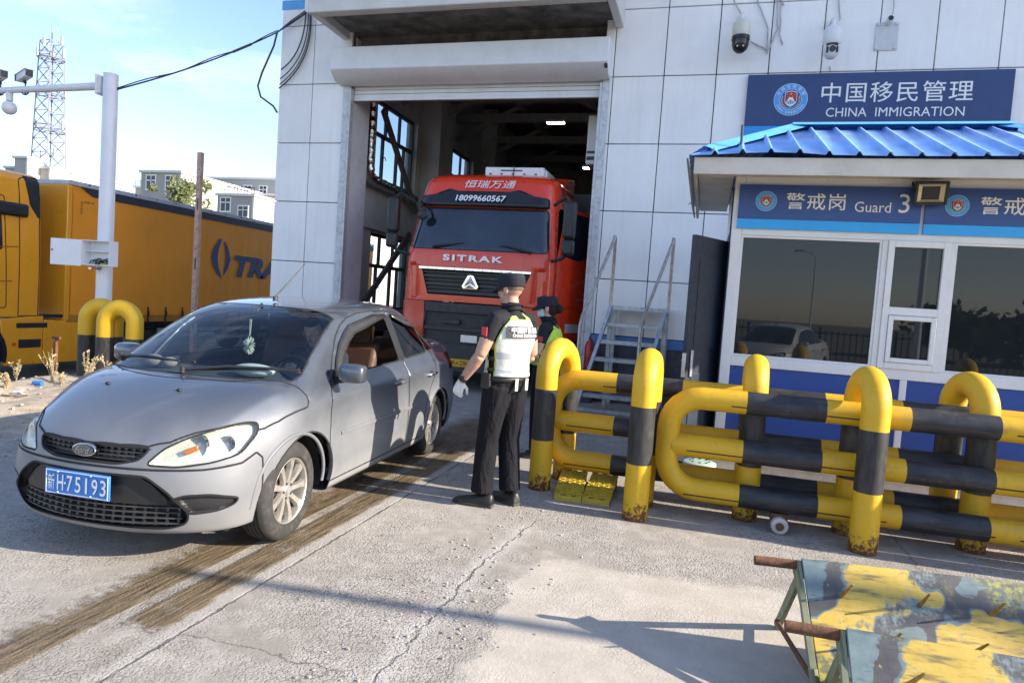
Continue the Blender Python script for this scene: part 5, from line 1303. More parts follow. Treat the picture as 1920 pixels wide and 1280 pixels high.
        for y,d in ((1.62,doors[(sg,FD)]),(2.42,doors[(sg,RD)])):
            m = MB(); h = sx(.9+y,.86); p = [(sg*(h-.005),y-.105,.855),(sg*(h+.03),y-.08,.86),(sg*(h+.036),y,.863),(sg*(h+.03),y+.08,.866),(sg*(h-.005),y+.105,.866)]; m.tube(p,[.012,.016,.017,.016,.012],10)
            m.build('handle',M_chrome if y>2 else paint,d,smooth=60)
            m = MB(); m.ball((sg*(h-.004),y,.858),1,12,8,sc=(.008,.085,.035)); m.build('handle_cup',M_gap,d)
        if hero:   # rain visors over the side windows
            M_vis = mat('smoked_visor',(.035,.036,.036),.2,var=.15,dirt=.12,dcol=(.12,.115,.10))
            for pts,dr in (([(1.47,.99),(1.56,1.12),(1.66,1.225),(1.77,1.30),(1.90,1.362),(2.12,1.40),(2.36,1.438),(2.60,1.44)],FD),([(2.735,1.442),(2.90,1.434),(3.05,1.41),(3.18,1.383),(3.35,1.315)],RD)):
                vs = []; m = MB(); k = len(pts)
                for i,(s_,z_) in enumerate(pts):
                    a_ = Vector(pts[max(0,i-1)]); b_ = Vector(pts[min(k-1,i+1)]); n_ = (b_-a_).normalized(); n_ = Vector((n_.y,-n_.x)); wd = .075*min(1,.35+i*.5,.35+(k-1-i)*.5)
                    s2,z2 = s_+n_.x*wd,z_+n_.y*wd
                    vs += [(sg*(sx(s_,z_)+.010),s_-.9,z_),(sg*(sx((s_+s2)/2,(z_+z2)/2)+.026),(s_+s2)/2-.9,(z_+z2)/2),(sg*(sx(s2,z2)+.026),s2-.9,z2)]
                m.add(vs,[(3*i+j,3*i+1+j,3*i+4+j,3*i+3+j) for i in range(k-1) for j in range(2)])
                v = m.build('window_visor',M_vis,doors[(sg,dr)],smooth=60); so = v.modifiers.new('t','SOLIDIFY'); so.thickness = .004
        m = MB(); pts = [(sg*(sx(.9+y,.60)+.002),y,.60) for y in (.56,.9,1.3,1.7,2.1,2.2)]
        for a,b_ in zip(pts,pts[1:]): m.bar(a,b_,.016,.028)
        m.build('rub_strip',paint,t,bevel=.004)
    m = MB(); m.box((-.70,.34,.952),(.70,.40,.958)); 
    vs = []
    for i in range(17):
        y = -.78+1.56*i/16; s0 = 1.09+.20*(abs(y)/.78)**2; z = 1.0-.055*(abs(y)/.78)**2; vs += [(y,s0-.9-.02,z-.012),(y,s0-.79+.11,z+.012)]
    m = MB(); m.add(vs,[(2*i,2*i+2,2*i+3,2*i+1) for i in range(16)]); m.build('cowl_panel',M_black,t)
    for (x0,x1,y0,y1) in ((-.66,-.02,1.03,.87),(.06,.66,.81,1.05)):
        m = MB(); a = Vector((x0,y0-.9,tz(x0,y0)+.02)); b_ = Vector((x1,y1-.9,tz(x1,y1)+.025)); m.tube([a,a.lerp(b_,.45)+Vector((0,0,.018)),b_],[.012,.010,.006],8); m.bar(a.lerp(b_,.15)+Vector((0,.03,.0)),b_+Vector((.1*(1 if x1>x0 else -1),.03,.0)),.012,.014); m.cyl(a-Vector((0,0,.02)),a+Vector((0,0,.02)),.02,10); m.build('wiper',M_black,t)
    m = MB()
    for x in (-.33,.22): m.ball((x,-.30,tz(x,.60)+.004),1,8,6,sc=(.018,.014,.010))
    m.build('washer_nozzle',M_black,t)
    m = MB(); m.cyl((.02,.97,1.50),(.02,.97,1.54),.022,10); m.tube([(.02,.97,1.535),(.06,1.33,1.83)],[.007,.004],6); m.build('aerial',M_dsteel,t)
    if hero: cabin(t)
    for o in [x for x in bpy.data.objects if x.parent == t]: pass
    t.scale = (KY,KS,KZ)
    return t
def make_wheel(parent, sg):
    w = bpy.data.objects.new('wheel',None); C.objects.link(w); w.parent = parent; w.empty_display_size = .1
    m = MB(); r = .317; hw = .10
    prof = [(.212,-hw+.012),(.222,-hw-.002),(.26,-hw-.008),(.297,-hw+.006),(.312,-hw+.026),(r,-hw+.05)]
    for k in range(4): x = -.045+.03*k; prof += [(r,x-.009),(r-.007,x-.006),(r-.007,x+.006),(r,x+.009)]
    prof += [(r,hw-.05),(.312,hw-.026),(.297,hw-.006),(.26,hw+.008),(.222,hw+.002),(.212,hw-.012)]
    m.lathe(prof,(0,0,0),(1,0,0),48); m.build('tyre',M_rubber,w,smooth=40)
    M_rim = mat('cast_alloy',(.60,.57,.52),.35,metal=.75,var=.12,scale=10,dirt=.45,dcol=(.36,.30,.23))
    m = MB(); f = sg
    m.lathe([(.214,-.09*f),(.214,.085*f),(.207,.094*f),(.200,.088*f),(.196,.07*f),(.19,-.08*f)],(0,0,0),(1,0,0),48)
    for k in range(9):
        a = 2*math.pi*k/9; u = Vector((0,math.cos(a),math.sin(a))); v = Vector((0,-math.sin(a),math.cos(a))); x = Vector((f,0,0))
        vs = []
        for rr,w2,h in ((.045,.022,.064),(.10,.018,.074),(.16,.022,.080),(.202,.032,.078)):
            c = u*rr+x*h; vs += [c+v*w2-x*.03,c+v*w2*.8,c-v*w2*.8,c-v*w2-x*.03]
        m.add(vs,[(4*i+j,4*i+(j+1)%4,4*i+4+(j+1)%4,4*i+4+j) for i in range(3) for j in range(4)])
    m.lathe([(.001,.078*f),(.03,.077*f),(.036,.07*f),(.06,.066*f),(.066,.05*f),(.066,.0)],(0,0,0),(1,0,0),24)
    m.build('rim',M_rim,w,smooth=30)
    m = MB()
    for k in range(5): a = 2*math.pi*(k+.5)/5; m.cyl((.060*f,.048*math.cos(a),.048*math.sin(a)),(.074*f,.048*math.cos(a),.048*math.sin(a)),.009,6)
    m.build('wheel_nut',M_dsteel,w)
    m = MB(); m.cyl((.02*f,0,0),(.03*f,0,0),.14,24); m.build('brake_disc',M_dsteel,w)
    m = MB(); m.cyl((.078*f,0,0),(.0805*f,0,0),.024,20); m.build('centre_cap',mat('grey_cap',(.22,.24,.27),.3),w)
    return w
def cabin(t):
    m = MB(); m.box((-.74,.45,.30),(.74,2.7,.34)); m.box((-.70,2.55,.3),(.70,2.62,1.0)); m.box((-.72,2.62,.98),(.72,2.95,1.0)); m.box((-.72,.42,.34),(.72,.47,.8)); m.build('floor',M_int,t)
    m = MB(); vs = []
    for i in range(13):
        x = -.76+1.52*i/12; q = (abs(x)/.76)**2; hood = .05*math.exp(-((x-.36)/.2)**2)
        vs += [(x,-.06+.24*q,.985-.04*q),(x,.12+.2*q,1.0-.01*q),(x,.44,1.0+hood),(x,.60,.96+hood),(x,.62,.72)]
    m.add(vs,[(5*i+j,5*i+5+j,5*i+6+j,5*i+1+j) for i in range(12) for j in range(4)]); m.build('dashboard',mat('dash_plastic',(.075,.085,.085),.6,var=.15),t,smooth=50)
    m = MB(); c = Vector((.36,.70,.93)); u = Vector((1,0,0)); v = Vector((0,.42,.9)).normalized()
    m.tube([c+u*(.185*math.cos(a*math.pi/12))+v*(.185*math.sin(a*math.pi/12)) for a in range(24)],.016,8,closed=True); m.cyl(c,c+Vector((0,-.14,.05)),.03,8)
    for a in (.2,2.9,4.7): m.bar(c,c+u*(.18*math.cos(a))+v*(.18*math.sin(a)),.03,.015)
    m.build('steering_wheel',M_black,t,smooth=50)
    for sx in (-.36,.36):
        for y0 in (1.35,2.18):
            m = MB(); 
            m.obox((sx,y0,.52),(.25,0,0),(0,.26,0),(0,.03,.07)); s_ = m.build('seat',M_tan,t,bevel=.05,seg=3)
            m = MB(); m.obox((sx,y0+.36,.86),(.24,0,0),(0,.06,.01),(0,.09,.31)); m.build('backrest',M_tan,s_,bevel=.05,seg=3)
            m = MB(); m.obox((sx,y0+.50,1.24 if y0<2 else 1.15),(.13,0,0),(0,.045,0),(0,.02,.085)); m.bar((sx-.06,y0+.47,1.1),(sx-.06,y0+.49,1.2),.012,.012); m.bar((sx+.06,y0+.47,1.1),(sx+.06,y0+.49,1.2),.012,.012); m.build('headrest',M_tan if y0<2 else M_int,s_,bevel=.03,seg=3)
    m = MB(); m.box((-.10,.72,1.36),(.14,.74,1.415)); m.bar((.02,.73,1.415),(.02,.80,1.48),.02,.02); mr = m.build('rear_view_mirror',M_black,t,bevel=.008)
    m = MB(); a = Vector((-.02,.71,1.355)); m.tube([a,a-Vector((0,0,.13))],.004,5); m.tube([a+Vector((.012,0,0)),a-Vector((-.006,0,.12))],.003,5)
    rnd = random.Random(2); c = a-Vector((0,0,.20))
    for i in range(160):
        d = Vector((rnd.gauss(0,1),rnd.gauss(0,1),rnd.gauss(-.3,1))).normalized(); e = c+Vector((d.x*.055,d.y*.04,d.z*.075)); s_ = d.orthogonal().normalized()*.012
        m.add([c+d*.015-s_,c+d*.015+s_,e],[(0,1,2)])
    m.build('hanging_charm',mat('pale_tassel',(.62,.66,.55),.8),t,smooth=0)
    m = MB(); m.ball((.42,.17,1.045),1,20,10,sc=(.165,.085,.045)); o = m.build('dash_cushion',mat('white_cushion',(.70,.74,.72),.7,var=.05),t,smooth=60)
    m = MB(); m.ball((-.42,.17,1.045),1,14,8,sc=(.085,.06,.045)); m.ball((-.30,.19,1.04),1,14,8,sc=(.06,.05,.038)); m.ball((-.50,.19,1.035),1,14,8,sc=(.05,.05,.04)); m.build('soft_toy',mat('pinkish_plush',(.33,.27,.255),.9,var=.15),t,smooth=60)
    m = MB()
    for sg in (1,-1): m.obox((sg*.80,1.2,.70),(.02,0,0),(0,.75,0),(0,0,.24)); m.obox((sg*.80,2.2,.74),(.02,0,0),(0,.3,0),(0,0,.24))
    m.build('door_card',mat('dark_door_card',(.05,.048,.045),.6),t)
    m = MB(); vs = []
    for i in range(9):
        y = -.56+1.12*i/8; vs += [(y,.90,1.46-.05*(y/.5)**2),(y,1.5,1.50-.05*(y/.5)**2),(y,2.3,1.46-.05*(y/.5)**2)]
    m.add(vs,[(3*i+j,3*i+3+j,3*i+4+j,3*i+1+j) for i in range(8) for j in range(2)]); m.build('headlining',mat('grey_headlining',(.20,.19,.18),.9),t)
car = sedan('grey_sedan','dusty silver grey sedan with blue plate, driver window open, standing beside the officer',(-3.187,3.596,0),.0543,M_car)
# ================================================================== RED TRUCK IN THE BAY
M_redp = mat('red_truck_paint',(.74,.044,.010),.28,var=.06,scale=2,coat=.6,dirt=.12,dcol=(.25,.06,.04))
M_orgp = mat('orange_red_bumper',(.62,.085,.02),.38,var=.08,coat=.3,dirt=.12,dcol=(.3,.12,.06))
def truck_glass():
    s = NT('truck_windscreen'); s.set(col=s.mix(s.rng(s.noise(1.3,4),.35,.7),(.010,.014,.022),(.030,.040,.055)),rough=.02,spec=.9); return s.m
M_tglass = truck_glass()
def loft_cab(rows, ymax, nf=16, nc=8, ns=8):
    """rounded box: rows of (z, front y, half width, corner radius); open at the back and bottom"""
    bm = bmesh.new(); ring = []
    for z,yf,hw,r in rows:
        pts = [(-hw,ymax+(yf+r-ymax)*i/ns) for i in range(ns)]
        pts += [(-hw+r-r*math.cos(math.pi/2*i/nc), yf+r-r*math.sin(math.pi/2*i/nc)) for i in range(nc)]
        w = hw-r; pts += [(-w+2*w*i/nf, yf-.05*(1-((-w+2*w*i/nf)/hw)**2)+.05*(1-(w/hw)**2)) for i in range(nf+1)]
        pts += [(hw-r+r*math.sin(math.pi/2*i/nc), yf+r-r*math.cos(math.pi/2*i/nc)) for i in range(1,nc+1)]
        pts += [(hw,yf+r+(ymax-yf-r)*i/ns) for i in range(1,ns+1)]
        ring.append([bm.verts.new((x,y,z)) for x,y in pts])
    for a,b in zip(ring,ring[1:]):
        for i in range(len(a)-1): bm.faces.new((a[i],a[i+1],b[i+1],b[i]))
    bm.faces.new(ring[-1]); 
    return bm
def lerp_rows(keys, n):
    out = []
    for a,b in zip(keys,keys[1:]):
        k = max(1,int(n*(abs(b[0]-a[0])+abs(b[1]-a[1])))); out += [tuple(a[j]+(b[j]-a[j])*i/k for j in range(4)) for i in range(k)]
    return out+[keys[-1]]
def red_truck():
    t = thing('red_truck','red tractor truck with a black grille nosing out of the hall bay','truck',(-3.76,10.8,0))
    keys = [(1.52,.0,1.275,.22),(2.1,.0,1.285,.24),(2.36,.01,1.275,.25),(2.46,.03,1.265,.26),(3.14,.20,1.205,.28),(3.22,.23,1.195,.28),(3.45,.30,1.18,.27),(3.61,.36,1.16,.28),(3.71,.44,1.12,.31),(3.78,.60,1.05,.38),(3.82,.90,.94,.44)]
    bm = loft_cab(lerp_rows(keys,14),2.35); bm.normal_update(); lay = bm.faces.layers.int.new('tag')
    WS,VIS,GR,DR,DW,TP,LN = range(1,8)
    ff = lambda f: f.normal.y < -.25
    cut(bm,lay,round_poly([(-1.105,3.135),(1.105,3.135),(1.175,2.45),(1.13,2.405),(-1.13,2.405),(-1.175,2.45)],.06),'front',WS,ff)
    cut(bm,lay,round_poly([(-1.10,3.165),(1.10,3.165),(1.085,3.33),(.86,3.36),(.60,3.465),(.44,3.425),(-.44,3.425),(-.60,3.465),(-.86,3.36),(-1.085,3.33)],.03),'front',VIS,ff)
    cut(bm,lay,[(-.93,2.055),(.92,2.055),(.76,1.635),(-.80,1.635)],'front',GR,ff)
    for sg in (1,-1):
        sf = lambda f,sg=sg: f.normal.x*sg > .4
        cut(bm,lay,round_poly([(.28,1.53),(.30,2.35),(.52,3.16),(.70,3.24),(1.62,3.24),(1.66,1.53)],.05),'side',DR,sf)
        cut(bm,lay,round_poly([(.42,2.42),(.58,3.10),(.72,3.17),(1.54,3.17),(1.56,2.55),(.9,2.36)],.05),'side',DW,sf)
        cut(bm,lay,[(sg*1.0,1.55),(sg*1.04,2.12),(sg*1.16,2.12),(sg*1.13,1.95),(sg*1.10,1.55)],'front',LN,lambda f,sg=sg: f.normal.y<-.1 and f.calc_center_median().x*sg>.8)
    gap_lines(bm,lay,'panel_gap',M_gap,t,.008,skip={LN})
    recess(bm,lay,VIS,Vector((0,-.10,.0))); recess(bm,lay,GR,Vector((0,.07,0))); recess(bm,lay,LN,Vector((0,.02,0)))
    sep(bm,lay,WS,'windscreen',M_tglass,t); v = sep(bm,lay,VIS,'sun_visor',mat('black_visor_gloss',(.012,.013,.018),.15),t); g = sep(bm,lay,GR,'grille',M_black,t)
    for sg in (1,-1):
        d = sep(bm,lay,DR,'door',M_redp,t,xs=sg); sep(bm,lay,DW,'door_window',M_tglass,d,xs=sg)
        if sg > 0: rdoor = d
        m = MB(); y = 1.35; m.obox((sg*1.292,y,2.12),(.012,0,0),(0,.10,0),(0,0,.03)); m.build('handle',M_black,d,bevel=.006)
    for f in bm.faces:
        if f[lay] == LN: f[lay] = 0
    sep(bm,lay,0,'cab',M_redp,t,smooth=30); bm.free()
    # grille slats, chrome bar, emblem
    m = MB()
    for k in range(6):
        z = 1.68+.066*k; w = .80+.12*(z-1.64)/.41
        for i in range(8):
            x0,x1 = -w+2*w*i/8,-w+2*w*(i+1)/8; f = lambda x: .0-.05*(1-(x/1.28)**2)+.035
            m.bar((x0,f(x0),z),(x1,f(x1),z),.03,.022 if k%2 else .042)
    m.build('grille_slat',mat('grille_slat_black',(.03,.03,.032),.4),g)
    m = MB()
    for i in range(12):
        x0,x1 = -.97+1.92*i/12,-.97+1.92*(i+1)/12; f = lambda x: -.05*(1-(x/1.28)**2)-.015
        m.bar((x0,f(x0),2.075),(x1,f(x1),2.075),.05,.045)
    m.build('chrome_bar',M_chrome,t,bevel=.006)
    m = MB(); o = Vector((-.05,-.085,1.86)); hexa = [(0,.13),(.05,.12),(.145,-.07),(.12,-.11),(-.12,-.11),(-.145,-.07),(-.05,.12)]
    m.prism(hexa,o+Vector((0,.03,0)),(1,0,0),(0,0,1),(0,-.02,0)); e = m.build('emblem',M_chrome,t,bevel=.006)
    m = MB(); c = (0,-.025)
    for tri in (((0,.115),(-.115,-.085),(0,-.02)),((0,.115),(0,-.02),(.115,-.085)),((-.10,-.10),(.10,-.10),(0,-.03))):
        gx = sum(p[0] for p in tri)/3; gy = sum(p[1] for p in tri)/3
        vs = [o+Vector((p[0]*.95+gx*.05,.008,p[1]*.95+gy*.05)) for p in tri]+[o+Vector((gx,-.03,gy))]; m.add(vs,[(0,1,3),(1,2,3),(2,0,3)])
    m.build('emblem_facet',M_alu,e,smooth=0)
    m = MB(); m.text('SITRAK',(-.04,-.058,2.265),(1,0,0),(0,0,1),h=.105,w=1.03,bold=.035,space=1.25); m.build('lettering',mat('silver_lettering',(.75,.75,.76),.3,metal=.3),t,smooth=0)
    m = MB(); m.text('18099660567',(-.02,.088,3.295),(1,0,0),(0,.33,.94),h=.115,w=.86,bold=.02,shear=.1); m.build('visor_lettering',M_wtext,v,smooth=0)
    m = MB(); m.text('恒瑞万通',(.07,.272,3.565),(1,0,0),(0,.38,.92),h=.155,w=.88,shear=.2); m.build('roof_lettering',M_wtext,t,smooth=0)
    for sg in (1,-1):
        m = MB(); m.prism([(.80,3.185),(1.09,3.19),(1.07,3.33),(.87,3.28)],(0,.085,0),(sg,sg*.12,0),(0,.25,1),(0,.06,0)); m.build('visor_lamp',M_white,v,bevel=.01)
        m = MB(); m.prism([(.86,3.49),(.98,3.49),(.96,3.52),(.88,3.52)],(0,.285,0),(sg,.12,0),(0,.3,1),(0,.05,0)); m.build('marker_lamp',mat('pale_marker',(.55,.45,.30),.3),t)
    m = MB(); m.box((-.18,.72,3.79),(.86,1.5,3.95)); m.box((.86,.76,3.79),(.90,1.46,3.91)); ac = m.build('roof_cooler',M_white,t,bevel=.035)
    m = MB(); m.box((.10,.713,3.88),(.48,.719,3.90)); [m.box((-.1+.2*k,.712,3.82),(-.06+.2*k,.719,3.84)) for k in range(5)]; m.build('cooler_vent',M_black,ac)
    m = MB(); vs = []
    for x in (-1.08,1.08): vs += [(x,1.5,3.70),(x,1.75,3.95),(x,2.38,4.05),(x,2.38,3.3)]
    m.add(vs,[(0,1,5,4),(1,2,6,5),(2,3,7,6),(0,3,2,1),(4,5,6,7)]); m.build('roof_spoiler',M_redp,t,smooth=0,bevel=.03)
    m = MB(); m.tube([(.32,.72,3.72),(.34,.70,3.98)],.008,5); m.build('aerial',M_black,t)
    for (xa,xb) in ((-.75,-.15),(.40,1.02)):
        m = MB(); m.tube([(xa,.0,2.44),(xa+.02,-.035,2.45),(xb-.1,.02,2.52),(xb,.035,2.47)] if xa<0 else [(xb-.12,.0,2.41),(xb-.14,-.03,2.42),(xa+.1,.0,2.5),(xa-.05,.02,2.49)],[.03,.022,.016,.010],8); m.build('wiper',M_black,t)
    # wing mirrors with arms
    for sg in (-1,1):
        m = MB(); x = sg*1.50; m.obox((x,-.02,2.96),(.10,0,0),(0,.075,0),(0,0,.30)); m.obox((x,-.02,2.52),(.10,0,0),(0,.07,0),(0,0,.13)); mo = m.build('wing_mirror',M_black,t,bevel=.05,seg=3)
        m = MB(); m.tube([(x,0,3.22),(x-sg*.08,.03,3.34),(x-sg*.30,.16,3.22)],.028,8); m.tube([(x,0,2.42),(x-sg*.10,.03,2.34),(x-sg*.26,.12,2.30)],.03,8); m.build('mirror_arm',M_black,mo)
        m = MB(); m.obox((x,.057,2.96),(.085,0,0),(0,.003,0),(0,0,.27)); m.build('mirror_glass',M_chrome,mo)
    m = MB(); m.tube([(-1.08,.28,3.16),(-1.02,.02,3.20),(-.98,-.05,3.10)],.022,8); m.ball((-.97,-.02,2.98),1,12,8,sc=(.10,.035,.10)); m.build('kerb_mirror',M_black,t,smooth=60)
    # bumper
    m = MB(); vs = []; pr = [(-1.30,.45),(-1.30,.14),(-1.18,-.02),(-.84,-.055)]
    for sg in (1,-1):
        m = MB(); n = len(pr); vs = [(sg*-x if sg>0 else x,y,z) for z in (.62,1.50) for x,y in pr]
        vs = [((-x)*sg,y+ (.03 if z<1 else 0),z) for z in (.60,1.0,1.505) for x,y in pr]+[((-.84)*-sg*-1*-1,.2,z) for z in ()]
        m.add(vs,[(k*n+i,k*n+i+1,(k+1)*n+i+1,(k+1)*n+i) for k in range(2) for i in range(n-1)]); b = m.build('bumper_corner',M_orgp,t,smooth=50); so = b.modifiers.new('t','SOLIDIFY'); so.thickness = .04
        m = MB(); m.prism(round_poly([(.88,1.02),(1.16,1.10),(1.20,1.25),(1.10,1.29),(.86,1.16)],.03),(0,-.125,0),(sg,.22,0),(0,0,1),(0,.05,0)); h = m.build('headlight',M_lens,b)
        m = MB(); m.prism(round_poly([(.89,1.03),(1.15,1.11),(1.19,1.24),(1.10,1.28),(.87,1.15)],.03),(0,-.105,0),(sg,.22,0),(0,0,1),(0,.03,0)); m.build('reflector',M_alu,h)
    m = MB(); m.box((-.835,.02,.55),(.835,.30,1.50)); lb = m.build('lower_bumper',M_black,t)
    m = MB(); m.box((-.835,-.04,1.33),(.835,.018,1.50)); m.box((-.835,-.02,1.02),(.835,.018,1.10)); m.box((-.835,-.045,.56),(.835,.018,.80)); m.box((-.5,-.045,1.14),(-.2,.018,1.22)); m.box((.15,-.03,1.12),(.5,.018,1.26)); m.build('bumper_bar',mat('worn_black_bumper',(.028,.027,.027),.5,dirt=.4,dcol=(.12,.10,.08)),lb,bevel=.012)
    m = MB(); m.box((-.16,-.05,.85),(.12,.01,.97)); m.build('bumper_step',M_alu,lb)
    m = MB(); m.box((-.335,-.10,.425),(.105,-.08,.565)); pl = m.build('number_plate',mat('yellow_plate',(.68,.36,.012),.4),t)
    m = MB(); y = -.104; m.text('新A',(-.215,y,.495),(1,0,0),(0,0,1),h=.085,w=.135); m.text('D9668',(-.02,y,.495),(1,0,0),(0,0,1),h=.085,w=.215); m.box((-.328,y+.001,.431),(.098,y+.003,.436)); m.box((-.328,y+.001,.554),(.098,y+.003,.559)); m.build('lettering',M_black,pl,smooth=0)
    m = MB(); m.box((-.9,-.06,.36),(.9,.1,.548)); m.build('underrun_bar',M_dsteel,t)
    # right and left lower sides with steps, wheels and chassis
    for sg in (1,-1):
        m = MB(); m.box((sg*1.24,.46,.42),(sg*1.29,.98,1.50)); m.box((sg*1.05,1.98,.5),(sg*1.29,2.6,1.50)); m.box((sg*1.1,.98,1.36),(sg*1.29,1.98,1.50)); s_ = m.build('side_skirt',M_redp,t,bevel=.015)
        m = MB(); m.box((sg*1.291,.50,.98),(sg*1.30,.94,1.10)); m.build('reflective_stripe',mat('pale_reflective',(.50,.50,.48),.4),s_)
        m = MB(); 
        for k in range(5): m.box((sg*1.291,.50,1.2+.045*k),(sg*1.297,.94,1.22+.045*k))
        m.build('side_vent',mat('dark_red_vent',(.22,.012,.008),.5),s_)
        for y in (1.48,5.2,6.5):
            w = bpy.data.objects.new('wheel',None); C.objects.link(w); w.parent = t; w.location = (sg*1.1,y,.5)
            m = MB(); m.lathe([(.28,-.15),(.46,-.15),(.5,-.10),(.5,.10),(.46,.15),(.28,.15)],(0,0,0),(1,0,0),32); m.build('tyre',M_rubber,w,smooth=40)
            m = MB(); m.lathe([(.285,-.13),(.285,.13),(.2,.12*sg),(.12,.02*sg),(.01,.04*sg)],(0,0,0),(1,0,0),24); m.build('rim',M_galv,w,smooth=40)
    m = MB(); m.box((-.45,.3,.5),(-.3,8,.85)); m.box((.3,.3,.5),(.45,8,.85)); m.box((-1.1,.32,1.40),(1.1,2.3,1.5)); m.box((-1.2,2.34,1.5),(1.2,2.36,3.6)); m.build('chassis',M_dsteel,t)
    m = MB(); m.box((-1.27,3.1,1.15),(1.27,14,3.9)); m.build('trailer_body',mat('grey_trailer',(.12,.12,.12),.6),t)
    # faint company lettering on the door
    m = MB()
    for i,ch in enumerate('新疆国际运输有限公司'):
        a = R_(150-13.3*i); m.text(ch,(1.2945,1.08+.36*-math.cos(a),1.82+.20*math.sin(a)),(0,1,0),(0,0,1),h=.05)
    m.text('整备质量',(1.2945,1.08,1.80),(0,1,0),(0,0,1),h=.055); m.text('0994-6800567',(1.2945,1.08,1.70),(0,1,0),(0,0,1),h=.05); m.build('door_lettering',mat('faded_lettering',(.45,.22,.18),.5),rdoor,smooth=0)
    m = MB(); m.box((1.24,.42,.98),(1.287,1.62,1.525)); lo = m.build('lower_panel',M_redp,rdoor,bevel=.01); m = MB(); m.box((1.289,.62,1.12),(1.296,1.3,1.27)); m.build('reflective_stripe',mat('pale_reflective',(.50,.50,.48),.4),lo)
    a = -R_(25); h = Vector((1.27,.29,0)); Rm = Matrix.Rotation(a,4,'Z'); rdoor.matrix_local = Matrix.Translation(h)@Rm@Matrix.Translation(-h)
    t.scale = (1.04,1,1)
    return t
red_truck()

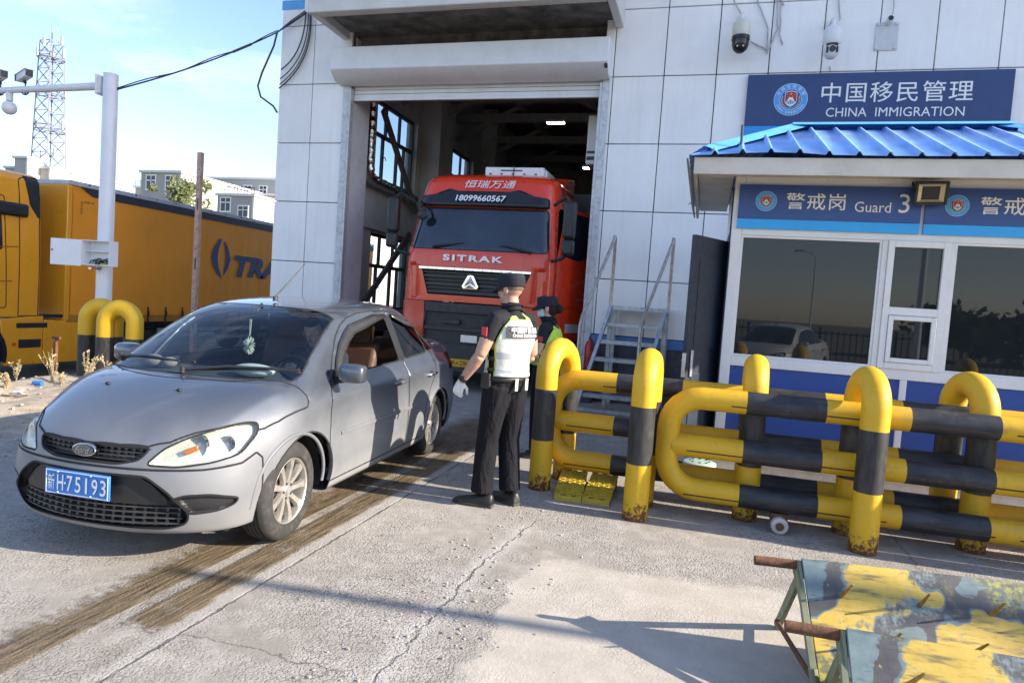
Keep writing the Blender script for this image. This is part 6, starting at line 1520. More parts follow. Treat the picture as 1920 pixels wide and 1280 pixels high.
# ================================================================== YELLOW LORRY ON THE LEFT
M_yel = mat('yellow_orange_paint',(.86,.35,.012),.34,var=.05,scale=2,coat=.4,dirt=.06,dcol=(.3,.15,.03))
M_curt = mat('yellow_orange_curtain',(.93,.32,.014),.5,var=.06,scale=.8,bump=.25,bscale=2.2,dirt=.08,dcol=(.3,.14,.03))
def lorry():
    G = -.6; X0 = -13.0; t = thing('yellow_lorry','yellow orange articulated lorry with a curtain trailer parked left of the hall','lorry',(X0-1.27,9.3,G))
    P = lambda: MB(t.location); W_ = 2.54
    xr,xl = X0,X0-W_
    # trailer from Y 11.1 back to 24.7
    y0,y1,zb,zt = 11.12,24.7,.66,3.40
    m = P(); m.box((xl+.01,y0+.12,zb-.0),(xr-.012,y1,zt)); b = m.build('trailer_body',M_curt,t)
    m = P(); vs = []; n = 140
    for i in range(n+1):
        y = y0+.14+(y1-y0-.14)*i/n; w = .010*math.sin(i*.9)*math.sin(i*.37)+.006*math.sin(i*2.1)
        for k in range(7):
            z = zb+(zt-.16-zb)*k/6; vs.append((xr+.006+w*(math.sin(math.pi*k/6)*.8+.2*(k==0)),y,z))
    m.add(vs,[(7*i+k,7*i+7+k,7*i+8+k,7*i+1+k) for i in range(n) for k in range(6)]); m.build('curtain',M_curt,b,smooth=60)
    m = P(); m.box((xl,y0,zb-.12),(xr+.02,y0+.118,zt+.0)); m.build('headboard',M_yel,b,bevel=.02)
    m = P(); m.box((xl,y0+.02,zt+.002),(xr+.03,y1,zt+.10)); rf = m.build('roof_edge',mat('pale_roof_edge',(.50,.51,.53),.4,dirt=.2),b,bevel=.01)
    m = P(); m.prism([(y0+.30,zt-.002),(y1,zt-.002),(y1,zt-.17),(y0+.62,zt-.17)],(xr+.004,0,0),(0,1,0),(0,0,1),(.022,0,0)); m.build('top_rail',mat('dark_navy_band',(.028,.030,.045),.5),b)
    m = P()
    for i in range(22): m.ball((xr+.032,y0+.5+i*.62,zt+.06),.018,8,6)
    m.build('rivet',M_dsteel,rf)
    m = P(); m.box((xl,y0+.05,zb-.16),(xr+.012,y1,zb-.004)); m.build('side_rail',mat('dark_orange_rail',(.45,.18,.012),.5,dirt=.4,dcol=(.06,.04,.02)),b)
    m = P()
    for i in range(24):
        y = y0+.55+i*.56; m.box((xr+.014,y-.018,zb-.22),(xr+.03,y+.018,zb+.20)); m.box((xr+.03,y-.03,zb-.02),(xr+.045,y+.03,zb+.10))
    m.build('buckle_strap',M_black,b)
    m = P(); u,v = Vector((0,1,0)),Vector((0,0,1)); x = xr+.026
    M_logo = mat('navy_logo',(.035,.065,.17),.5)
    yl = 15.5
    k = 1.1
    m.flat([(0,.0),(.06,.22),(.24,.46),(.36,.50),(.24,.20),(.22,.0),(.26,-.22),(.42,-.52),(.22,-.40),(.06,-.20)],(x,yl-.05,2.24),u*k,v*k)
    m.flat([(.42,.44),(.52,.40),(.66,.14),(.70,-.02),(.60,-.26),(.44,-.46),(.50,-.20),(.54,.0),(.50,.20)],(x,yl-.05,2.24),u*k,v*k)
    m.text('TRANSKON',(x,yl+.88,2.07),u,v,h=.62,w=6.2,bold=.05,shear=.22,align='L'); m.build('lettering',M_logo,b,smooth=0)
    m = P(); m.text('code xl',(x,11.62,3.10),u,v,h=.06); m.text('EN12642',(x,11.45,2.95),-v,u,h=.05); m.build('small_lettering',mat('brown_print',(.22,.10,.02),.6),b,smooth=0)
    # chassis, guards, wheels
    m = P(); m.box((xl+.5,y0+.3,.15),(xl+.7,y1,.5)); m.box((xr-.7,y0+.3,.15),(xr-.5,y1,.5)); m.box((xl+.2,y0-2.4,-.1),(xr-.2,y0+3.2,.28)); m.build('chassis',M_dsteel,t)
    m = P()
    for z in (.05,.28): m.box((xr-.06,y0+2.6,z-.05),(xr-.03,y1-5.2,z+.05))
    m.build('side_guard',M_galv,t)
    for sx in (xr-.2,xl+.2):
        for y in (9.25,12.6,19.2,20.5,21.8):
            w = bpy.data.objects.new('wheel',None); C.objects.link(w); w.parent = t; w.location = Vector((sx,y,G+.5))-t.location; sg = 1 if sx > X0-1 else -1
            m = MB(); m.lathe([(.29,-.16),(.46,-.16),(.5,-.11),(.5,.11),(.46,.16),(.29,.16)],(0,0,0),(1,0,0),36); m.build('tyre',M_rubber,w,smooth=40)
            m = MB(); m.lathe([(.292,-.14),(.292,.14),(.22,.13*sg),(.13,.03*sg),(.10,.12*sg),(.01,.13*sg)],(0,0,0),(1,0,0),28); m.build('rim',M_galv,w,smooth=40)
    # tractor cab: rounded box, front towards the camera side
    M_y = M_yel
    bm = loft_cab(lerp_rows([(.62,0,1.26,.25),(1.6,0,1.27,.26),(2.0,.05,1.26,.28),(3.0,.30,1.22,.32),(3.3,.45,1.18,.36),(3.42,.62,1.1,.42),(3.47,.9,.95,.5)],12),2.45); bm.normal_update(); lay = bm.faces.layers.int.new('tag')
    WS,DR,DW,BK,PN = range(1,6)
    cut(bm,lay,round_poly([(-1.1,2.85),(1.1,2.85),(1.15,1.95),(-1.15,1.95)],.06),'front',WS,lambda f: f.normal.y<-.25)
    for sg in (1,-1):
        sf = lambda f,sg=sg: f.normal.x*sg > .4
        cut(bm,lay,[(2.02,.64),(2.02,3.30),(2.10,3.36),(2.43,3.36),(2.43,.64)],'side',PN,sf)
        cut(bm,lay,round_poly([(.35,.80),(.45,1.95),(.62,2.95),(1.72,2.95),(1.78,.80)],.06),'side',DR,sf)
        cut(bm,lay,round_poly([(.62,1.92),(.75,2.80),(1.65,2.80),(1.68,1.92)],.05),'side',DW,sf)
        cut(bm,lay,[(2.24,2.85),(2.15,3.40),(2.45,3.40),(2.45,2.62),(2.40,2.62)],'side',BK,sf)
    gap_lines(bm,lay,'panel_gap',M_gap,t,.010)
    cab = bpy.data.objects.new('cab',None); bpy.data.objects.remove(cab)
    parts = [sep(bm,lay,WS,'windscreen',M_tglass,t)]
    for sg in (1,-1):
        d = sep(bm,lay,DR,'door',M_y,t,xs=sg); parts += [d]; sep(bm,lay,DW,'door_window',M_tglass,d,xs=sg); parts += [sep(bm,lay,PN,'rear_panel',M_y,t,xs=sg),sep(bm,lay,BK,'spoiler_seal',M_black,t,xs=sg)]
    parts += [sep(bm,lay,0,'cab',M_y,t,smooth=30)]; bm.free()
    off = Vector((X0-1.27,8.12,0))-t.location
    for p in parts+[o for o in bpy.data.objects if o.parent == t and o.name.startswith('panel_gap')]: p.location = off
    m = P(); m.box((xr-.14,9.15,2.58),(xr+.06,10.28,2.84)); m.build('mirror_wing',M_black,t,bevel=.05)
    m = P()
    m.prism([(9.78,.58),(10.66,.64),(10.66,-.34),(9.88,-.34),(9.84,.05)],(xr-.06,0,0),(0,1,0),(0,0,1),(.07,0,0)); m.prism([(10.68,.56),(12.05,.50),(12.05,-.34),(10.68,-.34)],(xr-.06,0,0),(0,1,0),(0,0,1),(.07,0,0)); sk = m.build('side_skirt',M_yel,t,bevel=.012)
    m = P(); m.box((xr-.02,10.15,.0),(xr+.014,10.62,.17)); m.box((xr-.02,10.1,.40),(xr+.014,10.75,.50)); m.build('step_recess',M_black,sk)
    m = P(); m.prism([(9.72,.60),(12.1,.60),(12.1,.66),(9.72,.68)],(xr-.08,0,0),(0,1,0),(0,0,1),(.06,0,0)); m.build('step_bar',M_black,t)
    m = P(); m.box((xr+.012,10.02,.045),(xr+.018,10.1,.11)); m.build('marker_lamp',mat('orange_marker',(.5,.10,.02),.3),sk)
    m = P(); pts = [(xr-.02,9.25+.60*math.cos(R_(-15+210*i/16)),-.1+.60*math.sin(R_(-15+210*i/16))) for i in range(17)]; vs = []
    for x_,y_,z_ in pts: vs += [(x_-.35,y_,z_),(x_+.03,y_,z_),(x_+.03,9.25+(y_-9.25)*1.14,-.1+(z_+.1)*1.14)]
    m.add(vs,[(3*i+j,3*i+1+j,3*i+4+j,3*i+3+j) for i in range(16) for j in range(2)]); m.build('wheel_arch',M_black,t,smooth=50)
    m = P()
    m.obox((xr-.0,9.5,1.30),(.004,0,0),(0,.5,.02),(0,0,.012)); m.obox((xr-.0,9.55,1.95),(.003,0,0),(0,.55,.05),(0,0,.008)); m.build('trim_line',mat('dark_orange_line',(.30,.11,.008),.5),t)
lorry()
# ================================================================== PEOPLE
def skin_mat(name, col):
    s = NT(name); n = s.noise(30,5,.6)
    c = s.mix(s.rng(n,.35,.65),tuple(x*.86 for x in col),tuple(min(1,x*1.1) for x in col)); s.set(col=c,rough=.5,spec=.4,sss=.08); s.bump(s.noise(160,3),.12,.002); return s.m
def cloth_mat(name, col, fold=.5, rough=.85, seed=0):
    s = NT(name); v = s.mapping((7,7,3.2),loc=(seed,0,0)); f = s.noise(1,3,.5,vec=v,dist=1.6); fine = s.noise(700,2)
    c = s.mix(s.rng(f,.3,.7),tuple(x*.8 for x in col),tuple(x*1.2 for x in col)); s.set(col=c,rough=rough,spec=.25,sheen=.0)
    s.bump(s.ma('ADD',f,s.ma('MULTIPLY',fine,.03)),fold,.035); return s.m
M_skin = skin_mat('skin',(.46,.265,.185)); M_skin2 = skin_mat('fair_skin',(.50,.31,.235))
M_shirt = cloth_mat('black_uniform_shirt',(.014,.015,.019),.6); M_trous = cloth_mat('black_uniform_trousers',(.007,.007,.010),.9,seed=3)
M_cap = cloth_mat('navy_cap_cloth',(.018,.020,.028),.25); M_hair = cloth_mat('black_hair',(.014,.012,.011),.3)
M_glove = cloth_mat('white_cotton_glove',(.72,.72,.70),.4); M_gloveb = cloth_mat('blue_glove',(.05,.10,.45),.3); M_leather = mat('black_leather',(.012,.012,.012),.45,var=.3,dirt=.2,dcol=(.12,.11,.10))
M_vest = [cloth_mat('pale_vest_fabric',(.70,.72,.62),.25,.7),mat('lime_vest_edge',(.44,.56,.14),.6,var=.08),mat('silver_reflective_band',(.50,.52,.53),.3,metal=.35,var=.06),mat('vest_label_grey',(.05,.05,.052),.6)]
def loft(m, pts, rx, ry, lat, n=20):
    """elliptical tube along pts; lat = side direction (rx), depth is perpendicular (ry)"""
    P = [Vector(p) for p in pts]; vs = []
    for i,p in enumerate(P):
        d = (P[min(i+1,len(P)-1)]-P[max(i-1,0)]).normalized(); l = Vector(lat); l = (l-d*l.dot(d)).normalized(); f = d.cross(l)
        for k in range(n):
            a = 2*math.pi*k/n; vs.append(p+l*(rx[i]*math.cos(a))+f*(ry[i]*math.sin(a)))
    k_ = len(P); fs = [(i*n+j,i*n+(j+1)%n,(i+1)*n+(j+1)%n,(i+1)*n+j) for i in range(k_-1) for j in range(n)]+[tuple(reversed(range(n))),tuple(range((k_-1)*n,k_*n))]
    m.add(vs,fs)
def remesh(m, name, voxel, smooth, mats, parent, classify=None):
    o = m.build(name,mats,None,smooth=180); 
    r = o.modifiers.new('r','REMESH'); r.mode = 'VOXEL'; r.voxel_size = voxel; r.use_smooth_shade = True
    s = o.modifiers.new('s','SMOOTH'); s.iterations = smooth; s.factor = .5
    me = bpy.data.meshes.new_from_object(o.evaluated_get(bpy.context.evaluated_depsgraph_get())); bpy.data.objects.remove(o)
    me.materials.clear()
    for q in (mats if isinstance(mats,(list,tuple)) else [mats]): me.materials.append(q)
    if classify:
        for p in me.polygons: p.material_index = classify(p.center)
    else:
        for p in me.polygons: p.material_index = 0
    me.polygons.foreach_set('use_smooth',[True]*len(me.polygons)); me.name = name
    o = bpy.data.objects.new(name,me); C.objects.link(o); o.parent = parent; return o
def hand(parent, wr, d, nrm, M, curl=.5, side=1, name='glove', k=1.0):
    """d: finger direction, nrm: palm normal (towards the palm side), side +1: thumb on d x nrm"""
    d = Vector(d).normalized(); nrm = Vector(nrm); nrm = (nrm-d*nrm.dot(d)).normalized(); s_ = d.cross(nrm)*side; w = Vector(wr); m = MB()
    P = lambda a,b,c: w+d*(a*k)+s_*(b*k)+nrm*(c*k)
    loft(m,[P(-.05,0,0),P(-.01,0,0),P(.03,.0,0),P(.07,0,0),P(.095,0,.003)],[.028*k,.029*k,.038*k,.043*k,.040*k],[.022*k,.021*k,.018*k,.017*k,.014*k],s_,16)
    for i,(off,L) in enumerate(((.031,.070),(.011,.078),(-.010,.073),(-.030,.058))):
        p = P(.088,off,.002); pts = [p]; a = curl*(.35+.08*i); di = d
        for j,f in enumerate((.45,.32,.26)):
            ang = a*(1+j*.55); di = d*math.cos(ang)+nrm*math.sin(ang); di = (di+s_*(off*1.2)).normalized(); p = p+di*(L*f*1.05*k); pts.append(p); a = a+curl*.45
        m.tube(pts,[.0100*k,.0095*k,.0088*k,.0072*k],10)
    p = P(.018,.030,.006); t1 = (d*.62+s_*.62+nrm*.40).normalized(); t2 = (d*.85+s_*.18+nrm*.5).normalized()
    m.tube([p,p+t1*.040*k,p+t1*.040*k+t2*.032*k,p+t1*.040*k+t2*.055*k],[.0145*k,.0125*k,.0105*k,.008*k],10)
    return remesh(m,name,.0042*k,3,M,parent)
def human(name, label, loc, rotz, J, M, grp=None, sleeve=.55, cap=True, hk=1.0, vox=.009, female=False, scale=1):
    """J joints in the person's own frame: x right, y forward, z up"""
    t = thing(name,label,'person',loc,rotz,grp); t.scale = (scale,)*3
    J = {k:Vector(v) for k,v in J.items()}; sp = J['spine']if False else None
    pel,wa,ch,sh,nk,hd = J['pelvis'],J['waist'],J['chest'],J['shoulders'],J['neck'],J['head']
    lat = (J['sh_r']-J['sh_l']).normalized(); b = J.get('bulk',Vector((1,1,1)))
    m = MB()
    hipw = .178 if not female else .175
    loft(m,[pel-(wa-pel)*.45,pel,pel.lerp(wa,.55),wa,wa.lerp(ch,.5),ch,ch.lerp(sh,.55),sh,sh.lerp(nk,.45)],
         [.13,hipw,.172*b.x,.160*b.x,.172*b.x,.188*b.x,.190*b.x,.155*b.x,.085],[.10,.130,.128*b.y,.120*b.y,.125*b.y,.132*b.y,.118*b.y,.092,.070],lat,24)
    up = (hd-nk).normalized()
    loft(m,[sh.lerp(nk,.1),nk,nk.lerp(hd,.5),hd],[.068,.060,.056,.055],[.068,.060,.058,.055],lat,16)
    hf = Vector(J['look']).normalized(); hf = (hf-up*hf.dot(up)*.6).normalized(); hr = hf.cross(up).normalized(); hu = hr.cross(hf)
    H = lambda a,b_,c: hd+hr*a*hk+hf*b_*hk+hu*c*hk
    def eb(c,ra,rb,rc,n=18,k=12):
        mm = MB(); mm.ball((0,0,0),1,n,k); m.add([c+hr*(v.x*ra*hk)+hf*(v.y*rb*hk)+hu*(v.z*rc*hk) for v in mm.v],mm.f)
    eb(H(0,-.012,.030),.077,.098,.090); eb(H(0,.020,-.030),.060,.070,.082); eb(H(0,.062,-.085),.030,.028,.024); eb(H(0,.095,-.018),.013,.020,.026); eb(H(0,.088,-.062),.026,.014,.010)
    for s_ in (1,-1): eb(H(s_*.079,-.012,-.005),.010,.022,.034); eb(H(s_*.034,.070,-.010),.026,.020,.018); eb(H(s_*.032,.080,.030),.026,.012,.010)
    segs = []
    for sd in ('l','r'):
        S,E,Wr = J['sh_'+sd],J['el_'+sd],J['wr_'+sd]; ua = .064 if not female else .055
        m.tube([sh.lerp(S,.45),S,S.lerp(E,.35),S.lerp(E,.75),E],[.075,ua*1.05,ua*.98,ua*.80,ua*.70],14); m.tube([E,E.lerp(Wr,.3),E.lerp(Wr,.75),Wr],[ua*.70,ua*.72,ua*.54,ua*.45],14)
        A,K,F = J['hip_'+sd],J['kn_'+sd],J['an_'+sd]
        m.tube([A+Vector((0,0,.02)),A.lerp(K,.25),A.lerp(K,.6),K],[.112,.108,.094,.084],16); m.tube([K,K.lerp(F,.3),K.lerp(F,.7),F],[.084,.086,.084,.086],16)
        segs.append((S,E,Wr))
    belt = pel.lerp(wa,.35)
    ax = (wa-pel).normalized()
    def dist_seg(p,a,b_): 
        d = b_-a; u = max(0,min(1,(p-a).dot(d)/d.dot(d))); return (p-(a+d*u)).length,u
    def cls(p):
        best = (9,0)
        for S,E,Wr in segs:
            d1,u1 = dist_seg(p,S,E); d2,u2 = dist_seg(p,E,Wr)
            if d1-.055 < best[0]: best = (d1-.055,0 if u1 > sleeve else 1)
            if d2-.04 < best[0]: best = (d2-.04,0 if sleeve < 1.5 or u2>.93 else 1)
        dt,_ = dist_seg(p,pel,sh); 
        if dt-.15 < best[0]: best = (dt-.15,1)
        dh,_ = dist_seg(p,nk,hd)
        if dh-.075 < best[0] and (p-nk).dot(up) > .012: best = (dh-.075,0)
        for sd in 'lr':
            d1,_ = dist_seg(p,J['hip_'+sd],J['kn_'+sd]); d2,_ = dist_seg(p,J['kn_'+sd],J['an_'+sd])
            if min(d1-.09,d2-.07) < best[0]: best = (min(d1-.09,d2-.07),2)
        if best[1] == 1 and (p-belt).dot(ax) < 0 and dt < .25: return 2
        return best[1]
    body = remesh(m,'body',vox,4,[M['skin'],M['shirt'],M['trousers']],t,cls)
    # collar
    m = MB(); c = nk-up*.012
    pts = [c+lat*(.068*math.cos(a))+lat.cross(up)*(.070*math.sin(a)) for a in [2*math.pi*i/24 for i in range(24)]]
    vs = []
    for i,p in enumerate(pts): q = (p-c); vs += [p-up*.022+q*.18,p+up*.030+q*.02,p+up*.012+q*.30]
    n = len(pts); m.add(vs,[(3*i+j,3*((i+1)%n)+j,3*((i+1)%n)+j+1,3*i+j+1) for i in range(n) for j in range(2)]); m.build('collar',M['shirt'],t,smooth=70)
    # hair shell
    m = MB(); mm = MB(); mm.ball((0,0,0),1,28,18)
    keep = [v.z > -.35 and (v.y < .45 or v.z > .55) for v in mm.v]
    fs = [f for f in mm.f if all(keep[i] for i in f)]
    m.add([H(v.x*.0805,-.012+v.y*.1015,.028+v.z*.094) for v in mm.v],fs)
    if female: 
        eb2 = MB(); eb2.ball((0,0,0),1,14,10); m.add([H(v.x*.050,-.125+v.y*.045,-.01+v.z*.052) for v in eb2.v],eb2.f)
        m.add([H(v.x*.083,-.03+v.y*.09,-.012+v.z*.075) for v in mm.v],[f for f in mm.f if all(mm.v[i].y < .05 for i in f)])
    hobj = m.build('hair',M['hair'],t,smooth=180)
    if cap:
        m = MB(); prof = [(.0,.126),(.05,.126),(.088,.120),(.097,.105),(.100,.06),(.0985,.028),(.094,.026)]
        vs = []; n = 32
        for r,z in prof:
            for i in range(n):
                a = 2*math.pi*i/n; vs.append(H(r*.92*math.cos(a),-.012+r*1.10*math.sin(a),z+.014*max(0,math.sin(a))*(1 if z>.05 else 0)))
        m.add(vs,[(k*n+i,k*n+(i+1)%n,(k+1)*n+(i+1)%n,(k+1)*n+i) for k in range(len(prof)-1) for i in range(n)])
        vs = []; k_ = 14
        for j in range(5):
            for i in range(k_+1):
                a = math.pi*(.12+.76*i/k_); rr = 1+.16*j*math.sin(math.pi*i/k_)**.7; vs.append(H(.092*math.cos(a)*min(1.02,rr),-.012+.109*math.sin(a)*rr,.036-.007*j*j*.35+.006))
        m.add(vs,[(j*(k_+1)+i,j*(k_+1)+i+1,(j+1)*(k_+1)+i+1,(j+1)*(k_+1)+i) for j in range(4) for i in range(k_)])
        co = m.build('cap',M['cap'],t,smooth=60); so = co.modifiers.new('t','SOLIDIFY'); so.thickness = .004
        m = MB(); m.flat([(-.022,-.008),(.022,-.008),(.022,.008),(-.022,.008)],H(.091,.03,.07),hf,hu); m.build('cap_badge',M_alu,co,smooth=0)
    for s_ in (1,-1):
        m = MB(); c = H(s_*.033,.079,.004); mm = MB(); mm.ball((0,0,0),1,10,8); m.add([c+hr*(v.x*.011)+hf*(v.y*.011)+hu*(v.z*.006) for v in mm.v],mm.f,0); m.add([c+hf*.006+hr*(v.x*.006)+hf*(v.y*.008)+hu*(v.z*.006) for v in mm.v],mm.f,1); m.build('eye',[M_wtext,M_black],t,smooth=180)
    return t,J,H,(hr,hf,hu)
def shoes(t, J, yaw=(0,0), k=1.0):
    for sd,yw in zip('lr',yaw):
        F = J['an_'+sd]; d = Vector((math.sin(-yw),math.cos(yw),0)); r = Vector((d.y,-d.x,0)); m = MB(); o = Vector((F.x,F.y,0)); 
        vs = []; L = [(-.085,.030,.085),(-.07,.038,.10),(-.02,.040,.10),(.05,.043,.075),(.12,.048,.058),(.175,.040,.045),(.20,.018,.028)]
        n = 12
        for y,w,h in L:
            for i in range(n):
                a = 2*math.pi*i/n; z = .026+(h-.026)*max(0,math.sin(a)) if math.sin(a) >= 0 else .026+.024*math.sin(a)
                vs.append(o+d*(y*k)+r*(w*k*math.cos(a))+Vector((0,0,z*k)))
        m.add(vs,[(i*n+j,i*n+(j+1)%n,(i+1)*n+(j+1)%n,(i+1)*n+j) for i in range(len(L)-1) for j in range(n)]+[tuple(reversed(range(n))),tuple(range((len(L)-1)*n,len(L)*n))])
        s = m.build('shoe',M_leather,t,smooth=60)
        m = MB(); pts = [(-.088,.032),(.05,.046),(.13,.050),(.20,.022),(.205,-.02),(.13,-.05),(.05,-.046),(-.088,-.032)]
        m.prism([(b_*k,a*k) for a,b_ in pts],o+Vector((0,0,.001)),r,d,(0,0,.022)); m.build('sole',mat('grey_dusty_sole',(.06,.058,.055),.9),s,bevel=.004)
def vest(t, J, M, back_text=True, edge=1):
    pel,wa,ch,sh,nk = J['pelvis'],J['waist'],J['chest'],J['shoulders'],J['neck']; lat = (J['sh_r']-J['sh_l']).normalized(); b = J.get('bulk',Vector((1,1,1)))
    Z = [pel.lerp(wa,.45),wa,wa.lerp(ch,.5),ch,ch.lerp(sh,.55),sh]; RX = [.176*b.x,.172*b.x,.182*b.x,.196*b.x,.190*b.x,.150*b.x]; RY = [.140*b.y,.138*b.y,.142*b.y,.150*b.y,.132*b.y,.105]
    def S(a,v,off=.0):
        v = max(0,min(.9999,v))*(len(Z)-1); i = int(v); f = v-i; p = Z[i].lerp(Z[i+1],f); rx,ry = RX[i]+(RX[i+1]-RX[i])*f+off,RY[i]+(RY[i+1]-RY[i])*f+off
        fw = Vector((0,0,1)).cross(lat); return p+lat*(rx*math.sin(a))+fw*(-ry*math.cos(a)) if True else p
    # a measured from the back (fw = forward): a=0 -> back centre
    m = MB(); nv,na = 30,28
    for front in (0,1):
        A = math.pi*front; vs = []; 
        for j in range(nv+1):
            v = j/nv; half = R_(78) if v < .45 else R_(78-34*((v-.45)/.55)**1.3)
            for i in range(na+1):
                q = -1+2*i/na; a = A+half*q; p = S(a,v,.006+.004*math.sin(9*v+3*q))
                vs.append(p)
        base = len(m.v)
        for v_ in vs: m.v.append(v_)
        for j in range(nv):
            v = (j+.5)/nv
            for i in range(na):
                q = abs(-1+2*(i+.5)/na); k = 0
                if q > .90 or v > .965: k = 1
                if q <= .90 and (.30 < v < .40 or .05 < v < .15): k = 2
                if front and q < .06: k = 3
                m.f.append((base+j*(na+1)+i,base+j*(na+1)+i+1,base+(j+1)*(na+1)+i+1,base+(j+1)*(na+1)+i)); m.mi.append(k)
    for s_ in (1,-1):       # shoulder straps joining both panels
        vs = []; ks = 8
        for i in range(ks+1):
            f = i/ks
            for q in (.35,.98):
                a0 = R_(44)*q*s_; P0,P1 = S(a0,1,.006),S(math.pi-a0,1,.006); p = P0.lerp(P1,f)+Vector((0,0,.055*math.sin(math.pi*f)*(1.1-.35*q))); vs.append(p)
        b_ = len(m.v); m.v += vs
        for i in range(ks): m.f.append((b_+2*i,b_+2*i+1,b_+2*i+3,b_+2*i+2)); m.mi.append(1)
    o = m.build('vest',M,t,smooth=70); so = o.modifiers.new('t','SOLIDIFY'); so.thickness = .005; so.offset = 1
    m = MB()                # side straps
    for s_ in (1,-1):
        for v in (.12,.30):
            vs = []
            for i in range(7): a = s_*R_(76+28*i/6); vs += [S(a,v-.03,.010),S(a,v+.03,.010)]
            m.add(vs,[(2*i,2*i+2,2*i+3,2*i+1) for i in range(6)])
    m.build('side_strap',M_black,o,smooth=60)
    if back_text:
        m = MB(); n = 14; vs = []
        for j in range(9):
            for i in range(n+1): vs.append(S(R_(-50+100*i/n),.615+.235*j/8,.021))
        m.add(vs,[(j*(n+1)+i,j*(n+1)+i+1,(j+1)*(n+1)+i+1,(j+1)*(n+1)+i) for j in range(8) for i in range(n)]); lb = m.build('label',M[3],o,smooth=60)
        for txt,v0,h,w in (('中国移民管理',.765,.050,.235),('CHINA IMMIGRATION',.665,.022,.22)):
            mm = MB(); mm.text(txt,(0,0,0),(1,0,0),(0,1,0),h=h,w=w,bold=.01)
            m = MB(); L_ = (Z[-1]-Z[0]).length
            m.add([S(p.x/.175,v0+p.y/L_,.030) for p in mm.v],mm.f); m.build('lettering',M_wtext,lb,smooth=0)
    return o,S
# ---- the male officer, seen from behind
JO = dict(pelvis=(0,0,.955),waist=(0,.0,1.10),chest=(0,-.01,1.31),shoulders=(0,-.02,1.455),neck=(0,-.005,1.545),head=(0,.02,1.665),look=(-.10,1,-.02),bulk=(1.03,1.04,1),
  sh_l=(-.195,-.02,1.445),el_l=(-.275,.03,1.17),wr_l=(-.285,.20,.955),sh_r=(.195,-.02,1.445),el_r=(.265,-.02,1.17),wr_r=(.205,.17,1.03),
  hip_l=(-.095,0,.92),kn_l=(-.115,.05,.51),an_l=(-.13,.06,.11),hip_r=(.095,0,.92),kn_r=(.10,.02,.51),an_r=(.105,-.02,.11))
t,J,H,ax = human('person','officer in black with a pale reflective vest and cap, standing beside the sedan',(-1.42,4.97,0),R_(64),JO,dict(skin=M_skin,shirt=M_shirt,trousers=M_trous,cap=M_cap,hair=cloth_mat('cropped_hair',(.13,.09,.07),.2)))
shoes(t,J,(R_(24),R_(-6)),1.12)
vest(t,J,M_vest)
hand(t,J['wr_l'],(-.10,.30,-.95),(.8,.35,.2),M_glove,1.35,1); hand(t,J['wr_r'],(-.75,.45,-.35),(-.3,-.2,-.9),M_glove,.8,-1)
def belt_and_kit(t, J):
    p = J['pelvis'].lerp(J['waist'],.30); m = MB(); n = 36; vs = []
    for i in range(n):
        a = 2*math.pi*i/n
        for dz,o in ((-.02,.008),(.02,.008)): vs.append(p+Vector(((.176+o)*math.cos(a),(.131+o)*math.sin(a),dz)))
    m.add(vs,[(2*i,2*((i+1)%n),2*((i+1)%n)+1,2*i+1) for i in range(n)]); b = m.build('belt',M_leather,t,smooth=60); so = b.modifiers.new('t','SOLIDIFY'); so.thickness = .006
    m = MB(); m.obox(p+Vector((-.185,.03,-.02)),(.022,0,0),(0,.045,0),(0,0,.06)); m.build('pouch',M_black,b,bevel=.008)
    m = MB(); m.obox(p+Vector((.19,.0,-.01)),(.02,0,0),(0,.03,0),(0,0,.07)); m.tube([p+Vector((.19,0,.06)),p+Vector((.20,0,.12))],.006,6); m.build('radio',M_black,b,bevel=.006)
    m = MB()
    for x in (-.045,.07): m.obox(p+Vector((x,-.148,-.035)),(.014,0,0),(0,.003,0),(0,0,.045))
    m.build('vest_tab',M_vest[0],b); 
    wr,el = J['wr_l'],J['el_l']; d = (el-wr).normalized(); c = wr+d*.035
    m = MB(); m.cyl(c-d*.016,c+d*.016,.036,20); w = m.build('watch',M_black,t,smooth=40,bevel=.003); m = MB(); m.obox(c+Vector((-.034,-.012,.004)),d*.02,Vector((0,.016,0)),(.008,0,0)); m.build('watch_case',M_leather,w,bevel=.004)
    s,e = J['sh_l'],J['el_l']; c = s.lerp(e,.34); m = MB(); m.obox(c+Vector((-.064,-.006,.0)),(.003,0,0),(0,.026,0),(0,0,.034)); m.build('arm_badge',mat('red_arm_badge',(.48,.03,.03),.5),t)
    m = MB(); c = s.lerp(e,.50); d = (e-s).normalized(); m.tube([c+d*.045+Vector((math.cos(a)*.066,math.sin(a)*.066,0)) for a in [2*math.pi*i/16 for i in range(16)]],.005,6,closed=True)
    bpy.data.objects.remove(m.build('tmp',M_shirt)) if False else None
belt_and_kit(t,J)
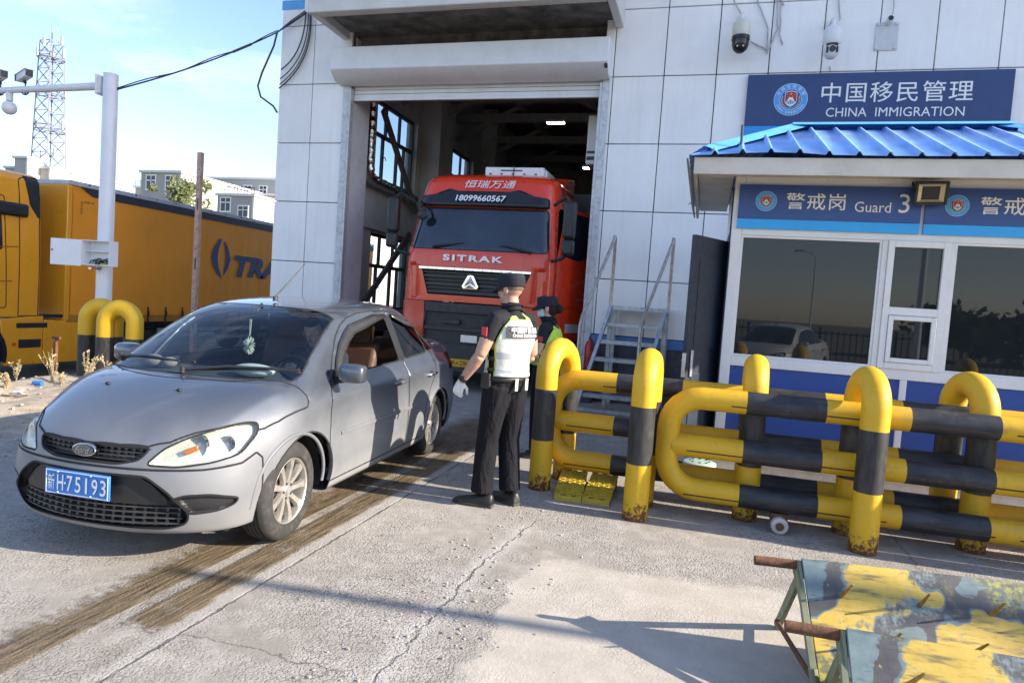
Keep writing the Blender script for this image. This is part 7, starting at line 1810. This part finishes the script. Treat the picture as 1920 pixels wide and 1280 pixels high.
# ---- the second officer behind the barrier, in profile
JF = dict(pelvis=(0,0,.90),waist=(0,0,1.04),chest=(0,0,1.22),shoulders=(0,-.01,1.345),neck=(0,0,1.425),head=(0,.025,1.535),look=(-.15,1,-.12),bulk=(.88,.95,1),
  sh_l=(-.17,-.01,1.335),el_l=(-.215,.03,1.08),wr_l=(-.12,.23,1.0),sh_r=(.17,-.01,1.335),el_r=(.215,.03,1.08),wr_r=(.14,.22,.98),
  hip_l=(-.085,0,.87),kn_l=(-.09,.02,.48),an_l=(-.09,0,.10),hip_r=(.085,0,.87),kn_r=(.09,.02,.48),an_r=(.09,-.01,.10))
M_vest2 = [mat('lime_vest_fabric',(.36,.62,.06),.7,var=.1),M_vest[1],M_vest[2],M_black]
t2,J2,H2,ax2 = human('person','second officer in lime vest and face mask behind the leftmost bollard',(-1.52,6.75,0),R_(86),JF,dict(skin=M_skin2,shirt=M_shirt,trousers=M_trous,cap=M_cap,hair=M_hair),female=True,hk=.97)
shoes(t2,J2,(R_(8),R_(-8)),.95); vest(t2,J2,M_vest2,back_text=False)
hand(t2,J2['wr_l'],(.2,.9,-.3),(.3,-.3,-.9),M_gloveb,.6,-1,k=.92); hand(t2,J2['wr_r'],(-.2,.9,-.35),(-.3,-.3,-.9),M_gloveb,.6,1,k=.92)
m = MB(); hr,hf,hu = ax2; vs = []
for j in range(5):
    for i in range(11):
        a = R_(-82+16.4*i); c_ = -.075+.026*j; bul = .012*math.cos(a)*(1-abs(j-2)/3); vs.append(H2(.068*math.sin(a)*(1-.12*(4-j)/4),.018+(.080+bul)*math.cos(a),c_))
m.add(vs,[(j*11+i,j*11+i+1,(j+1)*11+i+1,(j+1)*11+i) for j in range(4) for i in range(10)]); o = m.build('face_mask',mat('pale_blue_mask',(.42,.58,.66),.8),t2,smooth=60); so = o.modifiers.new('t','SOLIDIFY'); so.thickness = .003
m = MB(); s,e = J2['sh_r'],J2['el_r']; m.obox(s.lerp(e,.38)+Vector((.056,.0,0)),(.003,0,0),(0,.03,0),(0,0,.024)); m.build('arm_badge',mat('red_arm_badge',(.48,.03,.03),.5),t2)
m = MB(); s,e = J2['sh_l'],J2['el_l']; m.obox(s.lerp(e,.38)+Vector((-.056,.0,0)),(.003,0,0),(0,.03,0),(0,0,.024)); m.build('arm_badge',mat('red_arm_badge',(.48,.03,.03),.5),t2)
# ---- the driver, seated in the sedan
ca = .0543; cx,cy = -3.187,3.596
def carpt(x,y,z): x,y = x*KY,y*KS; return Vector((cx+x*math.cos(ca)-y*math.sin(ca),cy+x*math.sin(ca)+y*math.cos(ca),z*KZ))
dl = carpt(.36,1.27,.0)
JD = dict(pelvis=(0,.02,.60),waist=(0,.01,.74),chest=(0,.06,.94),shoulders=(0,.13,1.07),neck=(0,.18,1.15),head=(-.005,.245,1.255),look=(-.45,.85,-.35),bulk=(1,1,1),
  sh_l=(-.19,.13,1.06),el_l=(-.26,.30,.86),wr_l=(-.15,.50,.93),sh_r=(.19,.13,1.06),el_r=(.25,.30,.86),wr_r=(.14,.50,.90),
  hip_l=(-.09,.06,.58),kn_l=(-.14,.48,.66),an_l=(-.13,.72,.34),hip_r=(.09,.06,.58),kn_r=(.14,.48,.66),an_r=(.13,.72,.34))
t3,J3,H3,ax3 = human('person','driver in dark clothes at the wheel of the grey sedan, head bowed',(dl.x,dl.y,-.02),math.pi+ca,JD,dict(skin=M_skin,shirt=cloth_mat('navy_jumper',(.016,.02,.034),.6,seed=5),trousers=M_trous,cap=M_cap,hair=M_hair),cap=False,sleeve=2)
hand(t3,J3['wr_l'],(.25,.85,.2),(.6,.4,-.3),M_skin,.9,1,name='hand'); hand(t3,J3['wr_r'],(-.25,.85,.2),(-.6,.4,-.3),M_skin,.9,-1,name='hand')
# ================================================================== SPIKED BARRICADE PLATES, FRONT RIGHT
def camo_mat():
    s = NT('worn_camouflage_paint'); p = s.pos()
    big = s.noise(4.0,2,.4,vec=s.mapping((1,1,1),loc=(1.35,.6,.4))); sm = s.noise(11,6,.7); ch = s.noise(40,6,.75)
    w = s.ma('ADD',big,s.ma('MULTIPLY',s.ma('SUBTRACT',sm,.5),.10))
    y = s.mix(s.rng(sm,.3,.7),(.50,.33,.045),(.60,.43,.08)); k = s.mix(s.rng(sm,.3,.7),(.055,.052,.055),(.095,.09,.09)); g = s.mix(s.rng(sm,.3,.7),(.10,.15,.155),(.18,.24,.235))
    c = s.mix(s.rng(w,.478,.486),y,g); c = s.mix(s.rng(w,.497,.505),c,k); c = s.mix(s.rng(w,.63,.638),c,g)
    b2 = s.noise(2.3,2,.4,vec=s.mapping((1,1,1),loc=(7.7,4.2,2))); w2 = s.ma('ADD',b2,s.ma('MULTIPLY',s.ma('SUBTRACT',sm,.5),.25))
    c = s.mix(s.ma('MULTIPLY',s.rng(w2,.50,.56),.9),c,s.mix(s.rng(ch,.42,.55),(.34,.32,.05),(.10,.11,.08)))
    b3 = s.noise(3.4,3,.5,vec=s.mapping((1,1,1),loc=(2.2,8.1,5))); w3 = s.ma('ADD',b3,s.ma('MULTIPLY',s.ma('SUBTRACT',ch,.5),.35)); c = s.mix(s.ma('MULTIPLY',s.rng(w3,.57,.63),.9),c,s.mix(s.rng(s.noise(1,5,.7,vec=s.mapping((30,12,12),rot=(0,0,.9))),.42,.56),(.06,.07,.075),(.21,.27,.27)))
    scr = s.noise(1,6,.7,vec=s.mapping((6,40,40),rot=(0,0,.5))); c = s.mix(s.ma('MULTIPLY',s.rng(scr,.52,.66),.7),c,(.05,.05,.05))
    chip = s.rng(ch,.645,.665); c = s.mix(chip,c,s.mix(s.rng(sm,.4,.6),(.55,.36,.04),(.12,.045,.02)))
    s.set(col=c,rough=s.rng(sm,.3,.7,.4,.65)); s.bump(s.ma('ADD',s.ma('MULTIPLY',chip,-.6),s.ma('MULTIPLY',ch,.3)),.35,.006); return s.m
M_camo = camo_mat(); M_olive = mat('olive_frame_paint',(.17,.19,.11),.6,var=.2,dirt=.4,dcol=(.10,.05,.03),scale=12)
def spike_plate(loc, rz, label, seed, L=2.3, ht=.50, run=.46):
    t = thing('spiked_barricade',label,'barricade',loc,rz,'folding spiked barricades'); rnd = random.Random(seed)
    # local: x along the plate from its left end, plate falls from (y=0,z=ht) to (y=-run,z=.04)
    n = Vector((0,-ht+.04,-(-run))).normalized(); n = Vector((0,-(ht-.04),run)).normalized(); dn = Vector((0,-run,.04-ht)).normalized(); Ld = math.hypot(run,ht-.04); top = Vector((0,0,ht))
    m = MB(); m.prism([(0,0),(L,0),(L,Ld),(0,Ld)],top,(1,0,0),dn,-n*.012); m.build('plate',M_camo,t,bevel=.003)
    k = 0
    for j,v in enumerate((.16,.34,.50)):
        for i in range(8):
            x = .16+i*.30+(.15 if j%2 else 0)+rnd.uniform(-.02,.02)
            if x > L-.05: continue
            p = top+Vector((x,0,0))+dn*v; tip = p+n*.13+Vector((rnd.uniform(-.015,.015),0,0)); m = MB(); m.cyl(p,tip,.010,8,r2=.004); k += 1; m.build('spike',mat('spike_steel_yellow',(.30,.18,.04),.6,var=.4,dirt=.6,dcol=(.09,.04,.02),scale=30),t)
    m = MB(); m.prism([(0,ht-.012),(.11,ht-.06),(-run*.55,.19),(-run,.05)],(-.004,0,0),(0,1,0),(0,0,1),(-.01,0,0)); m.build('end_plate',M_olive,t)
    m = MB(); m.cyl((-.20,.03,ht-.045),(L+.1,.03,ht-.045),.022,14); m.build('pivot_pipe',M_rust,t,bevel=.002)
    for x in (.02,L-.05):
        m = MB(); a = top+Vector((x,-.0,-.06)); m.bar(a+Vector((-.03,.0,0)),Vector((x-.06,-run+.05,.16)),.02,.035); m.build('side_brace',M_olive,t)
        m = MB(); m.tube([Vector((x-.07,-run+.03,.20)),Vector((x-.04,-run-.06,.0))],.018,10); m.build('foot',M_olive,t)
        m = MB(); m.bar(top+Vector((x,.01,-.03)),Vector((x,.36,.0)),.02,.05); m.build('rear_leg',M_olive,t)
        m = MB(); m.tube([Vector((x-.04,-run+.05,.12)),Vector((x-.02,.30,.06))],.012,8); m.build('tie_rod',M_rust,t)
    return t
spike_plate((.526,3.31,0),.14,'yellow and grey spiked plate, farther of the two with a rusty pipe end',1)
spike_plate((.585,2.617,0),.03,'yellow and grey spiked plate, nearer of the two at the bottom right corner',2)
# ================================================================== THINGS BEHIND THE CAMERA, SEEN IN THE BOOTH WINDOWS
def street_lamp(x,y,label,h=8.5):
    t = thing('street_lamp',label,'street lamp',(x,y,0),0,'street lamps behind the camera')
    m = MB((x,y,0)); m.cyl((x,y,0),(x,y,h-1),.11,16,r2=.06); m.tube([(x,y,h-1),(x-.05,y,h-.4),(x-.5,y,h),(x-1.3,y,h+.12)],[.06,.055,.05,.045],12); m.build('post',M_pole,t,smooth=40)
    m = MB((x,y,0)); m.obox((x-1.65,y,h+.14),(.42,0,.03),(0,.14,0),(0,0,.05)); m.build('lantern',M_dsteel,t,bevel=.03)
street_lamp(10.2,-58,'tall street lamp reflected in the left booth window'); street_lamp(6.35,-9,'street lamp reflected as a pole in the narrow booth window')
def far_fence():
    t = thing('picket_fence','dark railing fence across the road, reflected in the booth windows','fence',(8,-18,0))
    m = MB(t.location)
    for i in range(260): x = -22+i*.25; m.box((x-.02,-18.02,0),(x+.02,-17.98,1.3))
    for z in (.25,1.15): m.box((-22,-18.03,z),(43,-17.97,z+.06))
    m.build('railing',M_dsteel,t,smooth=0)
    m = MB(t.location)
    for i in range(22): x = -22+i*3; m.box((x-.05,-18.06,0),(x+.05,-17.94,1.45))
    m.build('post',M_dsteel,t)
far_fence()
for k,(x,y,h,r) in enumerate(((13.5,-27,2.6,2.6),(17.5,-26,3.2,2.8),(21.5,-28,2.8,3.0),(26,-27,3.4,3.2),(31,-30,3.0,3.0))):
    tree(x,y,-.1,h,r,('round roadside bush','dense roadside tree','low roadside bush','broad dark roadside tree','distant low bush')[k]+' reflected in the right booth window',40+k,900,.30,grp='trees behind the camera')
def suv():
    return sedan('white_car','white car parked behind the camera, reflected in the left booth window',(1.55,-4.6,0),R_(205),mat('white_car_paint',(.62,.62,.61),.25,var=.03,coat=.8),hero=False)
suv()
